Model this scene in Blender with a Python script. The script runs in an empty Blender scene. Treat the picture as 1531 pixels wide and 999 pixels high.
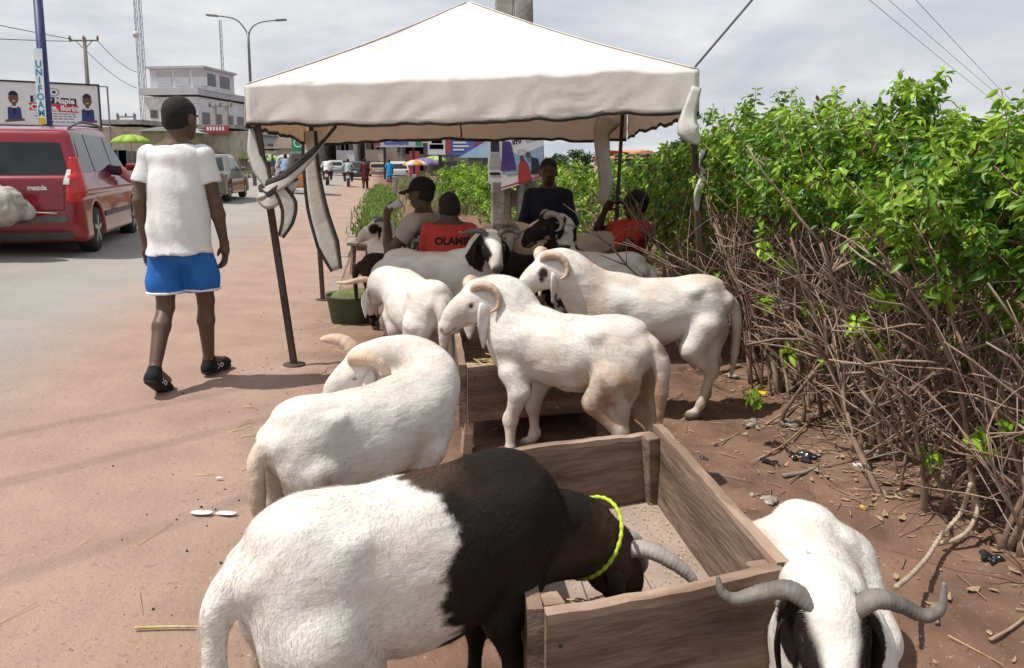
import bpy, math, random
import numpy as np
from mathutils import Vector, Matrix
from mathutils.bvhtree import BVHTree
R = math.radians
scene = bpy.context.scene
COL = scene.collection
random.seed(11)
RNG = np.random.default_rng(11)

# ------------------------------------------------------------------ camera
CAM_H, PITCH, FPX = 1.40, math.atan(155 / 1150), 1150.0
cam_d = bpy.data.cameras.new('camera'); cam = bpy.data.objects.new('camera', cam_d); COL.objects.link(cam)
cam.location = (0, 0, CAM_H); cam.rotation_euler = (math.pi / 2 - PITCH, 0, 0)
cam_d.sensor_width = 36; cam_d.lens = FPX / 1531 * 36; cam_d.shift_y = -99.5 / 1531
cam_d.clip_start = 0.05; cam_d.clip_end = 3000
scene.camera = cam

# ------------------------------------------------------------------ sun and sky
SUN_EL, SUN_AZ = R(63), R(195)          # azimuth of the place the sun stands at, counted from +x towards +y
sdir = Vector((math.cos(SUN_EL) * math.cos(SUN_AZ), math.cos(SUN_EL) * math.sin(SUN_AZ), math.sin(SUN_EL)))
sun_d = bpy.data.lights.new('sun', 'SUN'); sun = bpy.data.objects.new('sun', sun_d); COL.objects.link(sun)
sun_d.energy = 3.9; sun_d.angle = R(0.7); sun_d.color = (1.0, 0.955, 0.88)
sun.rotation_euler = sdir.to_track_quat('Z', 'Y').to_euler()
world = bpy.data.worlds.new('World'); scene.world = world; world.use_nodes = True
wt = world.node_tree; wt.nodes.clear()
def wn(t, **k):
    n = wt.nodes.new(t)
    for a, b in k.items(): setattr(n, a, b)
    return n
sky = wn('ShaderNodeTexSky', sky_type='NISHITA', sun_disc=False)
sky.sun_elevation = SUN_EL; sky.sun_rotation = math.pi / 2 - SUN_AZ; sky.air_density = 1.6; sky.dust_density = 4.0
bg1 = wn('ShaderNodeBackground'); bg1.inputs[1].default_value = 0.11
wt.links.new(sky.outputs[0], bg1.inputs[0])
tc = wn('ShaderNodeTexCoord'); sp = wn('ShaderNodeSeparateXYZ'); wt.links.new(tc.outputs['Generated'], sp.inputs[0])
ab = wn('ShaderNodeMath', operation='ABSOLUTE'); wt.links.new(sp.outputs[2], ab.inputs[0])
ad = wn('ShaderNodeMath', operation='ADD'); wt.links.new(ab.outputs[0], ad.inputs[0]); ad.inputs[1].default_value = 0.22
dx = wn('ShaderNodeMath', operation='DIVIDE'); wt.links.new(sp.outputs[0], dx.inputs[0]); wt.links.new(ad.outputs[0], dx.inputs[1])
dy = wn('ShaderNodeMath', operation='DIVIDE'); wt.links.new(sp.outputs[1], dy.inputs[0]); wt.links.new(ad.outputs[0], dy.inputs[1])
cb = wn('ShaderNodeCombineXYZ'); wt.links.new(dx.outputs[0], cb.inputs[0]); wt.links.new(dy.outputs[0], cb.inputs[1]); cb.inputs[2].default_value = 3.3
nz = wn('ShaderNodeTexNoise'); nz.inputs['Scale'].default_value = 1.5; nz.inputs['Detail'].default_value = 7; nz.inputs['Roughness'].default_value = 0.55; nz.inputs['Distortion'].default_value = 0.3
wt.links.new(cb.outputs[0], nz.inputs['Vector'])
rp = wn('ShaderNodeValToRGB'); wt.links.new(nz.outputs['Fac'], rp.inputs[0])
cr = rp.color_ramp; cr.elements[0].position = 0.33; cr.elements[0].color = (0.47, 0.505, 0.575, 1)
cr.elements[1].position = 0.70; cr.elements[1].color = (0.76, 0.755, 0.755, 1)
e = cr.elements.new(0.5); e.color = (0.58, 0.60, 0.645, 1)
bg2 = wn('ShaderNodeBackground'); bg2.inputs[1].default_value = 1.0; wt.links.new(rp.outputs[0], bg2.inputs[0])
mx = wn('ShaderNodeMixShader'); mx.inputs[0].default_value = 0.88
wt.links.new(bg1.outputs[0], mx.inputs[1]); wt.links.new(bg2.outputs[0], mx.inputs[2])
wo = wn('ShaderNodeOutputWorld'); wt.links.new(mx.outputs[0], wo.inputs[0])
vs = scene.view_settings
vs.view_transform = 'Standard'; vs.look = 'None'; vs.exposure = 0.30; vs.gamma = 1.0; vs.use_curve_mapping = False
scene.cycles.max_bounces = 5; scene.cycles.transparent_max_bounces = 8
# ------------------------------------------------------------------ where a point of the photograph lies in the place
def ray(px, py):
    xc, yc = (px - 765.5) / FPX, -(py - 400) / FPX
    c, s = math.cos(PITCH), math.sin(PITCH)
    return Vector((xc, c + yc * s, -s + yc * c))
def at(px, py, z=0.0):                      # on the horizontal plane of height z
    r = ray(px, py); t = (z - CAM_H) / r.z
    return Vector((0, 0, CAM_H)) + r * t
def far(px, py, d):                         # at the distance d along +y
    r = ray(px, py); return Vector((0, 0, CAM_H)) + r * (d / r.y)
RA = R(9.7)                                  # the road runs this much to the left of +y
RU, RV = Vector((-math.sin(RA), math.cos(RA), 0)), Vector((math.cos(RA), math.sin(RA), 0))
KERB_L = -0.55
def lat(x, y): return x * RV.x + y * RV.y
def road_z(x, y):
    l = lat(x, y)
    return 0.06 * min(max(KERB_L - l, 0), 8.0)
def rl(l, s, z=None):                        # road coordinates: across, along
    p = RV * l + RU * s
    p.z = road_z(p.x, p.y) if z is None else z
    return p
def on_road(px, py):
    z = 0.0
    for _ in range(12):
        p = at(px, py, z); z = 0.6 * road_z(p.x, p.y) + 0.4 * z
    p = at(px, py, z); return p

# ------------------------------------------------------------------ noise
def _hash(ix, iy, iz, seed):
    n = (ix * 374761393 + iy * 668265263 + iz * 2147483647 + seed * 144665) & 0xFFFFFFFF
    n = ((n ^ (n >> 13)) * 1274126177) & 0xFFFFFFFF
    return ((n ^ (n >> 16)) & 0xFFFF) / 65535.0
def noise3(p, scale=1.0, seed=0):
    q = np.asarray(p, float) * scale
    i = np.floor(q).astype(np.int64); f = q - i; f = f * f * (3 - 2 * f)
    r = 0.0
    for a in (0, 1):
        for b in (0, 1):
            for c in (0, 1):
                w = (f[..., 0] if a else 1 - f[..., 0]) * (f[..., 1] if b else 1 - f[..., 1]) * (f[..., 2] if c else 1 - f[..., 2])
                r = r + w * _hash(i[..., 0] + a, i[..., 1] + b, i[..., 2] + c, seed)
    return r * 2 - 1
def fbm(p, scale, seed=0, oct=3):
    r, a = 0.0, 1.0
    for k in range(oct):
        r = r + a * noise3(p, scale * 2 ** k, seed + k * 17); a *= 0.5
    return r

# ------------------------------------------------------------------ objects
def link(o, parent=None):
    COL.objects.link(o)
    if parent is not None: o.parent = parent
    return o
def tag(o, label=None, cat=None, group=None, kind=None):
    if label: o['label'] = label
    if cat: o['category'] = cat
    if group: o['group'] = group
    if kind: o['kind'] = kind
    return o
def empty(name, loc=(0, 0, 0), rz=0.0, label=None, cat=None, group=None, scale=1.0):
    o = bpy.data.objects.new(name, None); link(o); o.location = loc; o.rotation_euler = (0, 0, rz); o.scale = (scale,) * 3
    return tag(o, label, cat, group)
def mesh_obj(name, verts, faces, mat, parent=None, smooth=False, colors=None, cname='coat'):
    me = bpy.data.meshes.new(name)
    me.from_pydata([tuple(v) for v in verts] if not isinstance(verts, np.ndarray) else verts.tolist(), [], faces if not isinstance(faces, np.ndarray) else faces.tolist())
    if smooth: me.polygons.foreach_set('use_smooth', np.ones(len(me.polygons), bool))
    if colors is not None:
        a = me.color_attributes.new(cname, 'FLOAT_COLOR', 'POINT')
        c = np.ones((len(me.vertices), 4), np.float32); c[:, :3] = colors
        a.data.foreach_set('color', c.ravel())
    if mat is not None: me.materials.append(mat)
    me.update()
    return link(bpy.data.objects.new(name, me), parent)
def copy_tree(o, parent=None):
    c = o.copy(); link(c, parent)
    for ch in o.children: copy_tree(ch, c)
    return c
class MB:
    def __init__(s): s.v, s.f = [], []
    def add(s, vs, fs):
        n = len(s.v); s.v += [tuple(v) for v in vs]; s.f += [tuple(i + n for i in f) for f in fs]; return s
    def box(s, c, d, rz=0.0, rx=0.0, ry=0.0, m=None):
        M = m if m is not None else Matrix.Rotation(rz, 3, 'Z') @ Matrix.Rotation(ry, 3, 'Y') @ Matrix.Rotation(rx, 3, 'X')
        c = Vector(c); h = Vector(d) / 2
        vs = [c + M @ Vector((x * h.x, y * h.y, z * h.z)) for x in (-1, 1) for y in (-1, 1) for z in (-1, 1)]
        return s.add(vs, [(0, 1, 3, 2), (4, 6, 7, 5), (0, 4, 5, 1), (2, 3, 7, 6), (0, 2, 6, 4), (1, 5, 7, 3)])
    def beam(s, a, b, w, t, up=(0, 0, 1), ext=0.0):
        a, b = Vector(a), Vector(b); x = (b - a); L = x.length; x.normalize()
        y = Vector(up).cross(x)
        if y.length < 1e-4: y = Vector((0, 1, 0)).cross(x)
        y.normalize(); z = x.cross(y)
        M = Matrix((x, y, z)).transposed()
        return s.box((a + b) / 2, (L + 2 * ext, w, t), m=M)
    def tube(s, pts, rs, n=8, up=None, ry=None, cap=True, phase=0.0):
        pts = [Vector(p) for p in pts]; N = len(pts)
        if not hasattr(rs, '__len__'): rs = [rs] * N
        if ry is None: ry = rs
        elif not hasattr(ry, '__len__'): ry = [ry] * N
        base = len(s.v); prev = None
        for i, p in enumerate(pts):
            t = (pts[min(i + 1, N - 1)] - pts[max(i - 1, 0)])
            t = t.normalized() if t.length > 1e-9 else Vector((0, 0, 1))
            if up is not None:
                u = up[i] if isinstance(up, list) else up
                a = Vector(u) - t * t.dot(Vector(u))
            elif prev is None:
                a = Vector((0, 0, 1)) if abs(t.z) < 0.9 else Vector((1, 0, 0)); a = a - t * t.dot(a)
            else: a = prev - t * t.dot(prev)
            if a.length < 1e-6: a = t.orthogonal()
            a.normalize(); prev = a; b = t.cross(a)
            for k in range(n):
                th = 2 * math.pi * k / n + phase
                s.v.append(tuple(p + a * (math.cos(th) * ry[i]) + b * (math.sin(th) * rs[i])))
        for i in range(N - 1):
            for k in range(n):
                q = base + i * n; k2 = (k + 1) % n
                s.f.append((q + k, q + k2, q + n + k2, q + n + k))
        if cap:
            s.f.append(tuple(base + k for k in range(n - 1, -1, -1)))
            s.f.append(tuple(base + (N - 1) * n + k for k in range(n)))
        return s
    def lathe(s, c, prof, n=16, axis='Z', cap=True):
        c = Vector(c); base = len(s.v)
        for r, z in prof:
            for k in range(n):
                th = 2 * math.pi * k / n; x, y = r * math.cos(th), r * math.sin(th)
                p = {'Z': (x, y, z), 'Y': (x, z, -y), 'X': (z, x, y)}[axis]
                s.v.append(tuple(c + Vector(p)))
        for i in range(len(prof) - 1):
            for k in range(n):
                q = base + i * n; k2 = (k + 1) % n
                s.f.append((q + k, q + k2, q + n + k2, q + n + k))
        if cap:
            s.f.append(tuple(base + k for k in range(n - 1, -1, -1)))
            s.f.append(tuple(base + (len(prof) - 1) * n + k for k in range(n)))
        return s
    def prism(s, poly, d, o=(0, 0, 0), ax=(1, 0, 0), ay=(0, 0, 1), az=None):     # poly in the plane ax,ay; extruded by d along az
        o, ax, ay = Vector(o), Vector(ax), Vector(ay); az = Vector(az) if az is not None else ax.cross(ay)
        n = len(poly)
        a = [o + ax * p[0] + ay * p[1] for p in poly]; b = [p + az * d for p in a]
        return s.add(a + b, [tuple(range(n - 1, -1, -1)), tuple(range(n, 2 * n))] + [(i, (i + 1) % n, n + (i + 1) % n, n + i) for i in range(n)])
    def build(s, name, mat, parent=None, smooth=False, bevel=0.0):
        o = mesh_obj(name, s.v, s.f, mat, parent, smooth)
        if bevel:
            m = o.modifiers.new('bevel', 'BEVEL'); m.width = bevel; m.segments = 1; m.limit_method = 'ANGLE'
        return o

def smooth_path(pts, n=8):                   # Catmull-Rom through the points
    P = [np.array(p, float) for p in pts]; P = [2 * P[0] - P[1]] + P + [2 * P[-1] - P[-2]]
    out = []
    for i in range(1, len(P) - 2):
        for k in range(n):
            t = k / n
            out.append(0.5 * (2 * P[i] + (P[i + 1] - P[i - 1]) * t + (2 * P[i - 1] - 5 * P[i] + 4 * P[i + 1] - P[i + 2]) * t ** 2 + (3 * P[i] - P[i - 1] - 3 * P[i + 1] + P[i + 2]) * t ** 3))
    out.append(P[-2]); return out
def lerpn(vals, m): return list(np.interp(np.linspace(0, 1, m), np.linspace(0, 1, len(vals)), vals))

# ------------------------------------------------------------------ materials
MATS = {}
def mat(name, c1, c2=None, scale=6.0, rough=0.8, bump=0.0, bscale=40.0, metal=0.0, stretch=(1, 1, 1), contrast=(0.35, 0.65), detail=6, spec=0.35, c3=None, s3=1.5, attr=None, transl=0.0, coat=0.0, emit=None, bdetail=4, f3=(0.48, 0.62), tcol=None):
    if name in MATS: return MATS[name]
    m = bpy.data.materials.new(name); MATS[name] = m; m.use_nodes = True
    nt = m.node_tree; N, L = nt.nodes, nt.links; b = N['Principled BSDF']
    b.inputs['Roughness'].default_value = rough; b.inputs['Metallic'].default_value = metal
    b.inputs['Specular IOR Level'].default_value = spec; b.inputs['Coat Weight'].default_value = coat
    tcn = N.new('ShaderNodeTexCoord'); mp = N.new('ShaderNodeMapping'); mp.inputs['Scale'].default_value = stretch
    L.new(tcn.outputs['Object'], mp.inputs[0])
    def noise(sc, dt=detail):
        n = N.new('ShaderNodeTexNoise'); n.inputs['Scale'].default_value = sc; n.inputs['Detail'].default_value = dt; n.inputs['Roughness'].default_value = 0.6
        L.new(mp.outputs[0], n.inputs['Vector']); return n
    def rampmix(fac, lo, hi, a, bcol, t='MIX'):
        r = N.new('ShaderNodeMapRange'); r.inputs['From Min'].default_value = lo; r.inputs['From Max'].default_value = hi; L.new(fac, r.inputs['Value'])
        x = N.new('ShaderNodeMix'); x.data_type = 'RGBA'; x.blend_type = t; L.new(r.outputs[0], x.inputs[0])
        for sock, v in ((x.inputs[6], a), (x.inputs[7], bcol)):
            if isinstance(v, tuple): sock.default_value = (*v, 1)
            else: L.new(v, sock)
        return x.outputs[2]
    col = None
    if attr:
        an = N.new('ShaderNodeAttribute'); an.attribute_name = attr; col = an.outputs['Color']
        if c2 is not None: col = rampmix(noise(scale).outputs['Fac'], contrast[0], contrast[1], (1.0, 1.0, 1.0), c2, 'MIX') if False else col
        if c1 is not None:                   # multiply by a noise between c1 and white
            x = N.new('ShaderNodeMix'); x.data_type = 'RGBA'; x.blend_type = 'MULTIPLY'; x.inputs[0].default_value = 1
            L.new(col, x.inputs[6]); L.new(rampmix(noise(scale).outputs['Fac'], contrast[0], contrast[1], c1, (1.0, 1.0, 1.0)), x.inputs[7]); col = x.outputs[2]
    elif c2 is not None: col = rampmix(noise(scale).outputs['Fac'], contrast[0], contrast[1], c1, c2)
    if c3 is not None: col = rampmix(noise(s3).outputs['Fac'], f3[0], f3[1], col if col is not None else c1, c3)
    if col is not None: L.new(col, b.inputs['Base Color'])
    else: b.inputs['Base Color'].default_value = (*c1, 1)
    if bump:
        bn = N.new('ShaderNodeBump'); bn.inputs['Strength'].default_value = 1.0; bn.inputs['Distance'].default_value = bump
        L.new(noise(bscale, bdetail).outputs['Fac'], bn.inputs['Height']); L.new(bn.outputs[0], b.inputs['Normal'])
    if emit: b.inputs['Emission Color'].default_value = (*emit[0], 1); b.inputs['Emission Strength'].default_value = emit[1]
    if transl:
        tr = N.new('ShaderNodeBsdfTranslucent'); ms = N.new('ShaderNodeMixShader'); ms.inputs[0].default_value = transl
        if tcol is not None: tr.inputs[0].default_value = (*tcol, 1)
        elif col is not None: L.new(col, tr.inputs[0])
        else: tr.inputs[0].default_value = (*c1, 1)
        L.new(b.outputs[0], ms.inputs[1]); L.new(tr.outputs[0], ms.inputs[2]); L.new(ms.outputs[0], N['Material Output'].inputs[0])
    return m

# ------------------------------------------------------------------ smooth solids: blended shapes on a grid, turned into one skin
class Blob:
    def __init__(s, h): s.h, s.p = h, []
    def cone(s, a, b, r1, r2, k=0.03, op='add'):
        s.p.append(('c', np.array(a, float), np.array(b, float), r1, r2, k, op)); return s
    def chain(s, pts, rs, k=0.03):
        for i in range(len(pts) - 1): s.cone(pts[i], pts[i + 1], rs[i], rs[i + 1], k)
        return s
    def ell(s, c, r, k=0.03, rot=None, op='add'):
        s.p.append(('e', np.array(c, float), np.array(r, float), np.array(rot, float) if rot is not None else np.eye(3), None, k, op)); return s
    def box(s, c, hs, rnd=0.02, k=0.02, rot=None, op='add'):
        s.p.append(('b', np.array(c, float), np.array(hs, float), np.array(rot, float) if rot is not None else np.eye(3), rnd, k, op)); return s
    def hull(s, planes, lo, hi, kk=0.06, k=0.02, op='add'):   # space within all the planes (point, normal), edges rounded by kk
        P = [(np.array(p, float), np.array(n, float) / np.linalg.norm(n)) for p, n in planes]
        s.p.append(('h', np.array(lo, float), np.array(hi, float), P, kk, k, op)); return s
    def plane(s, p, n, k=0.0):               # keep the side the normal points away from
        n = np.array(n, float); s.p.append(('p', np.array(p, float), n / np.linalg.norm(n), None, None, k, 'cut')); return s
    def bounds(s):
        lo, hi = np.full(3, 1e9), np.full(3, -1e9)
        for q in s.p:
            if q[6] != 'add': continue
            l, h = s._bb(q); lo = np.minimum(lo, l); hi = np.maximum(hi, h)
        return lo, hi
    def _bb(s, q):
        if q[0] == 'c':
            return np.minimum(q[1] - q[3], q[2] - q[4]), np.maximum(q[1] + q[3], q[2] + q[4])
        if q[0] == 'h': return q[1], q[2]
        r = np.linalg.norm(q[2]) if q[0] == 'b' else q[2].max()
        return q[1] - r, q[1] + r
    def mesh(s, disp=None):
        h = s.h; lo, hi = s.bounds(); lo = lo - 3 * h; n = np.ceil((hi + 3 * h - lo) / h).astype(int) + 1
        D = np.full(n, 0.5, np.float32); ax = [(lo[i] + h * np.arange(n[i])).astype(np.float32) for i in range(3)]; f32 = lambda a: a.astype(np.float32) if isinstance(a, np.ndarray) else a
        for q in s.p:
            k = float(q[5])
            if q[0] == 'p': i0, i1 = np.zeros(3, int), n
            else:
                l, u = s._bb(q); m = k + 4 * h
                i0 = np.clip(np.floor((l - m - lo) / h).astype(int), 0, n - 1); i1 = np.clip(np.ceil((u + m - lo) / h).astype(int) + 1, 1, n)
            X, Y, Z = np.meshgrid(ax[0][i0[0]:i1[0]], ax[1][i0[1]:i1[1]], ax[2][i0[2]:i1[2]], indexing='ij')
            P = np.stack([X, Y, Z], -1); q = tuple(f32(a) for a in q)
            if q[0] == 'c':
                ba = q[2] - q[1]; L2 = max(ba @ ba, 1e-12); pa = P - q[1]
                t = np.clip((pa @ ba) / L2, 0, 1); d = np.linalg.norm(pa - t[..., None] * ba, axis=-1) - (q[3] + (q[4] - q[3]) * t)
            elif q[0] == 'e':
                pl = (P - q[1]) @ q[3]; k0 = np.linalg.norm(pl / q[2], axis=-1); k1 = np.linalg.norm(pl / q[2] ** 2, axis=-1); d = k0 * (k0 - 1) / np.maximum(k1, 1e-6)
            elif q[0] == 'b':
                pl = np.abs((P - q[1]) @ q[3]) - (q[2] - q[4]); d = np.linalg.norm(np.maximum(pl, 0), axis=-1) + np.minimum(pl.max(-1), 0) - q[4]
            elif q[0] == 'h':
                d = None
                for (pp, nn_) in q[3]:
                    pp, nn_ = f32(pp), f32(nn_)
                    e = (P - pp) @ nn_
                    if d is None: d = e
                    else:
                        t = np.clip(0.5 - 0.5 * (d - e) / q[4], 0, 1); d = d * (1 - t) + e * t + q[4] * t * (1 - t)
            else: d = (P - q[1]) @ q[2]
            sl = (slice(i0[0], i1[0]), slice(i0[1], i1[1]), slice(i0[2], i1[2])); A = D[sl]
            if q[6] == 'add':
                if k > 0:
                    t = np.clip(0.5 + 0.5 * (A - d) / k, 0, 1); D[sl] = A * (1 - t) + d * t - k * t * (1 - t)
                else: D[sl] = np.minimum(A, d)
            else:
                e = d if q[0] == 'p' else -d
                if k > 0:
                    t = np.clip(0.5 - 0.5 * (A - e) / k, 0, 1); D[sl] = A * (1 - t) + e * t + k * t * (1 - t)
                else: D[sl] = np.maximum(A, e)
        if disp is not None:
            X, Y, Z = np.meshgrid(*ax, indexing='ij'); near = np.abs(D) < 0.08
            D[near] += disp(np.stack([X[near], Y[near], Z[near]], -1))
        return surface_nets(D, lo, h)

def surface_nets(D, lo, h):
    S = D < 0; n = np.array(D.shape) - 1
    def cr(A, o): return A[o[0]:o[0] + n[0], o[1]:o[1] + n[1], o[2]:o[2] + n[2]]
    cnt = sum(cr(S, (a, b, c)).astype(np.int8) for a in (0, 1) for b in (0, 1) for c in (0, 1))
    I = np.argwhere((cnt > 0) & (cnt < 8)); idx = np.full(n, -1, np.int64); idx[I[:, 0], I[:, 1], I[:, 2]] = np.arange(len(I))
    acc, num = np.zeros((len(I), 3)), np.zeros(len(I))
    for a in range(3):
        for p in (0, 1):
            for q in (0, 1):
                o = [0, 0, 0]; o[(a + 1) % 3] = p; o[(a + 2) % 3] = q; o2 = list(o); o2[a] = 1
                d0 = D[I[:, 0] + o[0], I[:, 1] + o[1], I[:, 2] + o[2]]; d1 = D[I[:, 0] + o2[0], I[:, 1] + o2[1], I[:, 2] + o2[2]]
                x = (d0 < 0) != (d1 < 0); t = np.where(x, d0 / np.where(x, d0 - d1, 1), 0)
                pt = np.tile(np.array(o, float), (len(I), 1)); pt[:, a] += t
                acc[x] += pt[x]; num[x] += 1
    V = lo + h * (I + acc / np.maximum(num, 1)[:, None])
    F = []
    for a in range(3):
        b, c = (a + 1) % 3, (a + 2) % 3
        s0 = np.take(S, range(0, D.shape[a] - 1), axis=a); s1 = np.take(S, range(1, D.shape[a]), axis=a)
        E = np.argwhere(s0 != s1); E = E[(E[:, b] > 0) & (E[:, c] > 0) & (E[:, b] < n[b]) & (E[:, c] < n[c])]
        fl = s0[E[:, 0], E[:, 1], E[:, 2]]
        def ci(db, dc):
            J = E.copy(); J[:, b] += db; J[:, c] += dc; return idx[J[:, 0], J[:, 1], J[:, 2]]
        Q = np.stack([ci(-1, -1), ci(0, -1), ci(0, 0), ci(-1, 0)], 1)
        Q[~fl] = Q[~fl][:, ::-1]; F.append(Q)
    return V, np.concatenate(F)
def vert_normals(V, F):
    a = V[F[:, 2]] - V[F[:, 0]]; b = V[F[:, 3]] - V[F[:, 1]]; fn = np.cross(a, b); N = np.zeros_like(V)
    for i in range(F.shape[1]): np.add.at(N, F[:, i], fn)
    return N / np.maximum(np.linalg.norm(N, axis=1, keepdims=True), 1e-9)
def relax(V, F, it=1):
    for _ in range(it):
        S = np.zeros_like(V); c = np.zeros(len(V))
        for i in range(4):
            np.add.at(S, F[:, i], V[F[:, (i + 1) % 4]]); np.add.at(S, F[:, i], V[F[:, (i - 1) % 4]]); np.add.at(c, F[:, i], 2)
        V = 0.5 * V + 0.5 * S / np.maximum(c, 1)[:, None]
    return V
def text_mesh(name, s, size, mat_, parent, M, align='CENTER', bold=0.0, xs=1.0):
    cu = bpy.data.curves.new(name, 'FONT'); cu.body = s; cu.size = size; cu.align_x = align; cu.align_y = 'CENTER'; cu.offset = bold; cu.resolution_u = 3
    o = bpy.data.objects.new(name, cu); COL.objects.link(o)
    dg = bpy.context.evaluated_depsgraph_get(); me = bpy.data.meshes.new_from_object(o.evaluated_get(dg))
    bpy.data.objects.remove(o); me.name = name
    me.materials.clear(); me.materials.append(mat_)
    for v in me.vertices: v.co.x *= xs
    ob = link(bpy.data.objects.new(name, me), parent); ob.matrix_local = M
    return ob
def frame(o, x, y):                           # matrix with columns x, y, x cross y at o
    x, y = Vector(x).normalized(), Vector(y).normalized(); z = x.cross(y).normalized(); y = z.cross(x)
    m = Matrix((x, y, z)).transposed().to_4x4(); m.translation = Vector(o); return m
# ================================================================== THE SETTING
def soil_material(name, asphalt):
    m = bpy.data.materials.new(name); MATS[name] = m; m.use_nodes = True
    nt = m.node_tree; N, L = nt.nodes, nt.links; b = N['Principled BSDF']; b.inputs['Roughness'].default_value = 0.93; b.inputs['Specular IOR Level'].default_value = 0.15
    g = N.new('ShaderNodeNewGeometry')
    def nz(sc, dt=6, rough=0.6):
        n = N.new('ShaderNodeTexNoise'); n.inputs['Scale'].default_value = sc; n.inputs['Detail'].default_value = dt; n.inputs['Roughness'].default_value = rough
        L.new(g.outputs['Position'], n.inputs['Vector']); return n.outputs['Fac']
    def mr(v, a, bb, c=0.0, d=1.0):
        r = N.new('ShaderNodeMapRange'); L.new(v, r.inputs[0]); r.inputs[1].default_value = a; r.inputs[2].default_value = bb; r.inputs[3].default_value = c; r.inputs[4].default_value = d; return r.outputs[0]
    def mix(f, a, c):
        x = N.new('ShaderNodeMix'); x.data_type = 'RGBA'
        if isinstance(f, float): x.inputs[0].default_value = f
        else: L.new(f, x.inputs[0])
        for s, v in ((x.inputs[6], a), (x.inputs[7], c)):
            if isinstance(v, tuple): s.default_value = (*v, 1)
            else: L.new(v, s)
        return x.outputs[2]
    def ma(op, a, c):
        x = N.new('ShaderNodeMath'); x.operation = op
        for s, v in ((x.inputs[0], a), (x.inputs[1], c)):
            if isinstance(v, (int, float)): s.default_value = v
            else: L.new(v, s)
        return x.outputs[0]
    dt = N.new('ShaderNodeVectorMath'); dt.operation = 'DOT_PRODUCT'; L.new(g.outputs['Position'], dt.inputs[0]); dt.inputs[1].default_value = (RV.x, RV.y, 0)
    la = dt.outputs['Value']
    wob = ma('ADD', la, ma('MULTIPLY', ma('SUBTRACT', nz(0.55, 5), 0.5), 1.7))
    wob2 = ma('ADD', la, ma('MULTIPLY', ma('SUBTRACT', nz(1.6, 5), 0.5), 1.0))
    light = mix(mr(nz(2.2), 0.35, 0.65), (0.300, 0.207, 0.162), (0.358, 0.250, 0.200))
    dark = mix(mr(nz(3.0), 0.36, 0.64), (0.120, 0.070, 0.049), (0.225, 0.136, 0.096))
    soil = mix(mr(wob2, -0.75, 0.15), light, dark)
    soil = mix(mr(nz(28, 3), 0.62, 0.72, 0.0, 0.45), soil, (0.12, 0.08, 0.06))
    soil = mix(mr(nz(60, 2), 0.66, 0.72, 0.0, 0.5), soil, (0.47, 0.36, 0.29))
    soil = mix(mr(nz(150, 1), 0.66, 0.70, 0.0, 0.6), soil, (0.09, 0.062, 0.05))
    soil = mix(mr(nz(0.9, 5), 0.52, 0.72, 0.0, 0.35), soil, (0.20, 0.135, 0.10))
    col = soil
    if asphalt:
        asp = mix(mr(nz(0.35, 6), 0.35, 0.65), (0.255, 0.238, 0.217), (0.325, 0.303, 0.275))
        asp = mix(mr(nz(90, 2), 0.5, 0.62, 0.0, 0.45), asp, (0.17, 0.155, 0.14))
        asp = mix(mr(nz(1.1, 6), 0.55, 0.72, 0.0, 0.5), asp, (0.36, 0.30, 0.25))
        col = mix(mr(wob, -2.85, -1.75), asp, soil)
    L.new(col, b.inputs['Base Color'])
    bp = N.new('ShaderNodeBump'); bp.inputs['Distance'].default_value = 0.006; bp.inputs['Strength'].default_value = 0.8
    L.new(ma('ADD', nz(45, 4), ma('MULTIPLY', nz(9, 4), 1.5)), bp.inputs['Height']); L.new(bp.outputs[0], b.inputs['Normal'])
    return m
SOIL = soil_material('soil', False); ROADM = soil_material('dusty_asphalt', True)

def graded(a, b, fine, far_):
    f = np.arange(a, b + 1e-6, fine); e = []; s = fine
    x = b
    while x < far_: s *= 1.28; x += s; e.append(x)
    lo, s, x = [], fine, a
    while x > -far_: s *= 1.28; x -= s; lo.append(x)
    return np.array(lo[::-1] + list(f) + e)
gx, gy = graded(-1.9, 2.6, 0.028, 1800), graded(1.2, 6.4, 0.028, 1800)
GX, GY = np.meshgrid(gx, gy, indexing='ij'); gl = GX * RV.x + GY * RV.y
def ground_relief(x, y):
    x, y = np.asarray(x, float), np.asarray(y, float); l = x * RV.x + y * RV.y
    P = np.stack([x, y, np.zeros_like(x)], -1)
    w = np.clip((l + 0.75) / 0.9, 0, 1) * np.clip((14 - y) / 4, 0, 1) * np.clip((6 - np.abs(x)) / 2, 0, 1)
    z = w * (fbm(P, 2.2, 3, 3) * 0.018 + fbm(P, 9, 5, 2) * 0.008 - 0.016 * np.clip(noise3(P, 13, 41) - 0.35, 0, 0.4) / 0.4 + 0.004 * noise3(P, 26, 44))
    z += w * 0.14 * np.clip((x - 1.45) / 1.2, 0, 1)          # the bank under the hedge
    return z + 0.06 * np.clip(KERB_L - l, 0, 8.0)
GZ = ground_relief(GX, GY); nx, ny = GX.shape
gv = np.stack([GX.ravel(), GY.ravel(), GZ.ravel()], 1); ii, jj = np.meshgrid(np.arange(nx - 1), np.arange(ny - 1), indexing='ij'); q = (ii * ny + jj).ravel()
ground = mesh_obj('ground', gv, np.stack([q, q + ny, q + ny + 1, q + 1], 1), SOIL, smooth=True); tag(ground, kind='structure')
def gzs(x, y): return ground_relief(np.array(x), np.array(y))
def gz(x, y): return float(ground_relief(np.array([x]), np.array([y]))[0])

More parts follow.
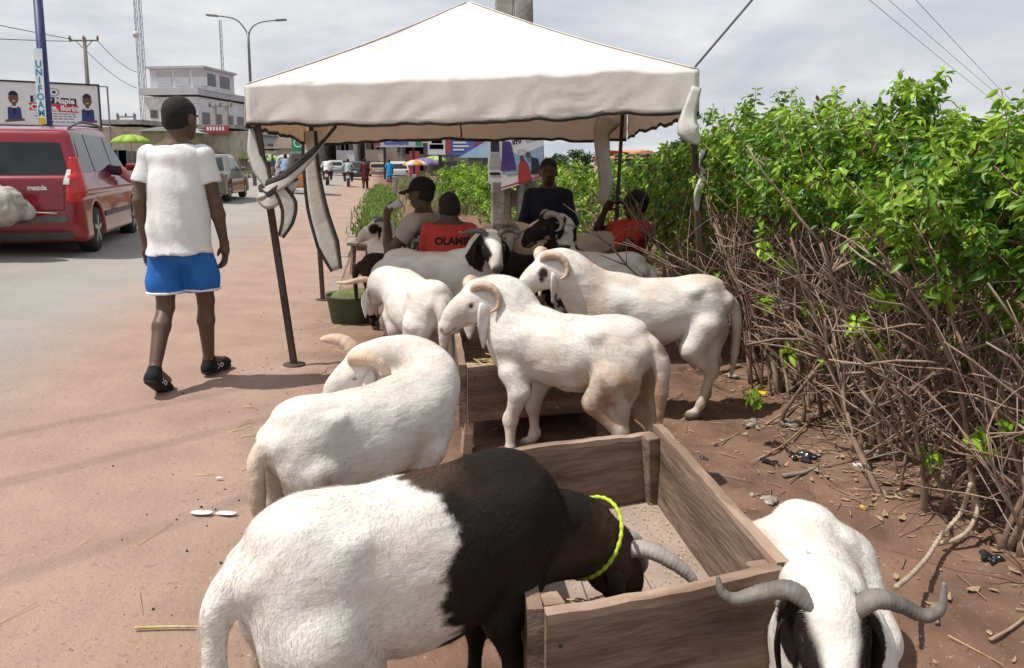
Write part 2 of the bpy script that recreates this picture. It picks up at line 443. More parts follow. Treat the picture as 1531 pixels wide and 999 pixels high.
def strip(name, m, ls, s0, s1, dz, ns=90, ratio=1.06, sink=False):
    ss = [s0]; st = 0.5
    while ss[-1] < s1: ss.append(ss[-1] + st); st *= ratio
    vs = [tuple(rl(l, s) + Vector((0, 0, -0.012 if sink and l == ls[-1] else dz))) for s in ss for l in ls]; n = len(ls)
    fs = [(i * n + k, i * n + k + 1, (i + 1) * n + k + 1, (i + 1) * n + k) for i in range(len(ss) - 1) for k in range(n - 1)]
    return tag(mesh_obj(name, vs, fs, m), kind='structure')
strip('road', ROADM, [-8.55, -7, -5, -3.5, -2.5, -1.6, -1.35], -6, 500, 0.006, sink=True)
strip('far_road', ROADM, [-18.5, -15, -11.5], -6, 500, 0.006)
conc = mat('concrete', (0.30, 0.275, 0.245), (0.40, 0.37, 0.33), 5, 0.9, 0.004, 60, c3=(0.22, 0.19, 0.16), s3=2)
GRASS = mat('grass_blade', (0.6, 0.6, 0.5), attr='leafcol', scale=3, rough=0.75, transl=0.25)
# kerb of the near pavement: separate stones, half buried in dust close by
kerb_c = mat('dusty_kerb', (0.27, 0.195, 0.15), (0.33, 0.255, 0.205), 6, 0.95, 0.006, 40, c3=(0.22, 0.19, 0.165), s3=1.5)
kerb = empty('kerb', (0, 0, 0)); tag(kerb, kind='structure')
for k in range(30):
    s = 8.6 + k * 1.0
    hgt = min(0.012 + k * 0.008, 0.12) * (0.8 + 0.4 * random.random())
    p = rl(KERB_L + 0.02 * random.uniform(-1, 1), s + 0.5, 0)
    b = MB().box((p.x, p.y, hgt / 2 - 0.06), (0.16, 0.985, hgt + 0.12), rz=RA + random.uniform(-0.012, 0.012)).build('kerb_stone', kerb_c, kerb, bevel=0.012)
# the median with its black and white kerb and the grass on it
mk_w, mk_b = mat('kerb_white', (0.5, 0.48, 0.43), (0.62, 0.6, 0.55), 4, 0.9), mat('kerb_black', (0.05, 0.048, 0.045), (0.10, 0.09, 0.08), 4, 0.9)
strip('median', SOIL, [-11.4, -10, -8.7], 10, 220, 0.13)
mkerb = empty('median_kerb', (0, 0, 0)); tag(mkerb, kind='structure')
kb_me = {}
for k in range(90):
    s = 30 + k * 0.9; p = rl(-8.62, s)
    if k % 2 not in kb_me:
        o = MB().box((0, 0, 0.06), (0.2, 0.89, 0.32)).build('kerb_stone', (mk_b, mk_w)[k % 2], mkerb); kb_me[k % 2] = o.data
    else: o = link(bpy.data.objects.new('kerb_stone', kb_me[k % 2]), mkerb)
    o.location = p; o.rotation_euler = (0, 0, RA)

def blades(name, spots, n_per, h, spread, cols, parent=None, w=0.012, lean=0.5, seed=1):
    r = np.random.default_rng(seed); V, F, C = [], [], []
    for (x, y, z) in spots:
        for _ in range(n_per):
            bx, by = x + r.normal(0, spread), y + r.normal(0, spread); a = r.uniform(0, 6.283); hh = h * r.uniform(0.5, 1.2)
            d = np.array([math.cos(a), math.sin(a), 0]); sd = np.array([-d[1], d[0], 0]) * w * r.uniform(0.6, 1.3); ln = lean * hh * r.uniform(0.2, 1.0)
            p0 = np.array([bx, by, z - 0.02]); p1 = p0 + d * ln * 0.35 + np.array([0, 0, hh * 0.6]); p2 = p0 + d * ln + np.array([0, 0, hh * r.uniform(0.7, 1.0)])
            i = len(V); V += [p0 - sd, p0 + sd, p1 + sd * 0.8, p1 - sd * 0.8, p2]; F += [(i, i + 1, i + 2, i + 3), (i + 3, i + 2, i + 4)]
            c = np.array(cols[r.integers(len(cols))]) * r.uniform(0.75, 1.25); C += [c] * 5
    return mesh_obj(name, V, F, GRASS, parent, colors=np.array(C), cname='leafcol')
gcols = [(0.16, 0.22, 0.05), (0.20, 0.24, 0.07), (0.12, 0.19, 0.04), (0.28, 0.26, 0.12)]
sp_ = [tuple(rl(-8.9 - 2.3 * random.random(), 30 + 95 * random.random() ** 1.3) + Vector((0, 0, .13))) for _ in range(420)]
tag(blades('median_grass', sp_, 14, 0.32, 0.35, gcols, w=0.05, seed=4), 'dry green grass along the median of the road', 'grass', kind='stuff')
sp_ = [tuple(rl(-0.38 + 0.8 * random.betavariate(1.1, 1.5) + 0.12 * math.sin(k_ * .7), 14.5 + 33 * random.betavariate(1.3, 2.0), 0)) for k_ in range(380)]
tag(blades('verge_grass', sp_, 22, 0.30, 0.13, [(0.15, 0.27, 0.04), (0.19, 0.31, 0.05), (0.12, 0.22, 0.03), (0.27, 0.28, 0.10)], w=0.016, seed=5), 'bright green grass on the verge beside the kerb', 'grass', kind='stuff')
sp_ = [tuple(rl(1.3 + 1.6 * random.random(), 21 + 40 * random.random(), 0)) for _ in range(240)]
tag(blades('dry_grass', sp_, 22, 0.42, 0.25, [(0.25, 0.26, 0.10), (0.19, 0.24, 0.07), (0.33, 0.29, 0.16)], w=0.025, seed=6), 'dry yellowish grass along the sandy footpath', 'grass', kind='stuff')

# ------------------------------------------------------------------ hedge
LEAF = mat('leaf', (0.65, 0.7, 0.6), attr='leafcol', scale=4, rough=0.42, spec=0.45, transl=0.3)
BARK = mat('bark', (0.165, 0.105, 0.078), (0.32, 0.215, 0.16), 14, 0.9, 0.004, 60, stretch=(1, 1, 0.3), c3=(0.34, 0.26, 0.20), s3=4)
def leaves_mesh(pts, dirs, sizes, cols, r):
    n = len(pts); d = dirs / np.linalg.norm(dirs, axis=1, keepdims=True)
    a = r.normal(size=(n, 3)); s = np.cross(d, a); s /= np.maximum(np.linalg.norm(s, axis=1, keepdims=True), 1e-6); nn = np.cross(s, d)
    fl = np.where(nn[:, 2:3] < 0, -1.0, 1.0); s = s * fl; nn = nn * fl
    L = sizes[:, None]; W = L * r.uniform(0.17, 0.25, (n, 1))
    p0, p1, p2 = pts, pts + d * L * 0.5 - nn * L * 0.03, pts + d * L - nn * L * 0.16
    l1, l2 = pts + d * L * 0.28 + s * W * 0.9 + nn * W * 0.35, pts + d * L * 0.66 + s * W * 0.75 + nn * W * 0.2
    r1, r2 = pts + d * L * 0.28 - s * W * 0.9 + nn * W * 0.35, pts + d * L * 0.66 - s * W * 0.75 + nn * W * 0.2
    V = np.stack([p0, p1, p2, l1, l2, r1, r2], 1).reshape(-1, 3); b = (np.arange(n) * 7)[:, None]
    F = np.concatenate([b + np.array([[0, 1, 3, 3]]), b + np.array([[1, 4, 3, 3]])], 0) if False else None
    T = np.concatenate([b + np.array([[x]]) if False else b + np.array([x]) for x in ((0, 1, 3), (3, 1, 4), (4, 1, 2), (0, 5, 1), (5, 6, 1), (6, 2, 1))], 0)
    return V, T, np.repeat(cols, 7, 0)
def shoot_leaves(tips, r, n_leaf, lsize, cols, droop=0.5):
    P, D, S, C = [], [], [], []
    for (b, d, L, tone) in tips:
        d = d / np.linalg.norm(d); t = r.uniform(0.12, 1.0, n_leaf) ** 0.8
        ang = r.uniform(0, 6.283, n_leaf); u = np.cross(d, [0.3, 0.2, 0.9]); u /= max(np.linalg.norm(u), 1e-6); v = np.cross(d, u)
        rad = np.cos(ang)[:, None] * u + np.sin(ang)[:, None] * v
        P.append(b + d * (t * L)[:, None] + rad * 0.008)
        D.append(rad + d * r.uniform(0.0, 0.7, (n_leaf, 1)) + np.array([0, 0, -1]) * r.uniform(0.0, droop * 2, (n_leaf, 1)))
        S.append(lsize * r.uniform(0.5, 1.4, n_leaf) * (1.1 - 0.45 * t))
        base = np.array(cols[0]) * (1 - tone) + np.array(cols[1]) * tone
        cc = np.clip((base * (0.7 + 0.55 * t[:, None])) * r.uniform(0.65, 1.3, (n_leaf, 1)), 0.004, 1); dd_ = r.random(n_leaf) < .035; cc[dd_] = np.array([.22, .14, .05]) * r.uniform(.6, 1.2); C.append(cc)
    return np.concatenate(P), np.concatenate(D), np.concatenate(S), np.concatenate(C)
GREEN = ((0.045, 0.15, 0.012), (0.37, 0.56, 0.045))
def crooked(r, a, d, L, n, wob):
    pts = [np.array(a, float)]; d = np.array(d, float); d /= np.linalg.norm(d)
    for _ in range(n):
        d = d + r.normal(0, wob, 3); d /= np.linalg.norm(d); pts.append(pts[-1] + d * L / n)
    return pts
def shrub(name, label, x, y, h, rx, ry, n_stem, n_twig, n_shoot, n_leaf, lsize, zlo, seed, group, lowshoots=0, single=0, stem_r=0.0105, tall=None):
    r = np.random.default_rng(seed); g = gz(x, y) if y < 14 else 0.0
    root = empty(name, (x, y, g), 0, label, 'shrub', group)
    tw = MB(); tips = []
    for k in range(n_stem):
        bx, by = r.normal(0, rx * 0.35), r.normal(0, ry * 0.35)
        d = np.array([bx * 0.7 + r.normal(0, 0.16), by * 0.7 + r.normal(0, 0.16), 1.0]); L = h * r.uniform(0.4, 0.8)
        pts = crooked(r, (bx, by, -0.06), d, L, 7, 0.12); r0 = stem_r * r.uniform(0.6, 1.7)
        MB().tube(pts, list(np.linspace(r0, r0 * 0.45, 8) * r.uniform(0.85, 1.15, 8)), 6).build('stem', BARK, root, smooth=True)
        for _ in range(max(1, n_twig // max(n_stem, 1))):
            i = r.integers(2, 8); dd = np.array([r.normal(0, 0.6), r.normal(0, 0.6), r.uniform(0.2, 1.3)])
            q = crooked(r, pts[i], dd, h * r.uniform(0.14, 0.34), 4, 0.16); rr = r0 * r.uniform(0.18, 0.48); tw.tube(q, list(np.linspace(rr, rr * 0.5, 5)), 4)
    for _ in range(n_shoot):
        a = r.uniform(0, 6.283); q = math.sqrt(r.uniform(0, 1)); px_, py_ = rx * q * math.cos(a), ry * q * math.sin(a)
        top = h * (1 - 0.16 * q * q) + 0.09 * h * noise3(np.array([[x + px_, y + py_, 0.5]]), 1.9, 7)[0]
        z = zlo + (top - zlo) * r.uniform(0, 1) ** 0.75 - 0.1; L = r.uniform(0.16, 0.34)
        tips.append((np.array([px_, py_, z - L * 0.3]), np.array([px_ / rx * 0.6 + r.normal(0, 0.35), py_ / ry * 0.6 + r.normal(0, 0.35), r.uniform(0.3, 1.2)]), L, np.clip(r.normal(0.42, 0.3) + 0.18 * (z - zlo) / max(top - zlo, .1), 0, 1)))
    for _ in range(lowshoots):
        px_, py_ = r.normal(0, rx * 0.6), r.normal(0, ry * 0.6)
        tips.append((np.array([px_, py_, r.uniform(0.15, zlo)]), np.array([r.normal(0, .7), r.normal(0, .7), r.uniform(0, 1)]), r.uniform(0.08, 0.2), r.uniform(0.4, 1)))
    if tall:
        for (tx, ty, tz, m_) in tall:
            st = crooked(r, (tx * 0.8, ty * 0.8, zlo), (tx * 0.2, ty * 0.2, 1), tz - zlo, 5, 0.06); tw.tube(st, list(np.linspace(0.007, 0.003, 6)), 4)
            for _ in range(m_):
                t = r.uniform(0.55, 1); tips.append((st[0] + (np.array(st[-1]) - st[0]) * t, np.array([r.normal(0, .8), r.normal(0, .8), r.uniform(-.1, .9)]), r.uniform(.08, .17), r.uniform(.2, .8)))
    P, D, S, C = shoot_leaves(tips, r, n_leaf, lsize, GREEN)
    if n_stem:
        for (b, d, L, t_) in tips[:n_shoot // 2]: tw.tube([b - np.array(d) * 0.05, b + np.array(d) / np.linalg.norm(d) * L], [0.004, 0.002], 3)
    if tw.v: tag(tw.build('twigs', BARK, root, smooth=True), kind='stuff')
    if single:                                # the leaves that stand out singly
        o = np.argsort(P[:, 1] * 0.6 + P[:, 0] * 0.5 - S * 6)[:single]
        for i in o:
            V, T, CC = leaves_mesh(P[i:i + 1], D[i:i + 1], S[i:i + 1] * 1.1, C[i:i + 1], r); mesh_obj('leaf', V, T, LEAF, root, True, CC, 'leafcol')
        keep = np.ones(len(P), bool); keep[o] = False; P, D, S, C = P[keep], D[keep], S[keep], C[keep]
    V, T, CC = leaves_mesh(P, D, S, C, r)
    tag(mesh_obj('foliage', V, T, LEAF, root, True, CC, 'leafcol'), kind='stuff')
    return root
front = [(2.25, 2.25, 1.5), (2.10, 2.85, 1.56), (2.05, 3.45, 1.60), (1.98, 4.1, 1.66), (1.95, 4.75, 1.72), (1.97, 5.45, 1.76), (2.0, 6.2, 1.72), (2.05, 7.1, 1.62), (2.05, 8.1, 1.56), (1.98, 9.2, 1.52), (1.85, 10.4, 1.48), (1.65, 11.7, 1.45)]
place = ['at the right edge beside the front-facing ram', 'behind the knotted rope', 'with the tall leafy shoot on top', 'right of the crumpled clear bag', 'behind the plastic litter and white tail', 'right behind the rump of the spot-eyed ram', 'beside the tent pole with the torn ribbon', 'just behind the man in the red shirt', 'behind the man in red, half hidden', 'seen right of the bundled curtain', 'seen left of the bundled curtain', 'right behind the youth in navy']
for i, (x, y, h) in enumerate(front):
    near = i < 7
    shrub('hedge_shrub', 'tall green hedge shrub with bare stems ' + place[i], x - 0.2, y, h, 0.46, 0.46, 20 if near else 7, 340 if near else 50, 165 if near else 105, 30 if near else 22, 0.062 if near else 0.085, (0.95, 1.05, 1.16, 1.18, 1.18, 1.15, 1.1)[i] if near else 0.75, 100 + i, 'shrubs of the hedge', 13 if near else 12, 30 if i in (1, 2, 3, 4) else 0,
          tall=[(-0.1, 0.0, 1.70, 16)] if i == 2 else ([(-0.2, 0.0, 1.62, 9)] if i == 4 else None))
back = [(2.95, 2.5), (2.85, 3.3), (2.8, 4.1), (2.75, 4.95), (2.8, 5.8), (2.8, 6.8), (2.8, 7.9), (2.7, 9.2), (2.5, 10.8)]
for i, (x, y) in enumerate(back):
    shrub('hedge_shrub', 'green hedge shrub in the second row, %s of nine from the right edge' % ('first second third fourth fifth sixth seventh eighth ninth'.split()[i]), x, y, 1.55 - 0.02 * i, 0.6, 0.65, 4, 30, 150, 24, 0.09, 0.12, 300 + i, 'shrubs of the hedge')
k = 0
for s in np.arange(13.4, 34, 1.75):
    p = rl(3.25 + 0.2 * math.sin(k * 2.1) + (0.25 if s < 15 else 0), s, 0)
    shrub('hedge_shrub', 'clipped light green hedge shrub beyond the tent, %s in the row from the concrete pole' % ('first second third fourth fifth sixth seventh eighth ninth tenth eleventh twelfth'.split()[k]), p.x, p.y, 1.42 + 0.05 * math.sin(k), 0.95, 1.0, 2, 8, 120, 22, 0.115, 0.12, 400 + k, 'clipped shrubs beyond the tent')
    k += 1
# ================================================================== THE TENT
CANV = mat('tent_canvas', (0.86, 0.855, 0.84), (0.90, 0.895, 0.885), 3, 0.6, 0.006, 9, transl=0.28, bdetail=6, tcol=(.95, .76, .58), c3=(0.70, 0.67, 0.62), s3=2.5, f3=(0.6, 0.75))
CANVI = mat('tent_valance_canvas', (0.80, 0.79, 0.77), (0.86, 0.855, 0.84), 3, 0.7, 0.004, 9, transl=0.3, tcol=(.85, .62, .45), c3=(0.70, 0.66, 0.60), s3=3, f3=(0.55, 0.75))
TRIM = mat('black_binding', (0.022, 0.02, 0.018), (0.05, 0.045, 0.04), 8, 0.8)
POLE = mat('rusty_tent_pole', (0.055, 0.042, 0.035), (0.10, 0.07, 0.055), 12, 0.7, 0.001, 60, metal=0.3, stretch=(1, 1, .2))
STRIPE = mat('grey_white_cloth', (0.55, 0.53, 0.49), (0.68, 0.66, 0.62), 5, 0.8, 0.006, 14, transl=0.2)
tent = empty('gazebo_tent', (-0.3, 6.4, 0), 0, 'white pop-up gazebo tent with tattered corners over the rams', 'tent')
TO = Vector((-0.3, 6.4, 0))
E = [far(367, 127, 5.12) , far(1044, 104, 4.98), Vector((1.15, 7.82, 1.98)), Vector((-2.06, 7.85, 1.93))]
PK = far(700, 2, 6.45)
def rel(p): return Vector(p) - TO
def panel_pts(A, B, u, v):
    A, B, K = np.array(A), np.array(B), np.array(PK); u, v = np.asarray(u, float), np.asarray(v, float)
    b = A + (B - A) * u[:, None]; p = b + (K - b) * v[:, None]
    sag = -0.075 * np.sin(math.pi * np.minimum(v * 1.05, 1)) * np.sin(math.pi * u) - 0.03 * np.sin(math.pi * v)
    w = fbm(p * np.array([1, 1, 2.0]), 3.2, 8, 3) * 0.018 + np.abs(fbm(p, 6, 2, 2)) * 0.014 * (1 - v)
    p[:, 2] += sag + w * np.minimum(1, np.minimum(8 * u, 8 * (1 - u))); return p
VW, FW = [], []; nu, nv = 40, 26; TOa = np.array(TO)
for k in range(4):
    A, B = E[k], E[(k + 1) % 4]; b0 = len(VW) * (nu + 1) * (nv + 1)
    jj, ii = np.meshgrid(np.arange(nv + 1), np.arange(nu + 1), indexing='ij')
    VW.append(panel_pts(A, B, ii.ravel() / nu, jj.ravel() / nv) - TOa)
    for j in range(nv):
        for i in range(nu): q = b0 + j * (nu + 1) + i; FW.append((q, q + 1, q + nu + 2, q + nu + 1))
can = mesh_obj('canopy', np.concatenate(VW), FW, CANV, tent, True)
can.modifiers.new('thick', 'SOLIDIFY').thickness = 0.004
for k in range(4):                            # sewn seams along the hips
    tp = panel_pts(E[k], E[(k + 1) % 4], np.zeros(24), np.linspace(.0, .985, 24)) - TOa; tp[:, 2] += .004
    MB().tube([Vector(x) for x in tp], .012, 4, up=Vector((0, 0, 1)), ry=.004).build('seam', CANVI, can, True)
drop = [(0.25, 0.26), (0.26, 0.33), (0.33, 0.33), (0.33, 0.25)]
for k in range(4):
    A, B = E[k].copy(), E[(k + 1) % 4].copy(); out = np.array((B - A).cross(Vector((0, 0, 1))).normalized()); n, m = 90, 10
    jj, ii = np.meshgrid(np.arange(m + 1), np.arange(n + 1), indexing='ij'); u, v = ii.ravel() / n, jj.ravel() / m
    p = panel_pts(A, B, u, 0 * u); dz = drop[k][0] * (1 - u) + drop[k][1] * u + (0.035 * np.sin(math.pi * u) if k == 0 else 0.015 * np.sin(5 * u + k))
    q = p.copy(); q[:, 2] -= dz * v; w = fbm(q * np.array([1.6, 1.6, .7]), 4.2, 21 + k, 4) * 0.009 * v + 0.006 * np.sin(14 * u + 2 * k) * v
    crease = np.abs(((u * 11 + v * 1.3 + 1.5 * fbm(q, 2, 31, 2)) % 1) - 0.5) * 0.022
    vs = q + out * (0.004 + w + crease * v)[:, None] - TOa; tv = [Vector(x) for x in vs[-(n + 1):]]
    fs = [(j * (n + 1) + i, j * (n + 1) + i + 1, (j + 1) * (n + 1) + i + 1, (j + 1) * (n + 1) + i) for j in range(m) for i in range(n)]
    vl = mesh_obj('valance', vs, fs, CANVI, tent, True); vl.modifiers.new('thick', 'SOLIDIFY').thickness = 0.003
    MB().tube(tv, 0.006, 4, up=Vector((0, 0, 1)), ry=0.014).build('binding', TRIM, vl)
feet = [at(440, 547), Vector((1.30, 5.02, 0.0)), Vector((1.02, 7.78, 0)), at(483, 449)]
tops = [E[0] + Vector((0.03, 0.05, -0.05)), E[1] + Vector((-0.03, 0.06, -0.05)), E[2] + Vector((-0.05, -0.05, -0.05)), E[3] + Vector((0.05, -0.05, -0.05))]
for f, t in zip(feet, tops):
    f = Vector((f.x, f.y, gz(f.x, f.y))); d = (t - f).normalized()
    p = MB().beam(rel(f), rel(f.lerp(t, 0.62)), 0.042, 0.042, up=(0, 1, 0)).build('pole', POLE, tent, bevel=0.004)
    MB().beam(rel(f.lerp(t, 0.5)), rel(t), 0.034, 0.034, up=(0, 1, 0)).build('inner_pole', POLE, p, bevel=0.003)
    MB().lathe(rel(f), [(0.075, 0.0), (0.078, 0.008), (0.07, 0.012), (0.03, 0.014)], 14).build('foot_plate', POLE, p)
def strap(name, label, pts, w, up, trim=True, both=True, tw=0.012, m=None):
    path = smooth_path(pts, 6); n = len(path); ws = lerpn(w, n)
    ups = [Vector(u) for u in up] if isinstance(up, list) else [Vector(up)] * n
    if isinstance(up, list): ups = [Vector(tuple(x)) for x in smooth_path([tuple(u) for u in up], 6)]; ups = (ups * 9)[:n] if len(ups) < n else ups[:n]
    o = MB().tube([rel(Vector(tuple(p))) for p in path], 0.0035, 6, up=ups, ry=ws).build(name, m or STRIPE, tent, True)
    if label: o['label'] = label
    if trim:
        for sg in ((1, -1) if both else (1,)):
            q = []
            for i, p in enumerate(path):
                t = np.array(path[min(i + 1, n - 1)]) - np.array(path[max(i - 1, 0)]); t = Vector(tuple(t)).normalized(); u = ups[i] - t * t.dot(ups[i]); u.normalize()
                q.append(rel(Vector(tuple(p))) + u * ws[i] * sg)
            MB().tube(q, 0.006, 6, up=ups, ry=tw).build('binding', TRIM, o)
    return o
F_ = lambda px, py, d=5.12: far(px, py, d)
strap('tie_strap', None, [F_(503, 190, 5.2), F_(468, 232, 5.08), F_(430, 268, 5.06), F_(400, 284, 5.1), F_(386, 290, 5.16)], [0.012, 0.022, 0.035, 0.05, 0.045], (0.5, 0, 1), True, False, 0.022)
strap('tie_strap', None, [F_(386, 292, 5.16), F_(402, 302, 5.08), F_(428, 284, 5.08), F_(448, 270, 5.1)], [0.04, 0.05, 0.04, 0.02], (0.2, 0, 1), True, False, 0.02)
strap('hanging_cloth_end', None, [F_(418, 282, 5.07), F_(431, 305, 5.07), F_(430, 330, 5.07), F_(420, 354, 5.07)], [0.035, 0.05, 0.035, 0.012], (1, 0, 0.1), True, True, 0.012)
strap('bunched_cloth', None, [F_(377, 192, 5.2), F_(380, 225, 5.17), F_(390, 255, 5.14), F_(402, 282, 5.12)], [0.02, 0.045, 0.05, 0.02], (1, 0.3, 0), True, False, 0.014)
strap('curtain_strip', 'white curtain strip with black edges hanging from the rear pole', [F_(462, 196, 7.7), F_(465, 250, 7.66), F_(474, 310, 7.62), F_(490, 365, 7.58), F_(503, 404, 7.55)], [0.06, 0.07, 0.09, 0.10, 0.045], (1, 0.2, 0), True, True, 0.016)
strap('bundled_curtain', 'bundled white curtain hanging along the rear right pole', [F_(912, 176, 7.6), F_(900, 200, 7.6), F_(903, 245, 7.6), F_(906, 280, 7.62), F_(899, 306, 7.6)], [0.13, 0.085, 0.07, 0.075, 0.05], (1, 0.2, 0), False)
strap('torn_corner_cloth', 'torn cloth corner hanging at the right front pole', [F_(1042, 130, 4.96), F_(1030, 172, 4.95), F_(1030, 195, 4.92), F_(1045, 214, 4.93)], [0.03, 0.05, 0.075, 0.02], (1, 0, 0.3), False)
strap('twisted_ribbon', 'twisted grey and white ribbon on the right front pole', [F_(1052, 224, 4.95), F_(1046, 246, 4.93), F_(1052, 262, 4.95), F_(1044, 290, 4.94), F_(1043, 316, 4.95)], [0.02, 0.035, 0.02, 0.035, 0.012], [(1, 0, .2), (.3, 1, 0), (1, -.3, 0), (1, .4, 0), (1, 0, 0)], True, False, 0.01)
strap('tie_loop', None, [F_(688, 184, 5.1), F_(690, 200, 5.1), F_(688, 211, 5.1)], [0.004, 0.006, 0.004], (1, 0, 0), False, m=TRIM)

# ================================================================== TROUGHS
WOOD = mat('weathered_wood', (0.10, 0.060, 0.042), (0.285, 0.198, 0.148), 13, 0.9, 0.006, 34, stretch=(0.38, 1.6, 2.4), c3=(0.065, 0.040, 0.028), s3=3.2, f3=(0.5, 0.66), contrast=(.32, .68), detail=9)
WOODT = mat('worn_wood_edge', (0.30, 0.20, 0.145), (0.42, 0.30, 0.23), 9, 0.85, 0.003, 30, stretch=(0.4, 1.5, 1.5), c3=(0.2, 0.13, 0.09), s3=4)
WOODF = mat('trough_floor_wood', (0.26, 0.19, 0.15), (0.36, 0.275, 0.225), 4, 0.9, 0.003, 30, c3=(0.40, 0.315, 0.25), s3=9, f3=(0.52, 0.7))
def board(name, a, b, z0, z1, th, m, parent, n=12, wob=0.008, seed=0):     # an upright board with an uneven sawn top
    r = random.Random(seed); a, b = Vector(a), Vector(b); x = (b - a).normalized(); y = Vector((-x.y, x.x, 0)); L = (b - a).length
    vs, fs = [], []
    for i in range(n + 1):
        p = a + x * (L * i / n); t = z1 + r.uniform(-wob, wob) * 0.35 + wob * 0.7 * math.sin(i * 0.35 + seed); bt = z0 + r.uniform(-wob, wob) * 0.4; w = r.uniform(-0.002, 0.002)
        for sy, z in ((-1, bt), (1, bt), (1, t), (-1, t)): q = p + y * (sy * th / 2 + w); vs.append((q.x, q.y, z))
    for i in range(n):
        for k in range(4): q = i * 4; fs.append((q + k, q + (k + 1) % 4, q + 4 + (k + 1) % 4, q + 4 + k))
    fs += [(0, 1, 2, 3), tuple(n * 4 + k for k in (3, 2, 1, 0))]
    fs = [tuple(reversed(f)) for f in fs]
    th_ = math.atan2(x.y, x.x); Lm = Matrix.Translation(Vector((a.x, a.y, 0))) @ Matrix.Rotation(th_, 4, 'Z'); Li = Lm.inverted(); ws = vs; vs = [tuple(Li @ Vector(v)) for v in vs]; y = Vector((0, 1, 0))
    o = mesh_obj(name, vs, fs, m, parent); o.matrix_local = Lm; mo = o.modifiers.new('bevel', 'BEVEL'); mo.width = 0.004; mo.segments = 1; mo.limit_method = 'ANGLE'; mo.angle_limit = R(50)
    # the worn light upper edge, a strip of its own
    ev, ef = [], []
    for i in range(n + 1):
        q = vs[i * 4 + 2], vs[i * 4 + 3]
        for (X, Y, Z), s_ in ((q[0], 1), (q[1], -1)):
            ev.append((X + y.x * 0.0015 * s_, Y + y.y * 0.0015 * s_, Z + 0.0025)); ev.append((X + y.x * 0.0015 * s_, Y + y.y * 0.0015 * s_, Z - 0.012 - 0.012 * r.random()))
    for i in range(n):
        q = i * 4; ef += [(q, q + 2, q + 6, q + 4), (q + 1, q, q + 4, q + 5), (q + 2, q + 3, q + 7, q + 6)]
    mesh_obj('worn_edge', ev, ef, WOODT, o)
    for sx in (.03, L - .03):
        for zz in (.25, .75):
            for sy in (-1, 1): MB().lathe((sx + r.uniform(-.006, .006), sy * (th / 2 + .002), z0 + (z1 - z0) * zz + r.uniform(-.02, .02)), [(.0045, -.002), (.0045, .0018), (.003, .0025)], 7, 'Y').build('nail', TRIM, o)
    return o
def trough(label, NL, NR, FR, FL, z0, z1, planks, seed):
    c = (NL + NR + FR + FL) / 4; T = empty('feed_trough', (c.x, c.y, 0), 0, label, 'trough', 'wooden feed troughs')
    P = [p - c for p in (NL, NR, FR, FL)]; th = 0.03; r = random.Random(seed)
    def ins(i, j, d): return P[i] + (P[j] - P[i]).normalized() * d
    board('board', ins(0, 1, 0.02), ins(1, 0, 0.012), z0, z1, th, WOOD, T, seed=seed)
    board('board', P[1], P[2], z0 - 0.01, z1 + 0.018, th, WOOD, T, seed=seed + 1)
    board('board', ins(2, 3, 0.025), ins(3, 2, 0.02), z0, z1, th, WOOD, T, seed=seed + 2)
    board('board', P[3], P[0], z0 - 0.02, z1 + 0.012, th, WOOD, T, seed=seed + 3)
    for i, (dx_, dy_) in enumerate(((1, 1), (-1, 1), (-1, -1), (1, -1))):      # corner posts inside, running down as legs
        d1 = (P[(i + 1) % 4] - P[i]).normalized(); d2 = (P[(i - 1) % 4] - P[i]).normalized(); q = P[i] + d1 * 0.045 + d2 * 0.045
        rz = math.atan2(d1.y, d1.x); b = q - (d1 + d2) * 0.03
        MB().beam((b.x, b.y, -0.02), (q.x, q.y, z1 + 0.006 - 0.012 * (i % 2)), 0.055, 0.05, up=(d1.x, d1.y, 0)).build('leg', WOOD if i != 0 else WOODT, T, bevel=0.004)
    fz = z0 + 0.035
    for k in range(planks):
        a, b = k / planks + 0.004, (k + 1) / planks - 0.004; i_ = 0.018
        def pt(u, v): return P[0].lerp(P[1], i_ + u * (1 - 2 * i_)).lerp(P[3].lerp(P[2], i_ + u * (1 - 2 * i_)), i_ + v * (1 - 2 * i_))
        pl = [pt(a, 0), pt(b, 0), pt(b, 1), pt(a, 1)]; zz = fz + r.uniform(-0.003, 0.003)
        MB().add([(p.x, p.y, z) for z in (zz - 0.02, zz) for p in pl], [(3, 2, 1, 0), (4, 5, 6, 7), (0, 1, 5, 4), (1, 2, 6, 5), (2, 3, 7, 6), (3, 0, 4, 7)]).build('floor_plank', WOODF, T)
    return T, P, c, fz
NL, NR, FR, FL = at(800, 918, .42), at(1172, 850, .42), at(983, 645, .42), Vector((-0.03, 2.52, .42))
for p in (NL, NR, FR, FL): p.z = 0
T1, P1, C1, FZ1 = trough('weathered wooden feed trough the black-and-white ram eats from', NL, NR, FR, FL, 0.13, 0.42, 3, 3)
NL2 = at(692, 550, .42); FL2 = at(681, 490, .42); NL2.z = FL2.z = 0; dn = Vector((0.96, 0.24, 0)).normalized()
T2, P2, C2, FZ2 = trough('wooden feed trough holding dry straw behind the brown-rumped ram', NL2, NL2 + dn * 0.74, FL2 + dn * 0.72, FL2, 0.15, 0.42, 4, 9)
STRAW = mat('straw', (0.42, 0.30, 0.12), (0.62, 0.50, 0.26), 30, 0.8)
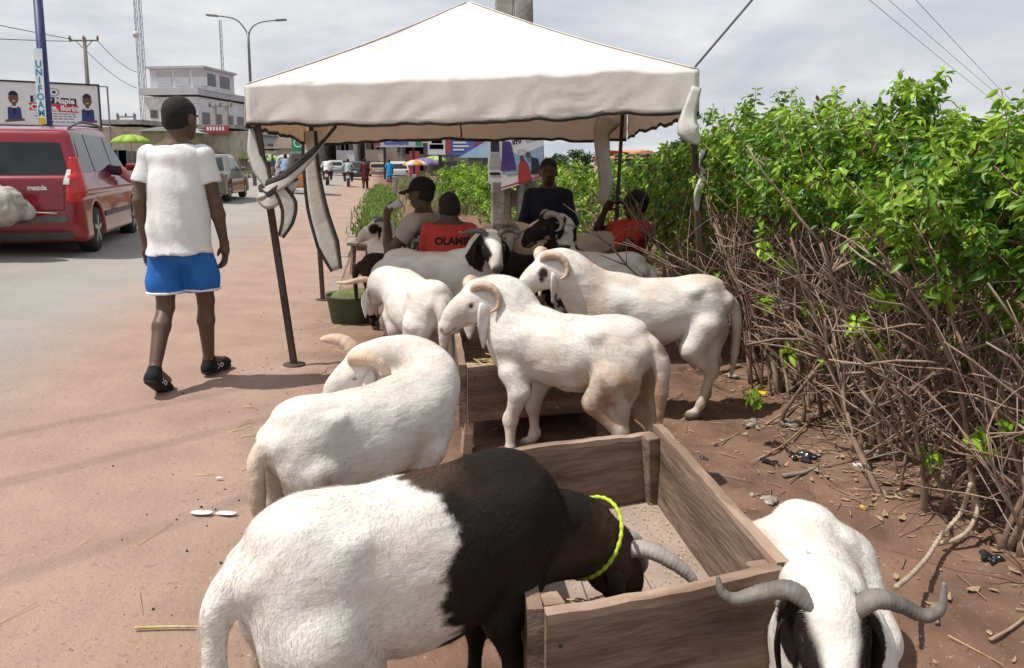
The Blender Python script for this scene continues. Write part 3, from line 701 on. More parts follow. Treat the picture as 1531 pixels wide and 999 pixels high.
def scatter_straw(name, label, parent_pts, n, z, seed, Lr=(0.04, 0.16), w=0.0022, heap=0.0, box=(0.06, 0.94, 0.06, 0.94)):
    r = random.Random(seed); b = MB(); P, c = parent_pts
    for _ in range(n):
        u, v = r.uniform(box[0], box[1]), r.uniform(box[2], box[3]); p = P[0].lerp(P[1], u).lerp(P[3].lerp(P[2], u), v) + c
        a = r.gauss(0.3, 0.7); L = r.uniform(*Lr) / 2; zz = z + heap * max(0, 1 - 3 * ((u - .5) ** 2 + (v - .5) ** 2)) * r.random() + 0.004; d = Vector((math.cos(a), math.sin(a), r.uniform(-.1, .1))) * L
        q = p + Vector((0, 0, zz)); b.tube([q - d, q + Vector((0, 0, .004)), q + d], w * r.uniform(.6, 1.5), 4)
    return tag(b.build(name, STRAW), label, 'straw', kind='stuff')
scatter_straw('straw', 'dry straw stalks heaped in the rear trough', ([p + C2 for p in P2], Vector()), 520, FZ2, 5, (0.08, 0.28), 0.003, 0.13)
CHAFF = mat('chaff', (0.46, 0.33, 0.2), (0.66, 0.55, 0.4), 60, 0.9)
r_ = random.Random(3); bch = MB()
for _ in range(620):
    e_ = r_.random(); u, v = (r_.betavariate(3.5, 0.7), r_.random()) if e_ < 0.55 else ((r_.random(), r_.betavariate(3, .8)) if e_ < .8 else (r_.random(), r_.random()))
    u, v = .05 + .9 * u, .05 + .9 * v; p = P1[0].lerp(P1[1], u).lerp(P1[3].lerp(P1[2], u), v) + C1; a = r_.uniform(0, 6.28); s_ = r_.uniform(.001, .0028)
    bch.box((p.x, p.y, FZ1 + .0065), (s_ * 3.2, s_, .0015), rz=a)
tag(bch.build('chaff', CHAFF), 'pale chaff scattered on the floor of the front trough', 'chaff', kind='stuff')
scatter_straw('feed', 'handful of chopped feed in the near corner of the front trough', ([p + C1 for p in P1], Vector()), 160, FZ1, 8, (0.015, 0.05), 0.0022, 0.04, (0.05, 0.3, 0.05, 0.4))
# ================================================================== THE RAMS
COAT = mat('ram_coat', (0.82, 0.80, 0.77), attr='coat', scale=7, rough=0.85, spec=0.12, bump=0.006, bscale=26, stretch=(0.5, 1, 1), contrast=(0.3, 0.62), bdetail=5)
FUR = mat('ram_hair', (0.85, 0.83, 0.80), attr='coat', scale=9, rough=0.45, spec=0.4)
HORN_L = mat('pale_horn', (0.42, 0.29, 0.20), (0.60, 0.46, 0.36), 9, 0.6, 0.002, 40)
HORN_D = mat('dark_horn', (0.10, 0.088, 0.08), (0.20, 0.18, 0.165), 12, 0.6, 0.002, 40)
HORN_G = mat('grey_horn', (0.24, 0.21, 0.19), (0.36, 0.32, 0.29), 12, 0.6, 0.002, 40)
EYE = mat('ram_eye', (0.025, 0.017, 0.010), rough=0.1, spec=0.6)
ROPE_Y = mat('yellow_green_rope', (0.36, 0.48, 0.02), (0.50, 0.60, 0.06), 60, 0.7, 0.002, 200)
W_ = np.array([0.70, 0.675, 0.63])
def mixc(c, col, w): w = np.clip(w, 0, 1)[:, None]; return c * (1 - w) + np.array(col) * w
def sst(x, a, b): t = np.clip((x - a) / (b - a), 0, 1); return t * t * (3 - 2 * t)
def arch(t): return np.clip(t, 0, 1)
CURL = [(.01, .038, .035), (-.012, .075, .062), (-.045, .120, .055), (-.066, .150, .012), (-.056, .168, -.042), (-.018, .174, -.074), (.026, .172, -.07)]
CURL_R = [.034, .034, .031, .026, .021, .015, .006]
def ram(name, label, loc, head, s, poll, muzzle, coat, h=0.012, up=None, mid=None, horn=CURL, horn_r=CURL_R, hornm=None, horn_s=1.0, ear=(0.17, 0.032), earcol=None, tail=None, legs=None, fur=0, furlen=0.016, fat=1.0, group='rams tethered by the road', scrotum=False, lie=0.0, neck_r=(0.106, 0.068), hornR=None, ears=(1, -1), furdir=(-1, 0, -0.55), tailr=.74, deep=0.0, nbz=0.0):
    T = empty(name, loc, head, label, 'ram', group, s)
    Mi = (Matrix.Translation(Vector(loc)) @ Matrix.Rotation(head, 4, 'Z') @ Matrix.Scale(s, 4)).inverted()
    R3 = Mi.to_3x3()
    loc_ = lambda w: np.array(Mi @ Vector(w))
    P, M = loc_(poll), loc_(muzzle); dl = -lie
    B = Blob(h)
    Z = lambda x, y, z: np.array([x, y, z + dl])
    # trunk: deep chest, barrel, croup
    B.cone(Z(.26, 0, .625), Z(-.28, 0, .64), .132 + .02 * deep, .124 + .03 * deep, .05)
    B.ell(Z(.23, 0, .595 - .015 * deep), (.20, .122 + .015 * deep, .180 + .025 * deep), .06)
    B.ell(Z(-.01, 0, .575 - .03 * deep), (.30, .168 * fat, .172 + .03 * deep), .06)
    B.ell(Z(-.27, 0, .625 - .02 * deep), (.185, .126 + .02 * deep, .138 + .03 * deep), .06)
    B.ell(Z(.20, 0, .74), (.13, .050, .055), .06)
    B.ell(Z(-.30, 0, .738), (.10, .070, .036), .06)
    for sy in (1, -1):
        B.ell(Z(.245, .092 * sy, .55), (.095, .056, .175), .04)
        B.ell(Z(-.315, .084 * sy, .54), (.110 + .012 * deep, .056 + .016 * deep, .155), .04, rot=np.array(Matrix.Rotation(R(14), 3, 'Y')))
        B.ell(Z(-.225, .112 * sy, .715), (.045, .030, .026), .035)
        B.ell(Z(-.43, .055 * sy, .655), (.03, .03, .035), .04)
    # legs
    lg = dict(fl=(0, 0), fr=(0, 0), hl=(0, 0), hr=(0, 0))
    if legs: lg.update(legs)
    for nm, sy in (('fl', 1), ('fr', -1)):
        dx_, dy_ = lg[nm]
        if lie > 0.15:
            B.chain([Z(.235, .10 * sy, .47), np.array((.25, .13 * sy, .14)), np.array((.40, .11 * sy, .055)), np.array((.30, .09 * sy, .03))], [.075, .05, .036, .028], .03); continue
        B.chain([Z(.235, .10 * sy, .47), Z(.19 + dx_ * .15, .104 * sy + dy_ * .2, .385), Z(.235 + dx_ * .65, .10 * sy + dy_ * .6, .235), Z(.225 + dx_ * .95, .097 * sy + dy_, .085), Z(.255 + dx_, .097 * sy + dy_, .028)], [.076, .050, .028, .0195, .025], .024)
        B.ell(Z(.238 + dx_ * .65, .10 * sy + dy_ * .6, .235), (.036, .034, .045), .02)
        B.ell(Z(.225 + dx_ * .95, .097 * sy + dy_, .085), (.028, .027, .03), .015)
        B.ell(Z(.265 + dx_, .097 * sy + dy_, .02), (.045, .033, .03), .012)
    for nm, sy in (('hl', 1), ('hr', -1)):
        dx_, dy_ = lg[nm]
        if lie > 0.15:
            B.chain([np.array((-.27, .12 * sy, .30)), np.array((-.12, .19 * sy, .13)), np.array((-.38, .20 * sy, .06)), np.array((-.18, .21 * sy, .035))], [.11, .08, .042, .028], .04); continue
        B.chain([Z(-.30, .098 * sy, .52), Z(-.235 + dx_ * .25, .112 * sy + dy_ * .3, .395), Z(-.385 + dx_ * .75, .10 * sy + dy_ * .7, .265), Z(-.345 + dx_ * .95, .097 * sy + dy_, .085), Z(-.315 + dx_, .097 * sy + dy_, .028)], [.092 + .02 * deep, .060 + .012 * deep, .031, .0205, .025], .026)
        B.cone(Z(-.355, .095 * sy + dy_ * .2, .46), Z(-.40 + dx_ * .75, .10 * sy + dy_ * .7, .29), .044, .019, .028)
        B.ell(Z(-.388 + dx_ * .75, .10 * sy + dy_ * .7, .27), (.038, .032, .046), .018)
        B.ell(Z(-.345 + dx_ * .95, .097 * sy + dy_, .085), (.029, .028, .03), .015)
        B.ell(Z(-.305 + dx_, .097 * sy + dy_, .02), (.045, .034, .03), .012)
    if scrotum: B.ell(Z(-.27, 0, .34), (.05, .048, .085), .03); B.cone(Z(.0, 0, .415), Z(-.10, 0, .42), .024, .02, .04)
    # neck
    fw = (M - P); HL = np.linalg.norm(fw); fx = fw / HL
    if up is None: u = np.array([0, 0, 1.0])
    else: u = np.array(R3 @ Vector(up))
    uz = u - fx * (u @ fx); uz /= np.linalg.norm(uz); ly = np.cross(uz, fx)
    HM = np.stack([fx, ly, uz], 1); hp = lambda x, y, z: P + HM @ np.array([x, y, z])
    nb = Z(.27, 0, .635 + nbz); pts = [Z(.20, 0, .62), nb] + ([loc_(m) for m in mid] if mid else []) + [hp(0.005, 0, -.015)]
    pth = smooth_path(pts, 5); rs = lerpn([.135, neck_r[0] + .018, neck_r[0] + .004, neck_r[0] * .88, neck_r[1] * .92], len(pth)); B.chain(pth, rs, .05)
    B.cone(nb + np.array([.05, 0, -.10]), np.array(pts[-1]) * .55 + nb * .45 + np.array([0, 0, -.03]), .085, .06, .06)
    # head: roman nose, cheeks, muzzle (a head about 0.27 long)
    q = HL / 0.235
    B.cone(hp(.0, 0, -.005), hp(.085 * q, 0, -.020), .072, .066, .03)
    B.cone(hp(.085 * q, 0, -.012), hp(.205 * q, 0, -.030), .055, .037, .03)
    B.ell(hp(.115 * q, 0, .010), (.085 * q, .036, .042), .03, rot=HM)
    B.cone(hp(.03, 0, -.060), hp(.195 * q, 0, -.055), .048, .024, .03)
    B.ell(hp(.205 * q, 0, -.035), (.034, .034, .038), .015, rot=HM)
    for sy in (1, -1):
        B.ell(hp(.062, .050 * sy, .012), (.034, .022, .022), .015, rot=HM)
        B.ell(hp(.055, .038 * sy, -.065), (.05, .024, .04), .03, rot=HM)
        B.ell(hp(.075, .074 * sy, -.004), (.013, .012, .010), .008, rot=HM, op='sub')
        B.ell(hp(.236 * q, .022 * sy, -.022), (.013, .006, .006), .005, rot=HM, op='sub')
    B.cone(hp(.245 * q, .034, -.058), hp(.165 * q, .042, -.052), .004, .004, .004, 'sub'); B.cone(hp(.245 * q, -.034, -.058), hp(.165 * q, -.042, -.052), .004, .004, .004, 'sub')
    # tail
    if tail is None: tail = [(-.44, 0, .68), (-.495, 0, .60), (-.50, .01, .45), (-.49, .01, .28)]
    tp = smooth_path([Z(*t) for t in tail], 4); B.chain(tp, [x * tailr for x in lerpn([.034, .036, .032, .027, .014], len(tp))], .025)
    rs_ = sum(map(ord, label)) % 97
    V, F = B.mesh(lambda p: fbm(p, 6, rs_, 2) * .0065 - np.abs(fbm(p * np.array([.55, 1., 1.]) + .12 * p[..., [2, 0, 1]], 13, rs_ + 3, 2)) * .0042 * (p[..., 2] > .34))
    V = relax(V, F, 2)
    hd = (V - P) @ HM                       # coordinates in the head's frame
    C = coat(V - np.array([0, 0, dl]), hd, q)
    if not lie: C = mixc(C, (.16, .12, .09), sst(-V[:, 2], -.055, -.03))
    nost = np.minimum(np.linalg.norm(hd - np.array([.236 * q, .022, -.022]), axis=1), np.linalg.norm(hd - np.array([.236 * q, -.022, -.022]), axis=1))
    C = mixc(C, (.10, .06, .05), sst(-nost, -.016, -.008) * .85)
    em = np.minimum(np.linalg.norm(hd - np.array([.068, .066, -.002]), axis=1), np.linalg.norm(hd - np.array([.068, -.066, -.002]), axis=1))
    C = mixc(C, (.10, .075, .06), sst(-em, -.018, -.011) * .8)
    C = mixc(C, (.30, .20, .16), (np.abs(hd[:, 2] + .057) < .006) * (hd[:, 0] > .17 * q) * (np.linalg.norm(hd, axis=1) < .31) * .8)
    body = mesh_obj('body', V, F, COAT, T, True, C)
    if fur:
        r = np.random.default_rng(rs_); N = vert_normals(V, F)
        ar = np.linalg.norm(np.cross(V[F[:, 2]] - V[F[:, 0]], V[F[:, 3]] - V[F[:, 1]]), axis=1); ok = ar * (1 - .75 * sst(-V[F[:, 0], 2], -.30, -.22))
        hh = (V[F[:, 0]] - P) @ HM; ok = ok * np.where((hh[:, 0] > 0.03) & (np.linalg.norm(hh, axis=1) < .3), .15, 1); fi = r.choice(len(F), fur, p=ok / ok.sum())
        w = r.dirichlet((1, 1, 1, 1), fur); pos = (V[F[fi]] * w[..., None]).sum(1); nn = N[F[fi, 0]]; cc = C[F[fi, r.integers(0, 4, fur)]]
        fd = np.array(furdir, float) + np.stack([fbm(pos, 8, 3), fbm(pos, 8, 9), fbm(pos, 8, 14)], 1) * .8; fd = fd - nn * (fd * nn).sum(1, keepdims=True); fd /= np.maximum(np.linalg.norm(fd, axis=1, keepdims=True), 1e-6)
        d = fd * .93 + nn * r.uniform(.05, .26, (fur, 1)) + r.normal(0, .10, (fur, 3)); cl_ = fbm(pos * np.array([.6, 1, 1]), 26, 21, 2)[:, None]; L = furlen * r.uniform(.6, 1.3, (fur, 1)) * (1 + .45 * cl_); sd = np.cross(d, nn); sd /= np.maximum(np.linalg.norm(sd, axis=1, keepdims=True), 1e-6); wd = .0008 * r.uniform(.6, 1.4, (fur, 1))
        A = np.stack([pos - sd * wd - nn * .001, pos + sd * wd - nn * .001, pos + d * L], 1).reshape(-1, 3); Fi = np.arange(3 * fur).reshape(-1, 3)
        CC = np.repeat(np.clip(cc * r.uniform(.88, 1.10, (fur, 1)) * (1 + .09 * cl_), 0, .92), 3, 0); o = mesh_obj('hair_coat', A, Fi, FUR, body, True, CC); tag(o, kind='stuff')
        o.data.normals_split_custom_set_from_vertices(np.repeat(nn, 3, 0).tolist())
    for sy in (1, -1):
        e = MB(); e.lathe((0, 0, 0), [(.012 * math.sin(t), -.012 * math.cos(t)) for t in np.linspace(.15, 3.0, 7)], 10); o = e.build('eye', EYE, T, True); o.location = Vector(hp(.070, .0635 * sy, -.002))
    if horn is not None:
        for sy in (1, -1):
            hh = horn if (sy == 1 or hornR is None) else hornR
            pts = smooth_path([hp(x * horn_s, y * sy * horn_s if i > 0 else y * sy, z * horn_s) for i, (x, y, z) in enumerate(hh)], 16); n = len(pts); rr = lerpn([x * horn_s ** .5 for x in horn_r], n)
            rr = [a * (1 + .028 * math.sin(i * 2.1) + .02 * math.sin(i * .63 + 1)) for i, a in enumerate(rr)]
            MB().tube(pts, rr, 12, ry=[a * .8 for a in rr]).build('horn', hornm or HORN_L, T, True)
    dn = np.array(R3 @ Vector((0, 0, -1))); dn /= np.linalg.norm(dn)
    for sy in ears:
        root = hp(.0, .066 * sy, -.018); out = ly * sy; L, Wd = ear[0], ear[1]
        pts = smooth_path([root, root + out * .035 + dn * .012 + fx * .0, root + out * .05 + dn * L * .35 + fx * .012, root + out * .047 + dn * L * .72 + fx * .018, root + out * .04 + dn * L + fx * .022], 4)
        n = len(pts); ws = lerpn([.014, .55 * Wd, Wd, .95 * Wd, .55 * Wd, .006], n)
        b = MB().tube(pts, .0055, 8, up=Vector(tuple(fx * .9 + out * .25)), ry=ws); ec = earcol(sy) if callable(earcol) else (earcol if earcol is not None else tuple(W_ * .97))
        mesh_obj('ear', b.v, b.f, COAT, T, True, np.tile(np.array(ec), (len(b.v), 1)))
    return T, hp
def white(v, hd, q, seed=0, warm=.5):
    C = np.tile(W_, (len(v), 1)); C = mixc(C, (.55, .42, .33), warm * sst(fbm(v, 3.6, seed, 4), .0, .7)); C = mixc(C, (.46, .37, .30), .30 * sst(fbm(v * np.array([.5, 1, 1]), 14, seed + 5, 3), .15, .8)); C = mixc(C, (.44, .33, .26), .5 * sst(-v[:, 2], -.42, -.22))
    return C
BLK = (0.018, 0.014, 0.012)

# --- the black-and-white ram at the front trough
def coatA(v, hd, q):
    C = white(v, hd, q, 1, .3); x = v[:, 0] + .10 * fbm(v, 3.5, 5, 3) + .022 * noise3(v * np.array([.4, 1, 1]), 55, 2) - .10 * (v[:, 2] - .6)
    w = sst(x, -.015, .01); C = mixc(C, (.016, .012, .010), w); C = mixc(C, (.078, .046, .030), w * sst(fbm(v, 5, 8, 3), -.15, .7) * .85)
    st = sst(-v[:, 0], .05, .2) * sst(-v[:, 2], -.52, -.34) * sst(fbm(v, 6, 12, 3), -.2, .5); return mixc(C, (.42, .30, .20), st * (1 - w) * .8)
A_loc, A_h = (-.215, 1.66, 0), R(34)
HAr = [(.01, .04, .04), (.03, .06, .095), (.085, .085, .145), (.145, .10, .175), (.20, .115, .185)]; HA = [(.01, .04, .04), (.04, .06, .07), (.09, .07, .08), (.14, .075, .07), (.17, .08, .05)]
ramA, hpA = ram('ram', 'ram with white rear and black front, head down in the front trough', A_loc, A_h, .885, (.275, 2.0, .355), (.35, 2.0, .19), coatA, h=.010, mid=[(.15, 1.91, .445)], neck_r=(.098, .072), up=(.85, .1, .45), horn=HA, hornR=HAr, horn_r=[.030, .031, .027, .02, .009], hornm=HORN_G, deep=1.0, nbz=-.06, earcol=(.05, .035, .027), fur=70000, furlen=.015, fat=1.12, tail=[(-.44, 0, .67), (-.50, .0, .58), (-.515, -.02, .42), (-.50, -.02, .22)], tailr=.8)
# the collar rope goes round the neck close behind the head
ca, cd = Vector((.205, 1.953, .405)), Vector((.125, .09, -.09)).normalized(); cu = Vector((0, 1, .3)); cu = (cu - cd * cu.dot(cd)).normalized(); cv = cd.cross(cu)
cp = [ca + (cu * math.cos(t) * .102 + cv * math.sin(t) * .115) for t in np.linspace(0, 2 * math.pi, 150)]
rope = MB().tube(cp, [.0056 * (1 + .20 * math.sin(i * 1.25)) for i in range(150)], 6).build('collar_rope', ROPE_Y, None, True)
tag(rope, 'yellow-green rope collar round the neck of the black-and-white ram', 'rope')

# --- the white ram licking its flank
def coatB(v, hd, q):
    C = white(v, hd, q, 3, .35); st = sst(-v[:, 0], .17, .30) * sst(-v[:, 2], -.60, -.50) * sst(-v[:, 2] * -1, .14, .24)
    C = mixc(C, (.33, .26, .20), st * (.55 + .45 * sst(fbm(v * np.array([1, 1, .25]), 22, 5, 2), -.3, .4)))
    C = mixc(C, (.50, .33, .22), sst(-v[:, 2], -.44, -.34) * (1 - st) * .4); return mixc(C, (.60, .47, .36), sst(-v[:, 0], .47, .49) * .6)
ram('ram', 'white ram turned back on itself, resting its curl-horned head on its own back', (-.495, 2.55, 0), R(45), .825, (-.56, 2.80, .675), (-.71, 2.77, .53), coatB, h=.011, mid=[(-.30, 2.82, .60), (-.41, 2.89, .665)], up=(-.45, -.4, .8), fur=30000, fat=1.10, deep=.8, horn_s=1.0, horn_r=[.042, .043, .040, .034, .027, .019, .008], neck_r=(.095, .075), ears=(1,), hornR=[(.01, .038, .035), (.0, .06, .075), (.015, .085, .115), (.05, .10, .15), (.07, .11, .165)], scrotum=True, tail=[(-.44, 0, .67), (-.495, 0, .60), (-.505, -.01, .45), (-.49, -.01, .30)], furlen=.017)

# --- the big white ram in the middle with the brown haunch
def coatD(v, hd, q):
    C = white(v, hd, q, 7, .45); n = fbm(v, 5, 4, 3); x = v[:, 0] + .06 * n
    st = sst(-x, .06, .20) * sst(-v[:, 2] + .05 * n, -.62, -.50) * sst(v[:, 2] + .05 * n, .20, .34); C = mixc(C, (.40, .26, .175), st * (.6 + .4 * sst(fbm(v * np.array([1, 1, .4]), 20, 31, 2), -.3, .4)))
    C = mixc(C, (.20, .13, .09), sst(-np.linalg.norm(v - np.array([-.50, 0, .66]), axis=1), -.05, -.025) * .9)
    return mixc(C, (.62, .44, .30), .5 * sst(-np.linalg.norm(v - np.array([.33, .0, .74]), axis=1), -.16, -.04))
ramD, hpD = ram('ram', 'white ram with brown-stained haunch and long hanging ear, looking left over the straw', (.245, 3.44, 0), R(147), .94, (-.165, 3.60, .785), (-.35, 3.525, .648), coatD, h=.010, mid=[(-.02, 3.62, .745)], fat=.94, fur=40000, furlen=.017, ear=(.225, .050), legs=dict(fl=(.00, .05), fr=(.02, -.02), hl=(.05, 0), hr=(-.05, 0)), scrotum=True, horn_s=.88, neck_r=(.12, .085))

# --- the white ram with the dark eye spot
def coatE(v, hd, q):
    C = white(v, hd, q, 9, .45); n = fbm(v, 5, 14, 3)
    C = mixc(C, (.50, .36, .26), sst(-v[:, 0] + .05 * n, .22, .36) * sst(-v[:, 2], -.60, -.45) * .6); C = mixc(C, (.35, .27, .22), sst(-np.linalg.norm((v - np.array([-.38, .10, .49])) * np.array([1, .5, 1]), axis=1), -.08, -.02) * .6)
    sp1 = np.minimum(np.linalg.norm((hd - np.array([.055, .06, -.005])), axis=1), np.linalg.norm((hd - np.array([.085, .06, -.025])), axis=1) * 1.7)
    C = mixc(C, (.55, .38, .28), .5 * sst(-np.abs(v[:, 0] - .30), -.10, -.03)); return mixc(C, (.06, .04, .03), sst(-sp1, -.040, -.030))
ram('ram', 'white ram with a dark spot by its eye, standing side-on beside the hedge', (.76, 4.22, 0), R(178), 1.0, (.195, 4.22, .85), (.025, 4.17, .715), coatE, h=.011, mid=[(.315, 4.22, .805)], fur=20000, furlen=.014, ear=(.17, .026), horn_s=.9, legs=dict(hl=(.06, .0), hr=(-.02, 0), fl=(0, 0)), scrotum=True, tail=[(-.44, 0, .67), (-.485, 0, .58), (-.49, 0, .40), (-.47, 0, .20)])

# --- the long-horned white ram feeding at the tub
HC = [(.0, .035, .05), (-.02, .09, .055), (-.03, .16, .04), (-.01, .23, .045), (.01, .29, .07)]
ram('ram', 'white ram with long sideways horns, bent over the tub with its back to the viewer', (-.59, 4.72, 0), R(116), .90, (-.90, 5.10, .585), (-1.0, 5.22, .40), lambda v, hd, q: white(v, hd, q, 17, .3), h=.012, mid=[(-.83, 5.02, .62)], up=(-.2, .3, .75), horn=HC, horn_r=[.028, .028, .025, .02, .007], horn_s=1.05, fur=14000, fat=1.15, deep=.5, scrotum=True, ear=(.20, .030), tail=[(-.44, 0, .67), (-.495, 0, .60), (-.505, .0, .45), (-.49, .0, .30)])

# --- the ram with black eye patches, facing the viewer
def facepatch(hd, q, blaze=.032, fr=.0): return sst(np.abs(hd[:, 1]) + .008 * fbm(hd, 25, 3, 2), blaze, blaze + .01) * (hd[:, 0] > -.04) * (hd[:, 0] < .16 * q) * sst(-hd[:, 2], -.05, -.03) * (np.linalg.norm(hd, axis=1) < .25)
def coatF(v, hd, q): return mixc(mixc(white(v, hd, q, 21, .35), BLK, facepatch(hd, q)), (.06, .045, .04), sst(hd[:, 0], .20 * q, .23 * q) * .85 * (np.linalg.norm(hd, axis=1) < .3))
HF = [(0, .035, .045), (-.03, .09, .065), (-.06, .16, .03), (-.04, .20, .03), (-.02, .24, .07)]
ram('ram', 'white ram with black eye patches and one raised dark horn, staring at the viewer', (-.52, 5.50, 0), R(-10), 1.0, (-.14, 5.22, .885), (-.085, 5.04, .72), coatF, h=.012, mid=[(-.20, 5.36, .80)], horn=HF, horn_r=[.028, .026, .022, .018, .006], hornm=HORN_D, fur=14000, earcol=BLK, ear=(.15, .026), horn_s=.95)

# --- the ram with the black head and speckled neck
def coatG(v, hd, q):
    C = white(v, hd, q, 25, .1); n = fbm(v, 11, 6, 3)
    neck = sst(v[:, 0] + .05 * n, -.02, .08); C = mixc(C, BLK, neck * sst(n, -.22, -.10))
    hm = (hd[:, 0] > -.06) * (np.linalg.norm(hd, axis=1) < .34); hb = hm * sst(hd[:, 2] + .02 * noise3(hd, 30, 4), -.085, -.075); return mixc(C, BLK, hb * (1 - sst(hd[:, 2], .05, .06) * (np.abs(hd[:, 1]) < .03)))
ram('ram', 'ram with a black head and black speckled neck behind the spot-eyed ram', (.58, 5.62, 0), R(155), .98, (.27, 5.60, .985), (.06, 5.56, .84), coatG, h=.012, mid=[(.36, 5.68, .90)], hornm=HORN_G, fur=9000, earcol=BLK, ear=(.17, .03), horn_s=.85)

# --- the small ram with the black mask by the bench
def coatH(v, hd, q): return mixc(white(v, hd, q, 29, .2) * .97, BLK, sst(-np.linalg.norm((hd - np.array([.06, .045, -.01])) * np.array([.8, .8, 1]), axis=1), -.065, -.05))
HH = [(0, .035, .045), (-.04, .065, .06), (-.085, .085, .03), (-.10, .10, -.02), (-.09, .115, -.05)]
ram('ram', 'small white ram with a black mask, looking left beside the bench', (-1.22, 7.75, 0), R(128), .88, (-1.36, 7.72, .79), (-1.56, 7.62, .66), coatH, h=.015, mid=[(-1.29, 7.80, .75)], horn=HH, horn_r=[.03, .03, .026, .02, .008], hornm=HORN_D, ear=(.13, .022), earcol=BLK, fur=0)
# --- rams in the shade of the tent
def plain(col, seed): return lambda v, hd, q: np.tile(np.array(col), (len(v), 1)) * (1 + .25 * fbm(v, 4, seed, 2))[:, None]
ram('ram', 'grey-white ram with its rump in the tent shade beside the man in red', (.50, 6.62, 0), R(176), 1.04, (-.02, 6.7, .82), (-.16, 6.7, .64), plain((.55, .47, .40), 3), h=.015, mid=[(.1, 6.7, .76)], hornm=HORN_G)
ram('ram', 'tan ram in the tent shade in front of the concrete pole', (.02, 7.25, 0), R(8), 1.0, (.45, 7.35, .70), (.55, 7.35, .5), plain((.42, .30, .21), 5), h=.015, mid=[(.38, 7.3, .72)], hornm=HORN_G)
def coatK(v, hd, q): return mixc(np.tile(np.array((.035, .024, .02)), (len(v), 1)), W_, (hd[:, 0] > .10) * (np.abs(hd[:, 1]) < .03) * (np.linalg.norm(hd, axis=1) < .3) * 1.0)
ram('ram', 'dark brown ram standing in the shade between the masked ram and the seated men', (-.93, 6.55, 0), R(12), .82, (-.56, 6.45, .66), (-.52, 6.32, .51), coatK, h=.015, mid=[(-.62, 6.55, .64)], hornm=HORN_D, earcol=BLK)
ram('ram', 'black ram in the shade behind the black-patched face', (.12, 6.02, 0), R(170), .90, (-.28, 6.12, .66), (-.42, 6.12, .48), plain((.022, .016, .014), 9), h=.015, mid=[(-.2, 6.1, .66)], hornm=HORN_D, earcol=BLK)

# --- the wide-horned ram lying at the right front
def coatM(v, hd, q):
    C = white(v, hd, q, 33, .3); C = mixc(C, BLK, facepatch(hd, q, .027)); C = mixc(C, (.03, .025, .02), sst(-np.linalg.norm((v - np.array([.02, -.03, .755])) * np.array([.6, 2.2, 1]), axis=1) + .02 * fbm(v, 20, 3), -.035, -.02) * .8)
    return mixc(C, (.04, .03, .025), sst(v[:, 1] + .1 * fbm(v, 5, 8, 2), .16, .2) * sst(-v[:, 2], -.56, -.5) * .0)
HMl = [(.0, .045, .035), (-.035, .11, .04), (-.038, .18, .01), (-.02, .25, -.01), (-.035, .285, .02), (-.09, .29, .065)]
HMr = [(.0, .045, .035), (-.035, .11, .038), (-.03, .18, .0), (-.01, .245, -.015), (-.02, .285, .0), (-.055, .30, .03)]
ram('ram', 'white ram with broad dark horns and black eye patches, resting beside the front trough', (.80, 1.88, 0), R(-103), .87, (.665, 1.50, .47), (.635, 1.335, .305), coatM, h=.010, lie=.315, fat=.92, mid=[(.70, 1.62, .43)], neck_r=(.095, .066), horn=HMl, hornR=HMr, horn_r=[.028, .030, .027, .022, .016, .006], hornm=HORN_D, fur=36000, furlen=.013, earcol=BLK, ear=(.15, .022), horn_s=.88, up=(-.05, -.5, .8))
# ================================================================== PEOPLE
SKIN = mat('skin', (0.085, 0.048, 0.033), (0.115, 0.066, 0.045), 8, 0.5, 0.001, 60, spec=0.4)
SKIN2 = mat('skin_deep', (0.060, 0.034, 0.024), (0.085, 0.048, 0.034), 8, 0.5, 0.001, 60, spec=0.4)
HAIR = mat('short_hair', (0.010, 0.009, 0.008), (0.022, 0.019, 0.017), 120, 0.85, 0.003, 320)
EYEW = mat('eye_white', (0.6, 0.57, 0.52), rough=0.25)
def cloth(name, c, c2=None, rough=0.85): return mat(name, c, c2 or tuple(x * .85 for x in c), 5, rough, 0.004, 22, spec=0.2)
v3 = lambda *a: np.array(a, float)
def hand(B, wrist, d, n, side, curl=.35, s=1.0, spread=.1):
    d = d / np.linalg.norm(d); n = n - d * (n @ d); n = n / np.linalg.norm(n); t = np.cross(d, n) * side     # d fingers, n out of the palm, t towards the thumb
    B.cone(wrist, wrist + d * .045 * s, .026 * s, .031 * s, .015); B.ell(wrist + d * .058 * s, (.048 * s, .041 * s, .019 * s), .012, rot=np.stack([d, t, n], 1))
    for k, (off, L) in enumerate(((.030, .072), (.010, .082), (-.010, .076), (-.029, .060))):
        p = wrist + d * .092 * s + t * off * s; ang = 0.0; q = d + t * spread * (1.5 - k) * .3; q = q / np.linalg.norm(q)
        for i, f in enumerate((.45, .32, .23)):
            ang += curl * (1.1 if i else .8); dd = q * math.cos(ang) + n * math.sin(ang); p2 = p + dd * L * f * s; B.cone(p, p2, (.0098 - .0008 * i) * s, (.0092 - .001 * i) * s, .004); p = p2
    p = wrist + d * .03 * s + t * .030 * s; p2 = p + (d * .6 + t * .6 + n * .3) * .042 * s; p3 = p2 + (d * .85 + n * .35) * .035 * s; B.cone(p, p2, .014 * s, .012 * s, .008); B.cone(p2, p3, .011 * s, .009 * s, .005)
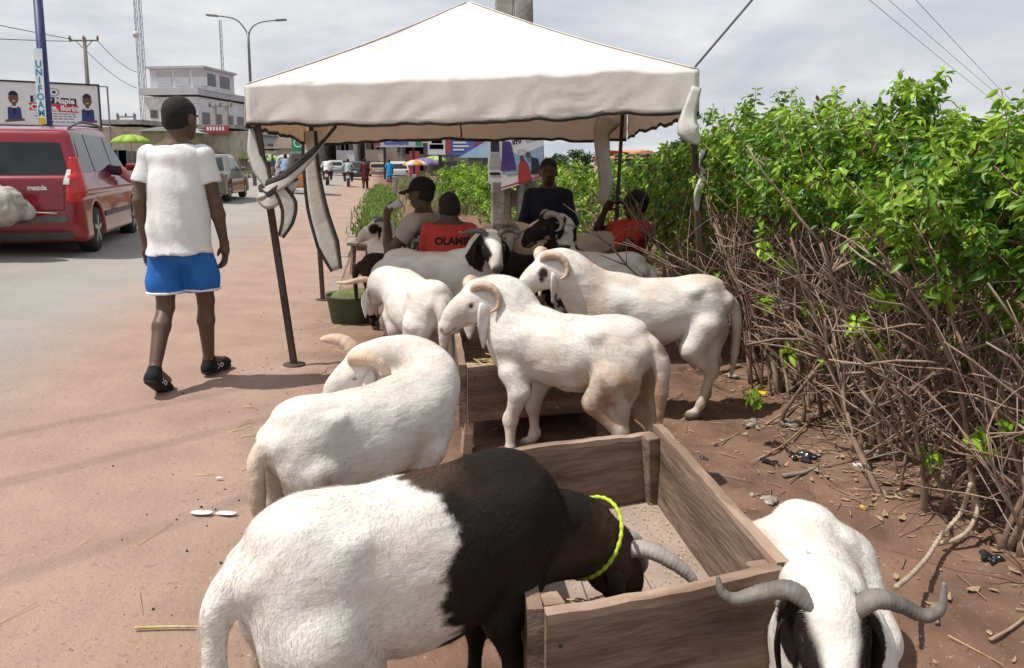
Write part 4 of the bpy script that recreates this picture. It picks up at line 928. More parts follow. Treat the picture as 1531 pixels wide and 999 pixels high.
def head_blob(B, c, f, up, s=1.0, face=True):
    f = f / np.linalg.norm(f); up = up - f * (up @ f); up = up / np.linalg.norm(up); l = np.cross(up, f); M = np.stack([f, l, up], 1); hp = lambda x, y, z: c + M @ v3(x, y, z) * s
    B.ell(hp(-.012, 0, .030), (.098 * s, .076 * s, .090 * s), .02, rot=M); B.ell(hp(.022, 0, -.030), (.066 * s, .060 * s, .080 * s), .03, rot=M); B.ell(hp(.048, 0, -.080), (.034 * s, .036 * s, .028 * s), .03, rot=M)
    if face:
        B.cone(hp(.086, 0, .012), hp(.104, 0, -.022), .010 * s, .014 * s, .015); B.ell(hp(.098, 0, -.026), (.014 * s, .020 * s, .010 * s), .01, rot=M); B.ell(hp(.082, 0, -.055), (.014 * s, .026 * s, .010 * s), .008, rot=M)
        for y in (1, -1): B.ell(hp(.083, .031 * y, .010), (.012 * s, .017 * s, .010 * s), .012, rot=M, op='sub'); B.ell(hp(.080, .03 * y, .028), (.012 * s, .022 * s, .007 * s), .012, rot=M)
    for y in (1, -1): B.ell(hp(-.008, .077 * y, -.008), (.020 * s, .010 * s, .032 * s), .008, rot=M)
    return hp, M
def person(name, label, loc, rz, j, shirt, pants, group=None, skin=None, h=.008, hair=True, cap=None, shoes=None, fingers=True, face=True, hs=1.0, cat='person', hemz=.78, sleeve=.62, legcut=None, shirt_e=.016, pant_e=.02, tuck=None, collar=.0, hairm=None, hand_n=None, curl=.35, belly=1.0, folds=.009):
    T = empty(name, loc, rz, label, cat, group); B = Blob(h); sk = skin or SKIN
    J = {k: v3(*v) for k, v in j.items()}; up = J.get('up', v3(0, 0, 1)); f = J.get('face', v3(0, 1, 0)); hp, M = head_blob(B, J['head'], f, up, hs, face)
    ch, pe = J['chest'], J['pelvis']; sh = {'l': J['sl'], 'r': J['sr']}; ax_ = (J['sr'] - J['sl']); ax_ /= np.linalg.norm(ax_); sp_ = ch - pe; sp_ /= np.linalg.norm(sp_); fw_ = np.cross(sp_, ax_); fw_ = fw_ / np.linalg.norm(fw_); TM = np.stack([ax_, fw_, sp_], 1)
    nb = (J['sl'] + J['sr']) / 2 + sp_ * .035
    B.cone(hp(-.022, 0, -.06), nb, .054 * hs, .060, .03)
    def torso(b, e=0.0, k=.05):
        b.ell(ch + sp_ * .02, (.165 + e, .108 + e, .20 + e), k, rot=TM); b.cone(ch - sp_ * .08, pe + sp_ * .10, .118 * belly + e, .118 * belly + e, k); b.ell(pe, (.160 + e, .112 + e, .125 + e), k, rot=TM)
        b.cone(J['sl'] * .82 + J['sr'] * .18, J['sr'] * .82 + J['sl'] * .18, .062 + e, .062 + e, k); b.cone(nb - sp_ * .03, nb + sp_ * .0, .085 + e * .5, .060 + e * .5, k); b.cone(nb, J['sl'] * .85 + nb * .15 - sp_ * .01, .05 + e * .5, .045 + e * .5, k); b.cone(nb, J['sr'] * .85 + nb * .15 - sp_ * .01, .05 + e * .5, .045 + e * .5, k)
    torso(B)
    for sd in 'lr':
        s_, e_, w_ = J['s' + sd], J['e' + sd], J['w' + sd]; sg = 1 if sd == 'l' else -1
        B.cone(s_, s_ * .5 + e_ * .5, .056, .050, .03); B.cone(s_ * .5 + e_ * .5, e_, .048, .038, .02); m_ = e_ * .7 + w_ * .3; B.cone(e_, m_, .039, .041, .015); B.cone(m_, w_, .040, .025, .02)
        d = w_ - e_; d = J.get('h' + sd, d / np.linalg.norm(d))
        n = J.get('n' + sd, v3(-1 if sd == 'r' else 1, 0, 0) * 1.0)
        if fingers: hand(B, w_, d, n, -1 if sd == 'l' else 1, curl)
        else: B.cone(w_, w_ + d / np.linalg.norm(d) * .13, .030, .026, .01)
        p_, k_, a_ = J['p' + sd], J['k' + sd], J['a' + sd]
        B.cone(p_, p_ * .45 + k_ * .55, .085, .070, .04); B.cone(p_ * .45 + k_ * .55, k_, .068, .050, .03); c_ = k_ * .68 + a_ * .32; bk = J['t' + sd] - a_; bk = -bk / np.linalg.norm(bk)
        B.cone(k_, c_ + bk * .012, .049, .052, .02); B.cone(c_ + bk * .012, a_, .051, .033, .02); B.cone(a_, J['t' + sd], .036, .030, .02)
    V, F = B.mesh(); V = relax(V, F, 1); body = mesh_obj('body', V, F, sk, T, True)
    # shirt
    rs_ = len(label)
    fold = lambda p: fbm(p * v3(1, 1, .3) + p[..., [2, 2, 0]] * v3(.25, .2, 0), 11, rs_, 2) * folds * .8 + fbm(p * v3(.5, .5, 1.3) + p[..., [2, 0, 0]] * v3(.3, .3, .3), 7, rs_ + 9, 2) * folds * .5
    S = Blob(max(h, .009)); torso(S, shirt_e); hem = v3(0, 0, hemz) if np.ndim(hemz) == 0 else v3(*hemz)
    if tuck is None: S.cone(pe + sp_ * .04, v3(pe[0], pe[1], hem[2] - .03), .135 * belly + shirt_e, .15 * belly + shirt_e, .04); S.ell(v3(pe[0], pe[1], hem[2] - .01), (.176 * belly + shirt_e, .148 * belly + shirt_e, .10), .04); S.ell((ch + v3(pe[0], pe[1], hem[2])) / 2, (.168 + shirt_e, .126 + shirt_e, .34), .05)
    S.plane(hem, (0, 0, -1)); S.plane(nb + sp_ * (.028 + collar), sp_)
    V, F = S.mesh(fold); so = mesh_obj('shirt', relax(V, F, 1), F, shirt, T, True)
    for sd in 'lr':
        s_, e_, w_ = J['s' + sd], J['e' + sd], J['w' + sd]; S = Blob(max(h, .009))
        if sleeve <= 1:
            q = s_ + (e_ - s_) * (sleeve + .15); S.cone(s_ * .72 + nb * .28 - sp_ * .03, s_, .050 + shirt_e, .056 + shirt_e * .6, .03); S.cone(s_, q, .056 + shirt_e * .6, .056 + shirt_e, .03); dd = e_ - s_; S.plane(s_ + dd * sleeve, dd)
        else:
            q = e_ + (w_ - e_) * (sleeve - 1 + .1); S.cone(s_ * .72 + nb * .28 - sp_ * .03, s_, .050 + shirt_e, .056 + shirt_e * .6, .03); S.cone(s_, e_, .056 + shirt_e * .6, .050 + shirt_e * .5, .02); S.cone(e_, q, .052 + shirt_e * .5, .036 + shirt_e * .5, .02); dd = w_ - e_; S.plane(e_ + dd * (sleeve - 1), dd)
        V, F = S.mesh(fold); mesh_obj('sleeve', relax(V, F, 1), F, shirt, so, True)
    # shorts or trousers
    S = Blob(max(h, .009)); S.ell(pe - sp_ * .03, (.162 + .006, .114 + .008, .165), .04, rot=TM)
    for sd in 'lr':
        p_, k_, a_ = J['p' + sd], J['k' + sd], J['a' + sd]
        S.cone(p_ * .92 + (J['pl'] + J['pr']) * .04, p_ * .4 + k_ * .6, .089, .088 + pant_e, .03); S.cone(p_ * .4 + k_ * .6, k_, .088 + pant_e, .074 + pant_e, .03)
        if legcut is None: S.cone(k_, a_, .062 + pant_e, .048 + pant_e, .03)
    if legcut is not None: S.plane(v3(0, 0, legcut), (0, 0, -1))
    S.plane(pe + sp_ * .13, sp_); V, F = S.mesh(fold); po = mesh_obj('shorts' if legcut is not None else 'trousers', relax(V, F, 1), F, pants, T, True)
    if hair:
        H = Blob(max(h * .8, .006)); H.ell(hp(-.014, 0, .034), (.0998 * hs, .0778 * hs, .0918 * hs), .01, rot=M); H.ell(hp(-.040, 0, -.02), (.058 * hs, .070 * hs, .06 * hs), .03, rot=M)
        H.plane(hp(.068, 0, .05), M @ v3(1, 0, -.55), .01); H.plane(hp(-.02, 0, -.040), M @ v3(.50, 0, -1), .012)
        V, F = H.mesh(lambda p: noise3(p, 90, 2) * .0015); mesh_obj('hair', V, F, hairm or HAIR, T, True)
    if cap:
        H = Blob(max(h * .8, .006)); H.ell(hp(-.012, 0, .042), (.112 * hs, .090 * hs, .098 * hs), .01, rot=M); H.plane(hp(0, 0, .034), M @ v3(.12, 0, -1)); V, F = H.mesh(); co = mesh_obj('cap', V, F, cap, T, True)
        b = MB(); vs = []; n = 13
        for rr in (0, 1, 2):
            for i in range(n): a = -1.15 + 2.3 * i / (n - 1); R_ = (.092, .132, .168)[rr]; vs.append(hp(R_ * math.cos(a) - .0 + (.0 if rr == 0 else .01 * rr), R_ * .72 * math.sin(a), .046 - .012 * rr - .02 * abs(math.sin(a)) * rr * .6))
        b.add(vs, [(r * n + i, r * n + i + 1, (r + 1) * n + i + 1, (r + 1) * n + i) for r in range(2) for i in range(n - 1)]); bo = b.build('brim', cap, co, True); bo.modifiers.new('t', 'SOLIDIFY').thickness = .005
    if shoes:
        for sd in 'lr':
            a_, t_ = J['a' + sd], J['t' + sd]; d = t_ - a_; dh = v3(d[0], d[1], d[2] + (.035 if abs(d[2]) < .09 else .0)); L = np.linalg.norm(dh); dh /= L; upv = v3(0, 0, 1) - dh * dh[2]; upv /= np.linalg.norm(upv); lv = np.cross(upv, dh); MM = np.stack([dh, lv, upv], 1)
            o = a_ - upv * .045; S = Blob(.007); S.ell(o + dh * .005 + upv * .0, (.062, .042, .05), .02, rot=MM); S.cone(o - dh * .02, o + dh * (L + .0), .040, .040, .02); S.ell(o + dh * (L + .01) - upv * .004, (.062, .046, .034), .02, rot=MM); S.cone(a_ + upv * .02, o, .040, .042, .02)
            S.plane(o - upv * .03, -upv); S.plane(a_ + upv * .028, upv); V, F = S.mesh(); sh_ = mesh_obj('shoe', V, F, shoes[0], T, True)
            S = Blob(.007); S.cone(o - dh * .025, o + dh * (L + .02), .046, .048, .02); S.ell(o + dh * (L + .02), (.058, .050, .05), .02, rot=MM); S.plane(o - upv * .022, upv); S.plane(o - upv * .048, -upv); V, F = S.mesh(); mesh_obj('sole', V, F, shoes[1], sh_, True)
            for (x0, rad) in ((.03, .016), (.085, .013)):
                for y in (1, -1):
                    c = o + dh * x0 + lv * (.041 * y); ring = [c + dh * math.cos(t) * rad * 1.3 + upv * (math.sin(t) * rad + .002) for t in np.linspace(0, 2 * math.pi, 13)]; MB().tube(ring, .0028, 5).build('shoe_loop', shoes[2], sh_, True)
    return T, hp, so, body
def project_text(txt, size, obj, c, xd, yd, m, parent, bold=.0, off=.004, name='lettering', xs=1.0):
    bv = BVHTree.FromPolygons([v.co.copy() for v in obj.data.vertices], [tuple(p.vertices) for p in obj.data.polygons]); xd, yd = Vector(xd).normalized(), Vector(yd).normalized(); n = xd.cross(yd).normalized()
    o = text_mesh(name, txt, size, m, parent, Matrix.Identity(4), bold=bold, xs=xs)
    for v in o.data.vertices:
        p = Vector(c) + xd * v.co.x + yd * v.co.y; hit = bv.ray_cast(p + n * .4, -n, 1.0)
        v.co = (hit[0] if hit[0] is not None else p) + n * off
    return o
WHITE_T = cloth('white_cotton', (.72, .715, .71), (.67, .665, .665)); BLUE = cloth('blue_shorts_cloth', (.022, .14, .46), (.018, .11, .38), .6); BLACKC = cloth('black_cloth', (.016, .016, .018)); BLK_RUB = mat('black_rubber', (.018, .018, .018), (.03, .03, .03), 30, .75)
WHITEP = mat('white_print', (.78, .78, .78), rough=.6); NAVY = cloth('navy_cloth', (.012, .015, .030), (.018, .022, .040)); RED = cloth('red_cotton', (.46, .055, .040), (.40, .045, .033)); REDD = cloth('red_polo', (.46, .06, .035), (.38, .048, .03)); GREYT = cloth('grey_tee', (.40, .37, .34), (.33, .30, .28)); JEAN = cloth('dark_denim', (.03, .035, .05), (.045, .05, .065))
# --- the walking man
wl = on_road(281, 573); wj = dict(head=(.03, .05, 1.625), face=(.42, .9, -.08), chest=(0, .02, 1.27), pelvis=(0, 0, .93), sl=(-.152, .02, 1.405), sr=(.152, .02, 1.405), el=(-.212, -.03, 1.14), wl=(-.222, .06, .88), er=(.218, .02, 1.13), wr=(.238, .09, .87),
          pl=(-.095, 0, .89), pr=(.095, 0, .89), kl=(-.095, -.03, .49), kr=(.095, .13, .50), al=(-.085, -.29, .155), ar=(.075, .19, .095), tl=(-.08, -.13, .055), tr=(.11, .36, .05), hl=(.05, .1, -1), hr=(-.02, .12, -1), nl=(.7, -.5, 0), nr=(-.8, -.6, 0))
walk, _, wsh, _ = person('person', 'man in white tee, blue shorts and black trainers walking away along the road', wl, R(4), wj, WHITE_T, BLUE, hemz=.82, sleeve=.60, legcut=.575, shirt_e=.016, pant_e=.014, shoes=(BLACKC, BLK_RUB, WHITEP), h=.007, folds=.012, hs=1.11)
S = Blob(.009)
for sd in 'lr':
    p_, k_ = v3(*wj['p' + sd]), v3(*wj['k' + sd]); S.cone(p_, p_ * .4 + k_ * .6, .085, .111, .03); S.cone(p_ * .4 + k_ * .6, k_, .111, .098, .03)
S.plane((0, 0, .576), (0, 0, -1)); S.plane((0, 0, .592), (0, 0, 1)); V, F = S.mesh()
mesh_obj('hem_trim', V, F, WHITEP, [c for c in walk.children if c.name.startswith('shorts')][0], True)
# --- the four under the tent
def seated(face=(0, 1, 0), lean=.0, **k):
    j = dict(head=(0, lean + .02, 1.14), face=face, chest=(0, lean * .6, .80), pelvis=(0, 0, .50), sl=(-.185, lean, .95), sr=(.185, lean, .95), el=(-.24, lean + .08, .68), wl=(-.12, lean + .28, .58), er=(.24, lean + .08, .68), wr=(.12, lean + .28, .58),
             pl=(-.09, .02, .48), pr=(.09, .02, .48), kl=(-.12, .42, .50), kr=(.12, .42, .50), al=(-.12, .44, .09), ar=(.12, .44, .09), tl=(-.12, .60, .04), tr=(.12, .60, .04)); j.update(k); return j
pc = far(641, 300, 6.0)
cj = seated(head=(.02, .06, 1.165), face=(-.12, 1, -.05), sl=(-.18, 0, .955), sr=(.18, .05, .955), el=(-.30, .14, .72), wl=(-.15, .27, .985), hl=(.5, .35, .7), nl=(.8, -.3, -.2), chest=(0, .02, .82), er=(.20, .2, .70), wr=(.1, .36, .62), kl=(-.12, .34, .50), kr=(.12, .36, .50), al=(-.12, .12, .09), ar=(.12, .14, .09), tl=(-.12, .27, .04), tr=(.12, .29, .04))
capm, hpC, csh, _ = person('person', 'man in black cap and printed grey tee drinking from a cup on the bench', (pc.x - .02, 6.0, 0), R(62), cj, GREYT, JEAN, skin=SKIN2, cap=BLACKC, hair=True, shoes=(BLACKC, BLK_RUB, WHITEP), hemz=.47, sleeve=.55, h=.009)
NAVYP = mat('dark_print', (.03, .035, .06), rough=.7)
_c = Vector((.0, .1, .86)); _n = Matrix.Rotation(-R(62), 3, 'Z') @ Vector((0, -1, 0)); _x = Vector((0, 0, 1)).cross(_n) * 1
for t_, z_, s_ in (('OPEN', .865, .085), ('PUBLIK', .775, .085)): project_text(t_, s_, csh, Vector((0, 0.03, z_)) + _n * .1, _x, (0, 0, 1), NAVYP, csh, bold=.004, xs=1.1)
MB().tube([_c + Vector((x, 0, 0)) for x in (0, .001)], .001, 3)
cupm = mat('clear_plastic_cup', (.62, .64, .66), (.72, .73, .74), 6, .25, transl=.3); wm = capm.matrix_basis
cw = Matrix.Translation(Vector((pc.x - .02, 6.0, 0))) @ Matrix.Rotation(R(62), 4, 'Z'); chd = cw @ Vector((-.085, .235, 1.075)); cax = (cw.to_3x3() @ Vector((.35, -.65, .35))).normalized()
cup = MB().tube([chd - cax * .055, chd - cax * .05, chd + cax * .05, chd + cax * .055], [.026, .028, .037, .038], 14).build('plastic_cup', cupm, None, True); tag(cup, 'clear plastic cup held to the mouth of the man in the cap', 'cup')
pb = far(672, 300, 5.75)
bj = seated(head=(0, .03, 1.065), face=(-.25, 1, -.25), lean=.0, chest=(0, -.01, .77), sl=(-.145, 0, .895), sr=(.145, 0, .895), el=(-.19, .1, .66), er=(.19, .1, .66))
boy, hpB, bsh, _ = person('person', 'person in bright red lettered tee seen from behind on the bench', (pb.x, 5.72, 0), R(8), bj, RED, JEAN, hemz=.45, sleeve=.6, h=.009, shoes=(BLACKC, BLK_RUB, WHITEP), hs=1.0, skin=SKIN2)
project_text('OLAMIDE', .075, bsh, (.045, -.1, .835), (1, -.05, 0), (0, .1, 1), BLACKC, bsh, bold=.003)
pn = far(820, 300, 7.0)
sj = dict(head=(0, .03, 1.325), face=(-.1, 1, -.1), chest=(0, 0, .98), pelvis=(0, 0, .68), sl=(-.155, 0, 1.11), sr=(.155, 0, 1.11), el=(-.215, .04, .86), wl=(-.17, .2, .72), er=(.215, .04, .86), wr=(.17, .2, .72), pl=(-.09, 0, .66), pr=(.09, 0, .66), kl=(-.1, .08, .37), kr=(.1, .08, .37), al=(-.1, 0, .09), ar=(.1, 0, .09), tl=(-.12, .15, .04), tr=(.12, .15, .04))
person('person', 'youth in dark navy top standing before the concrete pole', (pn.x, 7.0, 0), R(172), sj, NAVY, NAVY, hemz=.62, sleeve=1.85, h=.010, skin=SKIN2, shoes=(BLACKC, BLK_RUB, WHITEP), collar=.012)
pr_ = far(922, 310, 6.55)
rj = seated(head=(.0, -.14, 1.045), face=(-.15, 1, .05), chest=(0, -.10, .70), pelvis=(0, .05, .44), sl=(-.185, -.16, .85), sr=(.185, -.13, .85), el=(-.30, .06, .70), wl=(-.15, .24, .60), er=(.30, .12, .80), wr=(.10, .10, 1.0), hr=(-.5, -.2, .5), pl=(-.09, .07, .43), pr=(.09, .07, .43))
person('person', 'man in red polo and black cap slouching against the hedge', (pr_.x + .03, 6.6, 0), R(98), rj, REDD, JEAN, hemz=.42, sleeve=.62, h=.009, skin=SKIN2, cap=BLACKC, shoes=(BLACKC, BLK_RUB, WHITEP))
# benches they sit on
def bench(label, c, rz, L, w=.28, hh=.44, z=0):
    T = empty('bench', c, rz, label, 'bench', 'wooden benches')
    for y in (-w / 4 - .002, w / 4 + .002): MB().box((0, y, hh - .02), (L, w / 2 - .006, .035)).build('seat_plank', WOOD, T, bevel=.004)
    for x in (-1, 1):
        for y in (-1, 1): MB().beam((x * (L / 2 - .08), y * (w / 2 - .03), -.01), (x * (L / 2 - .11), y * (w / 2 - .05), hh - .038), .05, .05).build('leg', WOOD, T)
        MB().box((x * (L / 2 - .10), 0, hh - .075), (.03, w - .06, .07)).build('rail', WOOD, T)
bench('wooden bench under the man drinking', (pc.x - .02, 6.0, 0), R(62) , .62)
bench('wooden bench under the person in bright red', (pb.x + .0, 5.78, 0), R(8), .66)
bench('low seat block under the man in the red polo', (pr_.x + .03, 6.6, 0), R(98), .5, hh=.38)
q_ = at(548, 408); bench('small pale wooden bench standing beyond the masked ram', (q_.x + .02, q_.y + .05, 0), R(80), .7, .3, .42)
# ================================================================== VEHICLES
GLASSD = mat('tinted_glass', (.016, .020, .022), (.028, .034, .036), 2, .10, spec=.30); GLASSC = mat('clear_car_glass', (.10, .115, .12), (.14, .155, .16), 2, .05, spec=.8)
TYRE = mat('tyre_rubber', (.02, .019, .018), (.045, .04, .036), 10, .85, .002, 80); ALLOY = mat('alloy_rim', (.36, .35, .33), (.50, .49, .47), 8, .4, metal=.7); PLAST = mat('grey_plastic_trim', (.075, .072, .068), (.11, .105, .10), 8, .65)
LAMP_R = mat('red_lamp', (.42, .012, .010), (.52, .02, .014), 6, .15, spec=.6); LAMP_W = mat('clear_lamp', (.60, .58, .55), (.70, .68, .65), 6, .15, spec=.6); CHROME = mat('badge_metal', (.62, .61, .60), (.7, .69, .68), 5, .25, metal=.8); SEAM = mat('panel_gap', (.02, .012, .010), rough=.8); PLATE = mat('number_plate', (.6, .6, .58), (.68, .68, .66), 8, .5)
def paint(name, c): return mat(name, c, tuple(x * .8 for x in c), 3, .28, coat=.6, c3=tuple(x * .75 + .03 for x in c), s3=1.2, f3=(.55, .8))
def patch(bv, quad, axis, sgn, off=.006, n=8, m=3, reach=3.0):      # four corners on the plane across `axis`, laid onto the body
    (a, b, c, d) = [np.array(q, float) for q in quad]; V = []; k = 'xyz'.index(axis); oth = [i for i in range(3) if i != k]
    for j in range(m + 1):
        for i in range(n + 1):
            u, v = i / n, j / m; p = (a * (1 - u) + b * u) * (1 - v) + (d * (1 - u) + c * u) * v; o = [0, 0, 0]; o[oth[0]], o[oth[1]] = p; o[k] = reach * sgn; dr = [0, 0, 0]; dr[k] = -sgn
            hit = bv.ray_cast(Vector(o), Vector(dr), 2 * reach)
            if hit[0] is None: q = Vector(o); q[k] = V[-1][k] if V else 0
            else: q = hit[0].copy()
            q[k] += off * sgn; V.append(tuple(q))
    F = [(j * (n + 1) + i, j * (n + 1) + i + 1, (j + 1) * (n + 1) + i + 1, (j + 1) * (n + 1) + i) for j in range(m) for i in range(n)]
    return V, F
def wheel(T, x, y, r, w, sd, fine=True):
    wh = MB().lathe((x, y, r), [(r * .62, -w / 2), (r * .93, -w / 2), (r, -w * .32), (r, w * .32), (r * .93, w / 2), (r * .62, w / 2)], 28 if fine else 14, 'Y', cap=True).build('wheel', TYRE, T, True)
    b = MB(); yo = y + sd * (w / 2 + .004)
    b.lathe((x, yo - sd * .02, r), [(r * .66, -.012), (r * .66, .016), (r * .60, .016), (r * .58, -.004)], 24 if fine else 12, 'Y', cap=False); b.lathe((x, yo - sd * .008, r), [(.0, -.01), (r * .16, -.01), (r * .16, .012), (.0, .014)], 12, 'Y', cap=False)
    for k in range(5 if fine else 0):
        a = k * 2 * math.pi / 5 + .3; d = Vector((math.cos(a), 0, math.sin(a))); c = Vector((x, yo - sd * .006, r)); b.beam(c + d * r * .1, c + d * r * .62, .02, r * .17, up=d.cross(Vector((0, 1, 0))).cross(d) if False else Vector((0, 1, 0)).cross(d))
    b.build('rim', ALLOY, wh); return wh
def car(name, label, loc, rz, pm, kind='mpv', L=4.3, W=1.72, H=1.58, h=.025, detail=2, group=None, glass=GLASSD, plate=True):
    T = empty(name, loc, rz, label, 'car', group); B = Blob(h); wr = .31 if kind != 'suv' else .36; gc = .20 if kind != 'suv' else .28; zb = .60 * H; rx, fx_ = -L / 2, L / 2; wb = (-L * .31, L * .31)
    hoodx = {'mpv': L * .23, 'sedan': L * .17, 'suv': L * .20, 'hatch': L * .18}[kind]; rear_slope = {'mpv': .30, 'sedan': 1.25, 'suv': .22, 'hatch': .55}[kind]; rearx = {'mpv': rx + .10, 'sedan': rx + L * .17, 'suv': rx + .08, 'hatch': rx + .12}[kind]
    lo, hi = (-L / 2 - .1, -W / 2 - .1, 0), (L / 2 + .1, W / 2 + .1, H + .1)
    B.hull([((rx, 0, .5), (-1, 0, .08)), ((fx_, 0, .5), (1, 0, .10)), ((0, W / 2, .5), (0, 1, .07)), ((0, -W / 2, .5), (0, -1, .07)), ((0, 0, gc), (0, 0, -1)), ((hoodx, 0, zb + .01), (.13, 0, 1)), ((0, 0, zb + .015), (0, 0, 1)), ((rx, 0, .36), (-.8, 0, -.6)), ((fx_, 0, .36), (.8, 0, -.6)), ((fx_, W / 2 - .14, .5), (1, 1, 0)), ((fx_, -W / 2 + .14, .5), (1, -1, 0)), ((rx, W / 2 - .10, .5), (-1, 1, 0)), ((rx, -W / 2 + .10, .5), (-1, -1, 0))], lo, hi, .07)
    B.hull([((rearx, 0, zb), (-1, 0, rear_slope)), ((hoodx + .12, 0, zb), (1, 0, 1.35)), ((0, W / 2 - .015, zb), (0, 1, .26)), ((0, -W / 2 + .015, zb), (0, -1, .26)), ((-.1, 0, H), (.02, 0, 1)), ((-.9, 0, H), (-.09, 0, 1)), ((0, 0, zb - .25), (0, 0, -1))], lo, hi, .09, .03)
    for x in wb:
        for s in (1, -1): B.cone((x, s * (W / 2 - .20), wr + .01), (x, s * (W / 2 + .2), wr + .01), wr + .055, wr + .055, .012, 'sub')
    V, F = B.mesh(); body = mesh_obj('body', V, F, pm, T, True); bv = BVHTree.FromPolygons([Vector(v) for v in V], [tuple(int(i) for i in f) for f in F])
    for x in wb:
        for s in (1, -1): wheel(T, x, s * (W / 2 - .115), wr, .20, s, detail > 1)
    Z0, Z1 = zb + .05, H - .13; q = lambda m_, nm, quad, ax, sg, par=T, off=.006, n=8, mm=3: mesh_obj(nm, *patch(bv, quad, ax, sg, off, n, mm), m_, par, True)
    slope = lambda z: rearx + rear_slope * (z - zb); wsl = lambda z: hoodx + .12 - 1.35 * (z - zb)
    xr0, xr1, xf0, xf1 = slope(Z0) + .12, slope(Z1) + .16, wsl(Z0) - .14, wsl(Z1) - .12; midx = -.02 * L
    c1 = xr0 + (midx - xr0) * .36
    for s in (1, -1):
        w = [((xr0, Z0), (c1 - .04, Z0), (c1 - .02, Z1), (xr1, Z1)), ((c1 + .04, Z0), (midx - .035, Z0), (midx - .035, Z1), (c1 + .05, Z1)), ((midx + .035, Z0), (xf0, Z0), (xf1, Z1), (midx + .035, Z1))]
        if kind == 'sedan': w = [((xr0 + .12, Z0), (midx - .035, Z0), (midx - .035, Z1), (xr1 + .05, Z1)), w[2]]
        for k, quad in enumerate(w): q(glass, 'side_window', quad, 'y', s)
        if detail > 1:
            xs = (c1 + .01 if kind != 'sedan' else xr0 + .25, midx, midx + (xf0 - midx) * .97)
            for xx in xs: q(SEAM, 'door_gap', ((xx - .004, .30), (xx + .004, .30), (xx + .004, Z0 - .02), (xx - .004, Z0 - .02)), 'y', s, off=.002, n=1, mm=8)
            q(PLAST, 'side_trim', ((wb[0] + .45, .46), (wb[1] - .45, .46), (wb[1] - .45, .53), (wb[0] + .45, .53)), 'y', s, off=.012)
            for xx in (midx - .22, xf0 - .30): q(pm, 'door_handle', ((xx - .09, zb - .06), (xx + .09, zb - .06), (xx + .09, zb - .03), (xx - .09, zb - .03)), 'y', s, off=.03)
            MB().box((xf0 - .02, s * (W / 2 + .07), Z0 + .06), (.10, .16, .12)).build('door_mirror', pm, T, bevel=.03)
            if kind == 'mpv':
                pts = [Vector((x, s * (W / 2 - .21), H + (.05 if 0 < i < 6 else -.01) - (.05 if x < -1.2 else 0) - .008)) for i, x in enumerate(np.linspace(-1.70, .30, 7))]; MB().tube(pts, .017, 6).build('roof_rail', PLAST, T, True)
    q(glass, 'rear_window', ((-W * .41, Z0 - (.0 if kind != 'mpv' else .03)), (W * .41, Z0 - (.0 if kind != 'mpv' else .03)), (W * .335, Z1 + .02), (-W * .335, Z1 + .02)), 'x', -1)
    q(glass, 'windscreen', ((-W * .39, Z0), (W * .39, Z0), (W * .33, Z1 + .04), (-W * .33, Z1 + .04)), 'x', 1)
    for s in (1, -1):
        if kind == 'mpv':
            B2 = Blob(h); B2.p = list(B.p); B2.plane((0, s * W * .40, zb - .3), (0, -s, .05)); B2.plane((rx + .24, 0, zb), (1, 0, -.25)); B2.plane((0, 0, zb + .24), (0, 0, 1)); B2.plane((0, 0, zb - .32), (0, 0, -1)); V2, F2 = B2.mesh(lambda p: -.010); mesh_obj('tail_lamp', V2, F2, LAMP_R, T, True)
            q(LAMP_W, 'reversing_lamp', ((s * W * .385, zb - .10), (s * W * .425, zb - .10), (s * W * .43, zb + .09), (s * W * .405, zb + .09)), 'x', -1, off=.024)
        else: q(LAMP_R, 'tail_lamp', ((s * W * .33, zb - .18), (s * W * .46, zb - .18), (s * W * .45, zb - .04), (s * W * .33, zb - .04)), 'x', -1, off=.012)
        q(LAMP_W, 'headlamp', ((s * W * .27, zb - .22), (s * W * .45, zb - .20), (s * W * .44, zb - .09), (s * W * .28, zb - .10)), 'x', 1, off=.012)
    q(PLAST, 'bumper_strip', ((-W * .40, .47), (W * .40, .47), (W * .40, .55), (-W * .40, .55)), 'x', -1, off=.016); q(PLAST, 'grille', ((-W * .2, zb - .27), (W * .2, zb - .27), (W * .2, zb - .12), (-W * .2, zb - .12)), 'x', 1, off=.008)
    if kind == 'mpv':
        for s in (1, -1): q(SEAM, 'hatch_gap', ((s * W * .385, .62), (s * W * .385 + .008, .62), (s * W * .392 + .008, zb), (s * W * .392, zb)), 'x', -1, off=.003, n=1, mm=6)
        q(SEAM, 'hatch_gap', ((-W * .385, .615), (W * .385, .615), (W * .385, .625), (-W * .385, .625)), 'x', -1, off=.003, n=8, mm=1); q(PLAST, 'lower_bumper', ((-W * .42, .24), (W * .42, .24), (W * .42, .34), (-W * .42, .34)), 'x', -1, off=.006)
    if plate: q(PLATE, 'number_plate', ((-.24, .60), (.24, .60), (.24, .71), (-.24, .71)), 'x', -1, off=.02, n=2, mm=1)
    q(PLATE, 'number_plate', ((-.24, .40), (.24, .40), (.24, .51), (-.24, .51)), 'x', 1, off=.02, n=2, mm=1)
    return T, bv
HEAD_AWAY, HEAD_TO = math.pi / 2 + RA, -math.pi / 2 + RA
REDP = paint('crimson_paint', (.24, .012, .020))
wc = on_road(139, 376); ch_ = HEAD_AWAY + R(7)
fwd, lft = Vector((math.cos(ch_), math.sin(ch_), 0)), Vector((-math.sin(ch_), math.cos(ch_), 0)); SC = 1.0
cl = wc + fwd * (4.45 * .31) + lft * (1.8 / 2 - .1)
redcar, rbv = car('car', 'red people carrier with a pale sack tied to its tailgate', (cl.x, cl.y, wc.z), ch_, REDP, 'mpv', 4.45, 1.8, 1.73, glass=GLASSD, plate=False, h=.024)
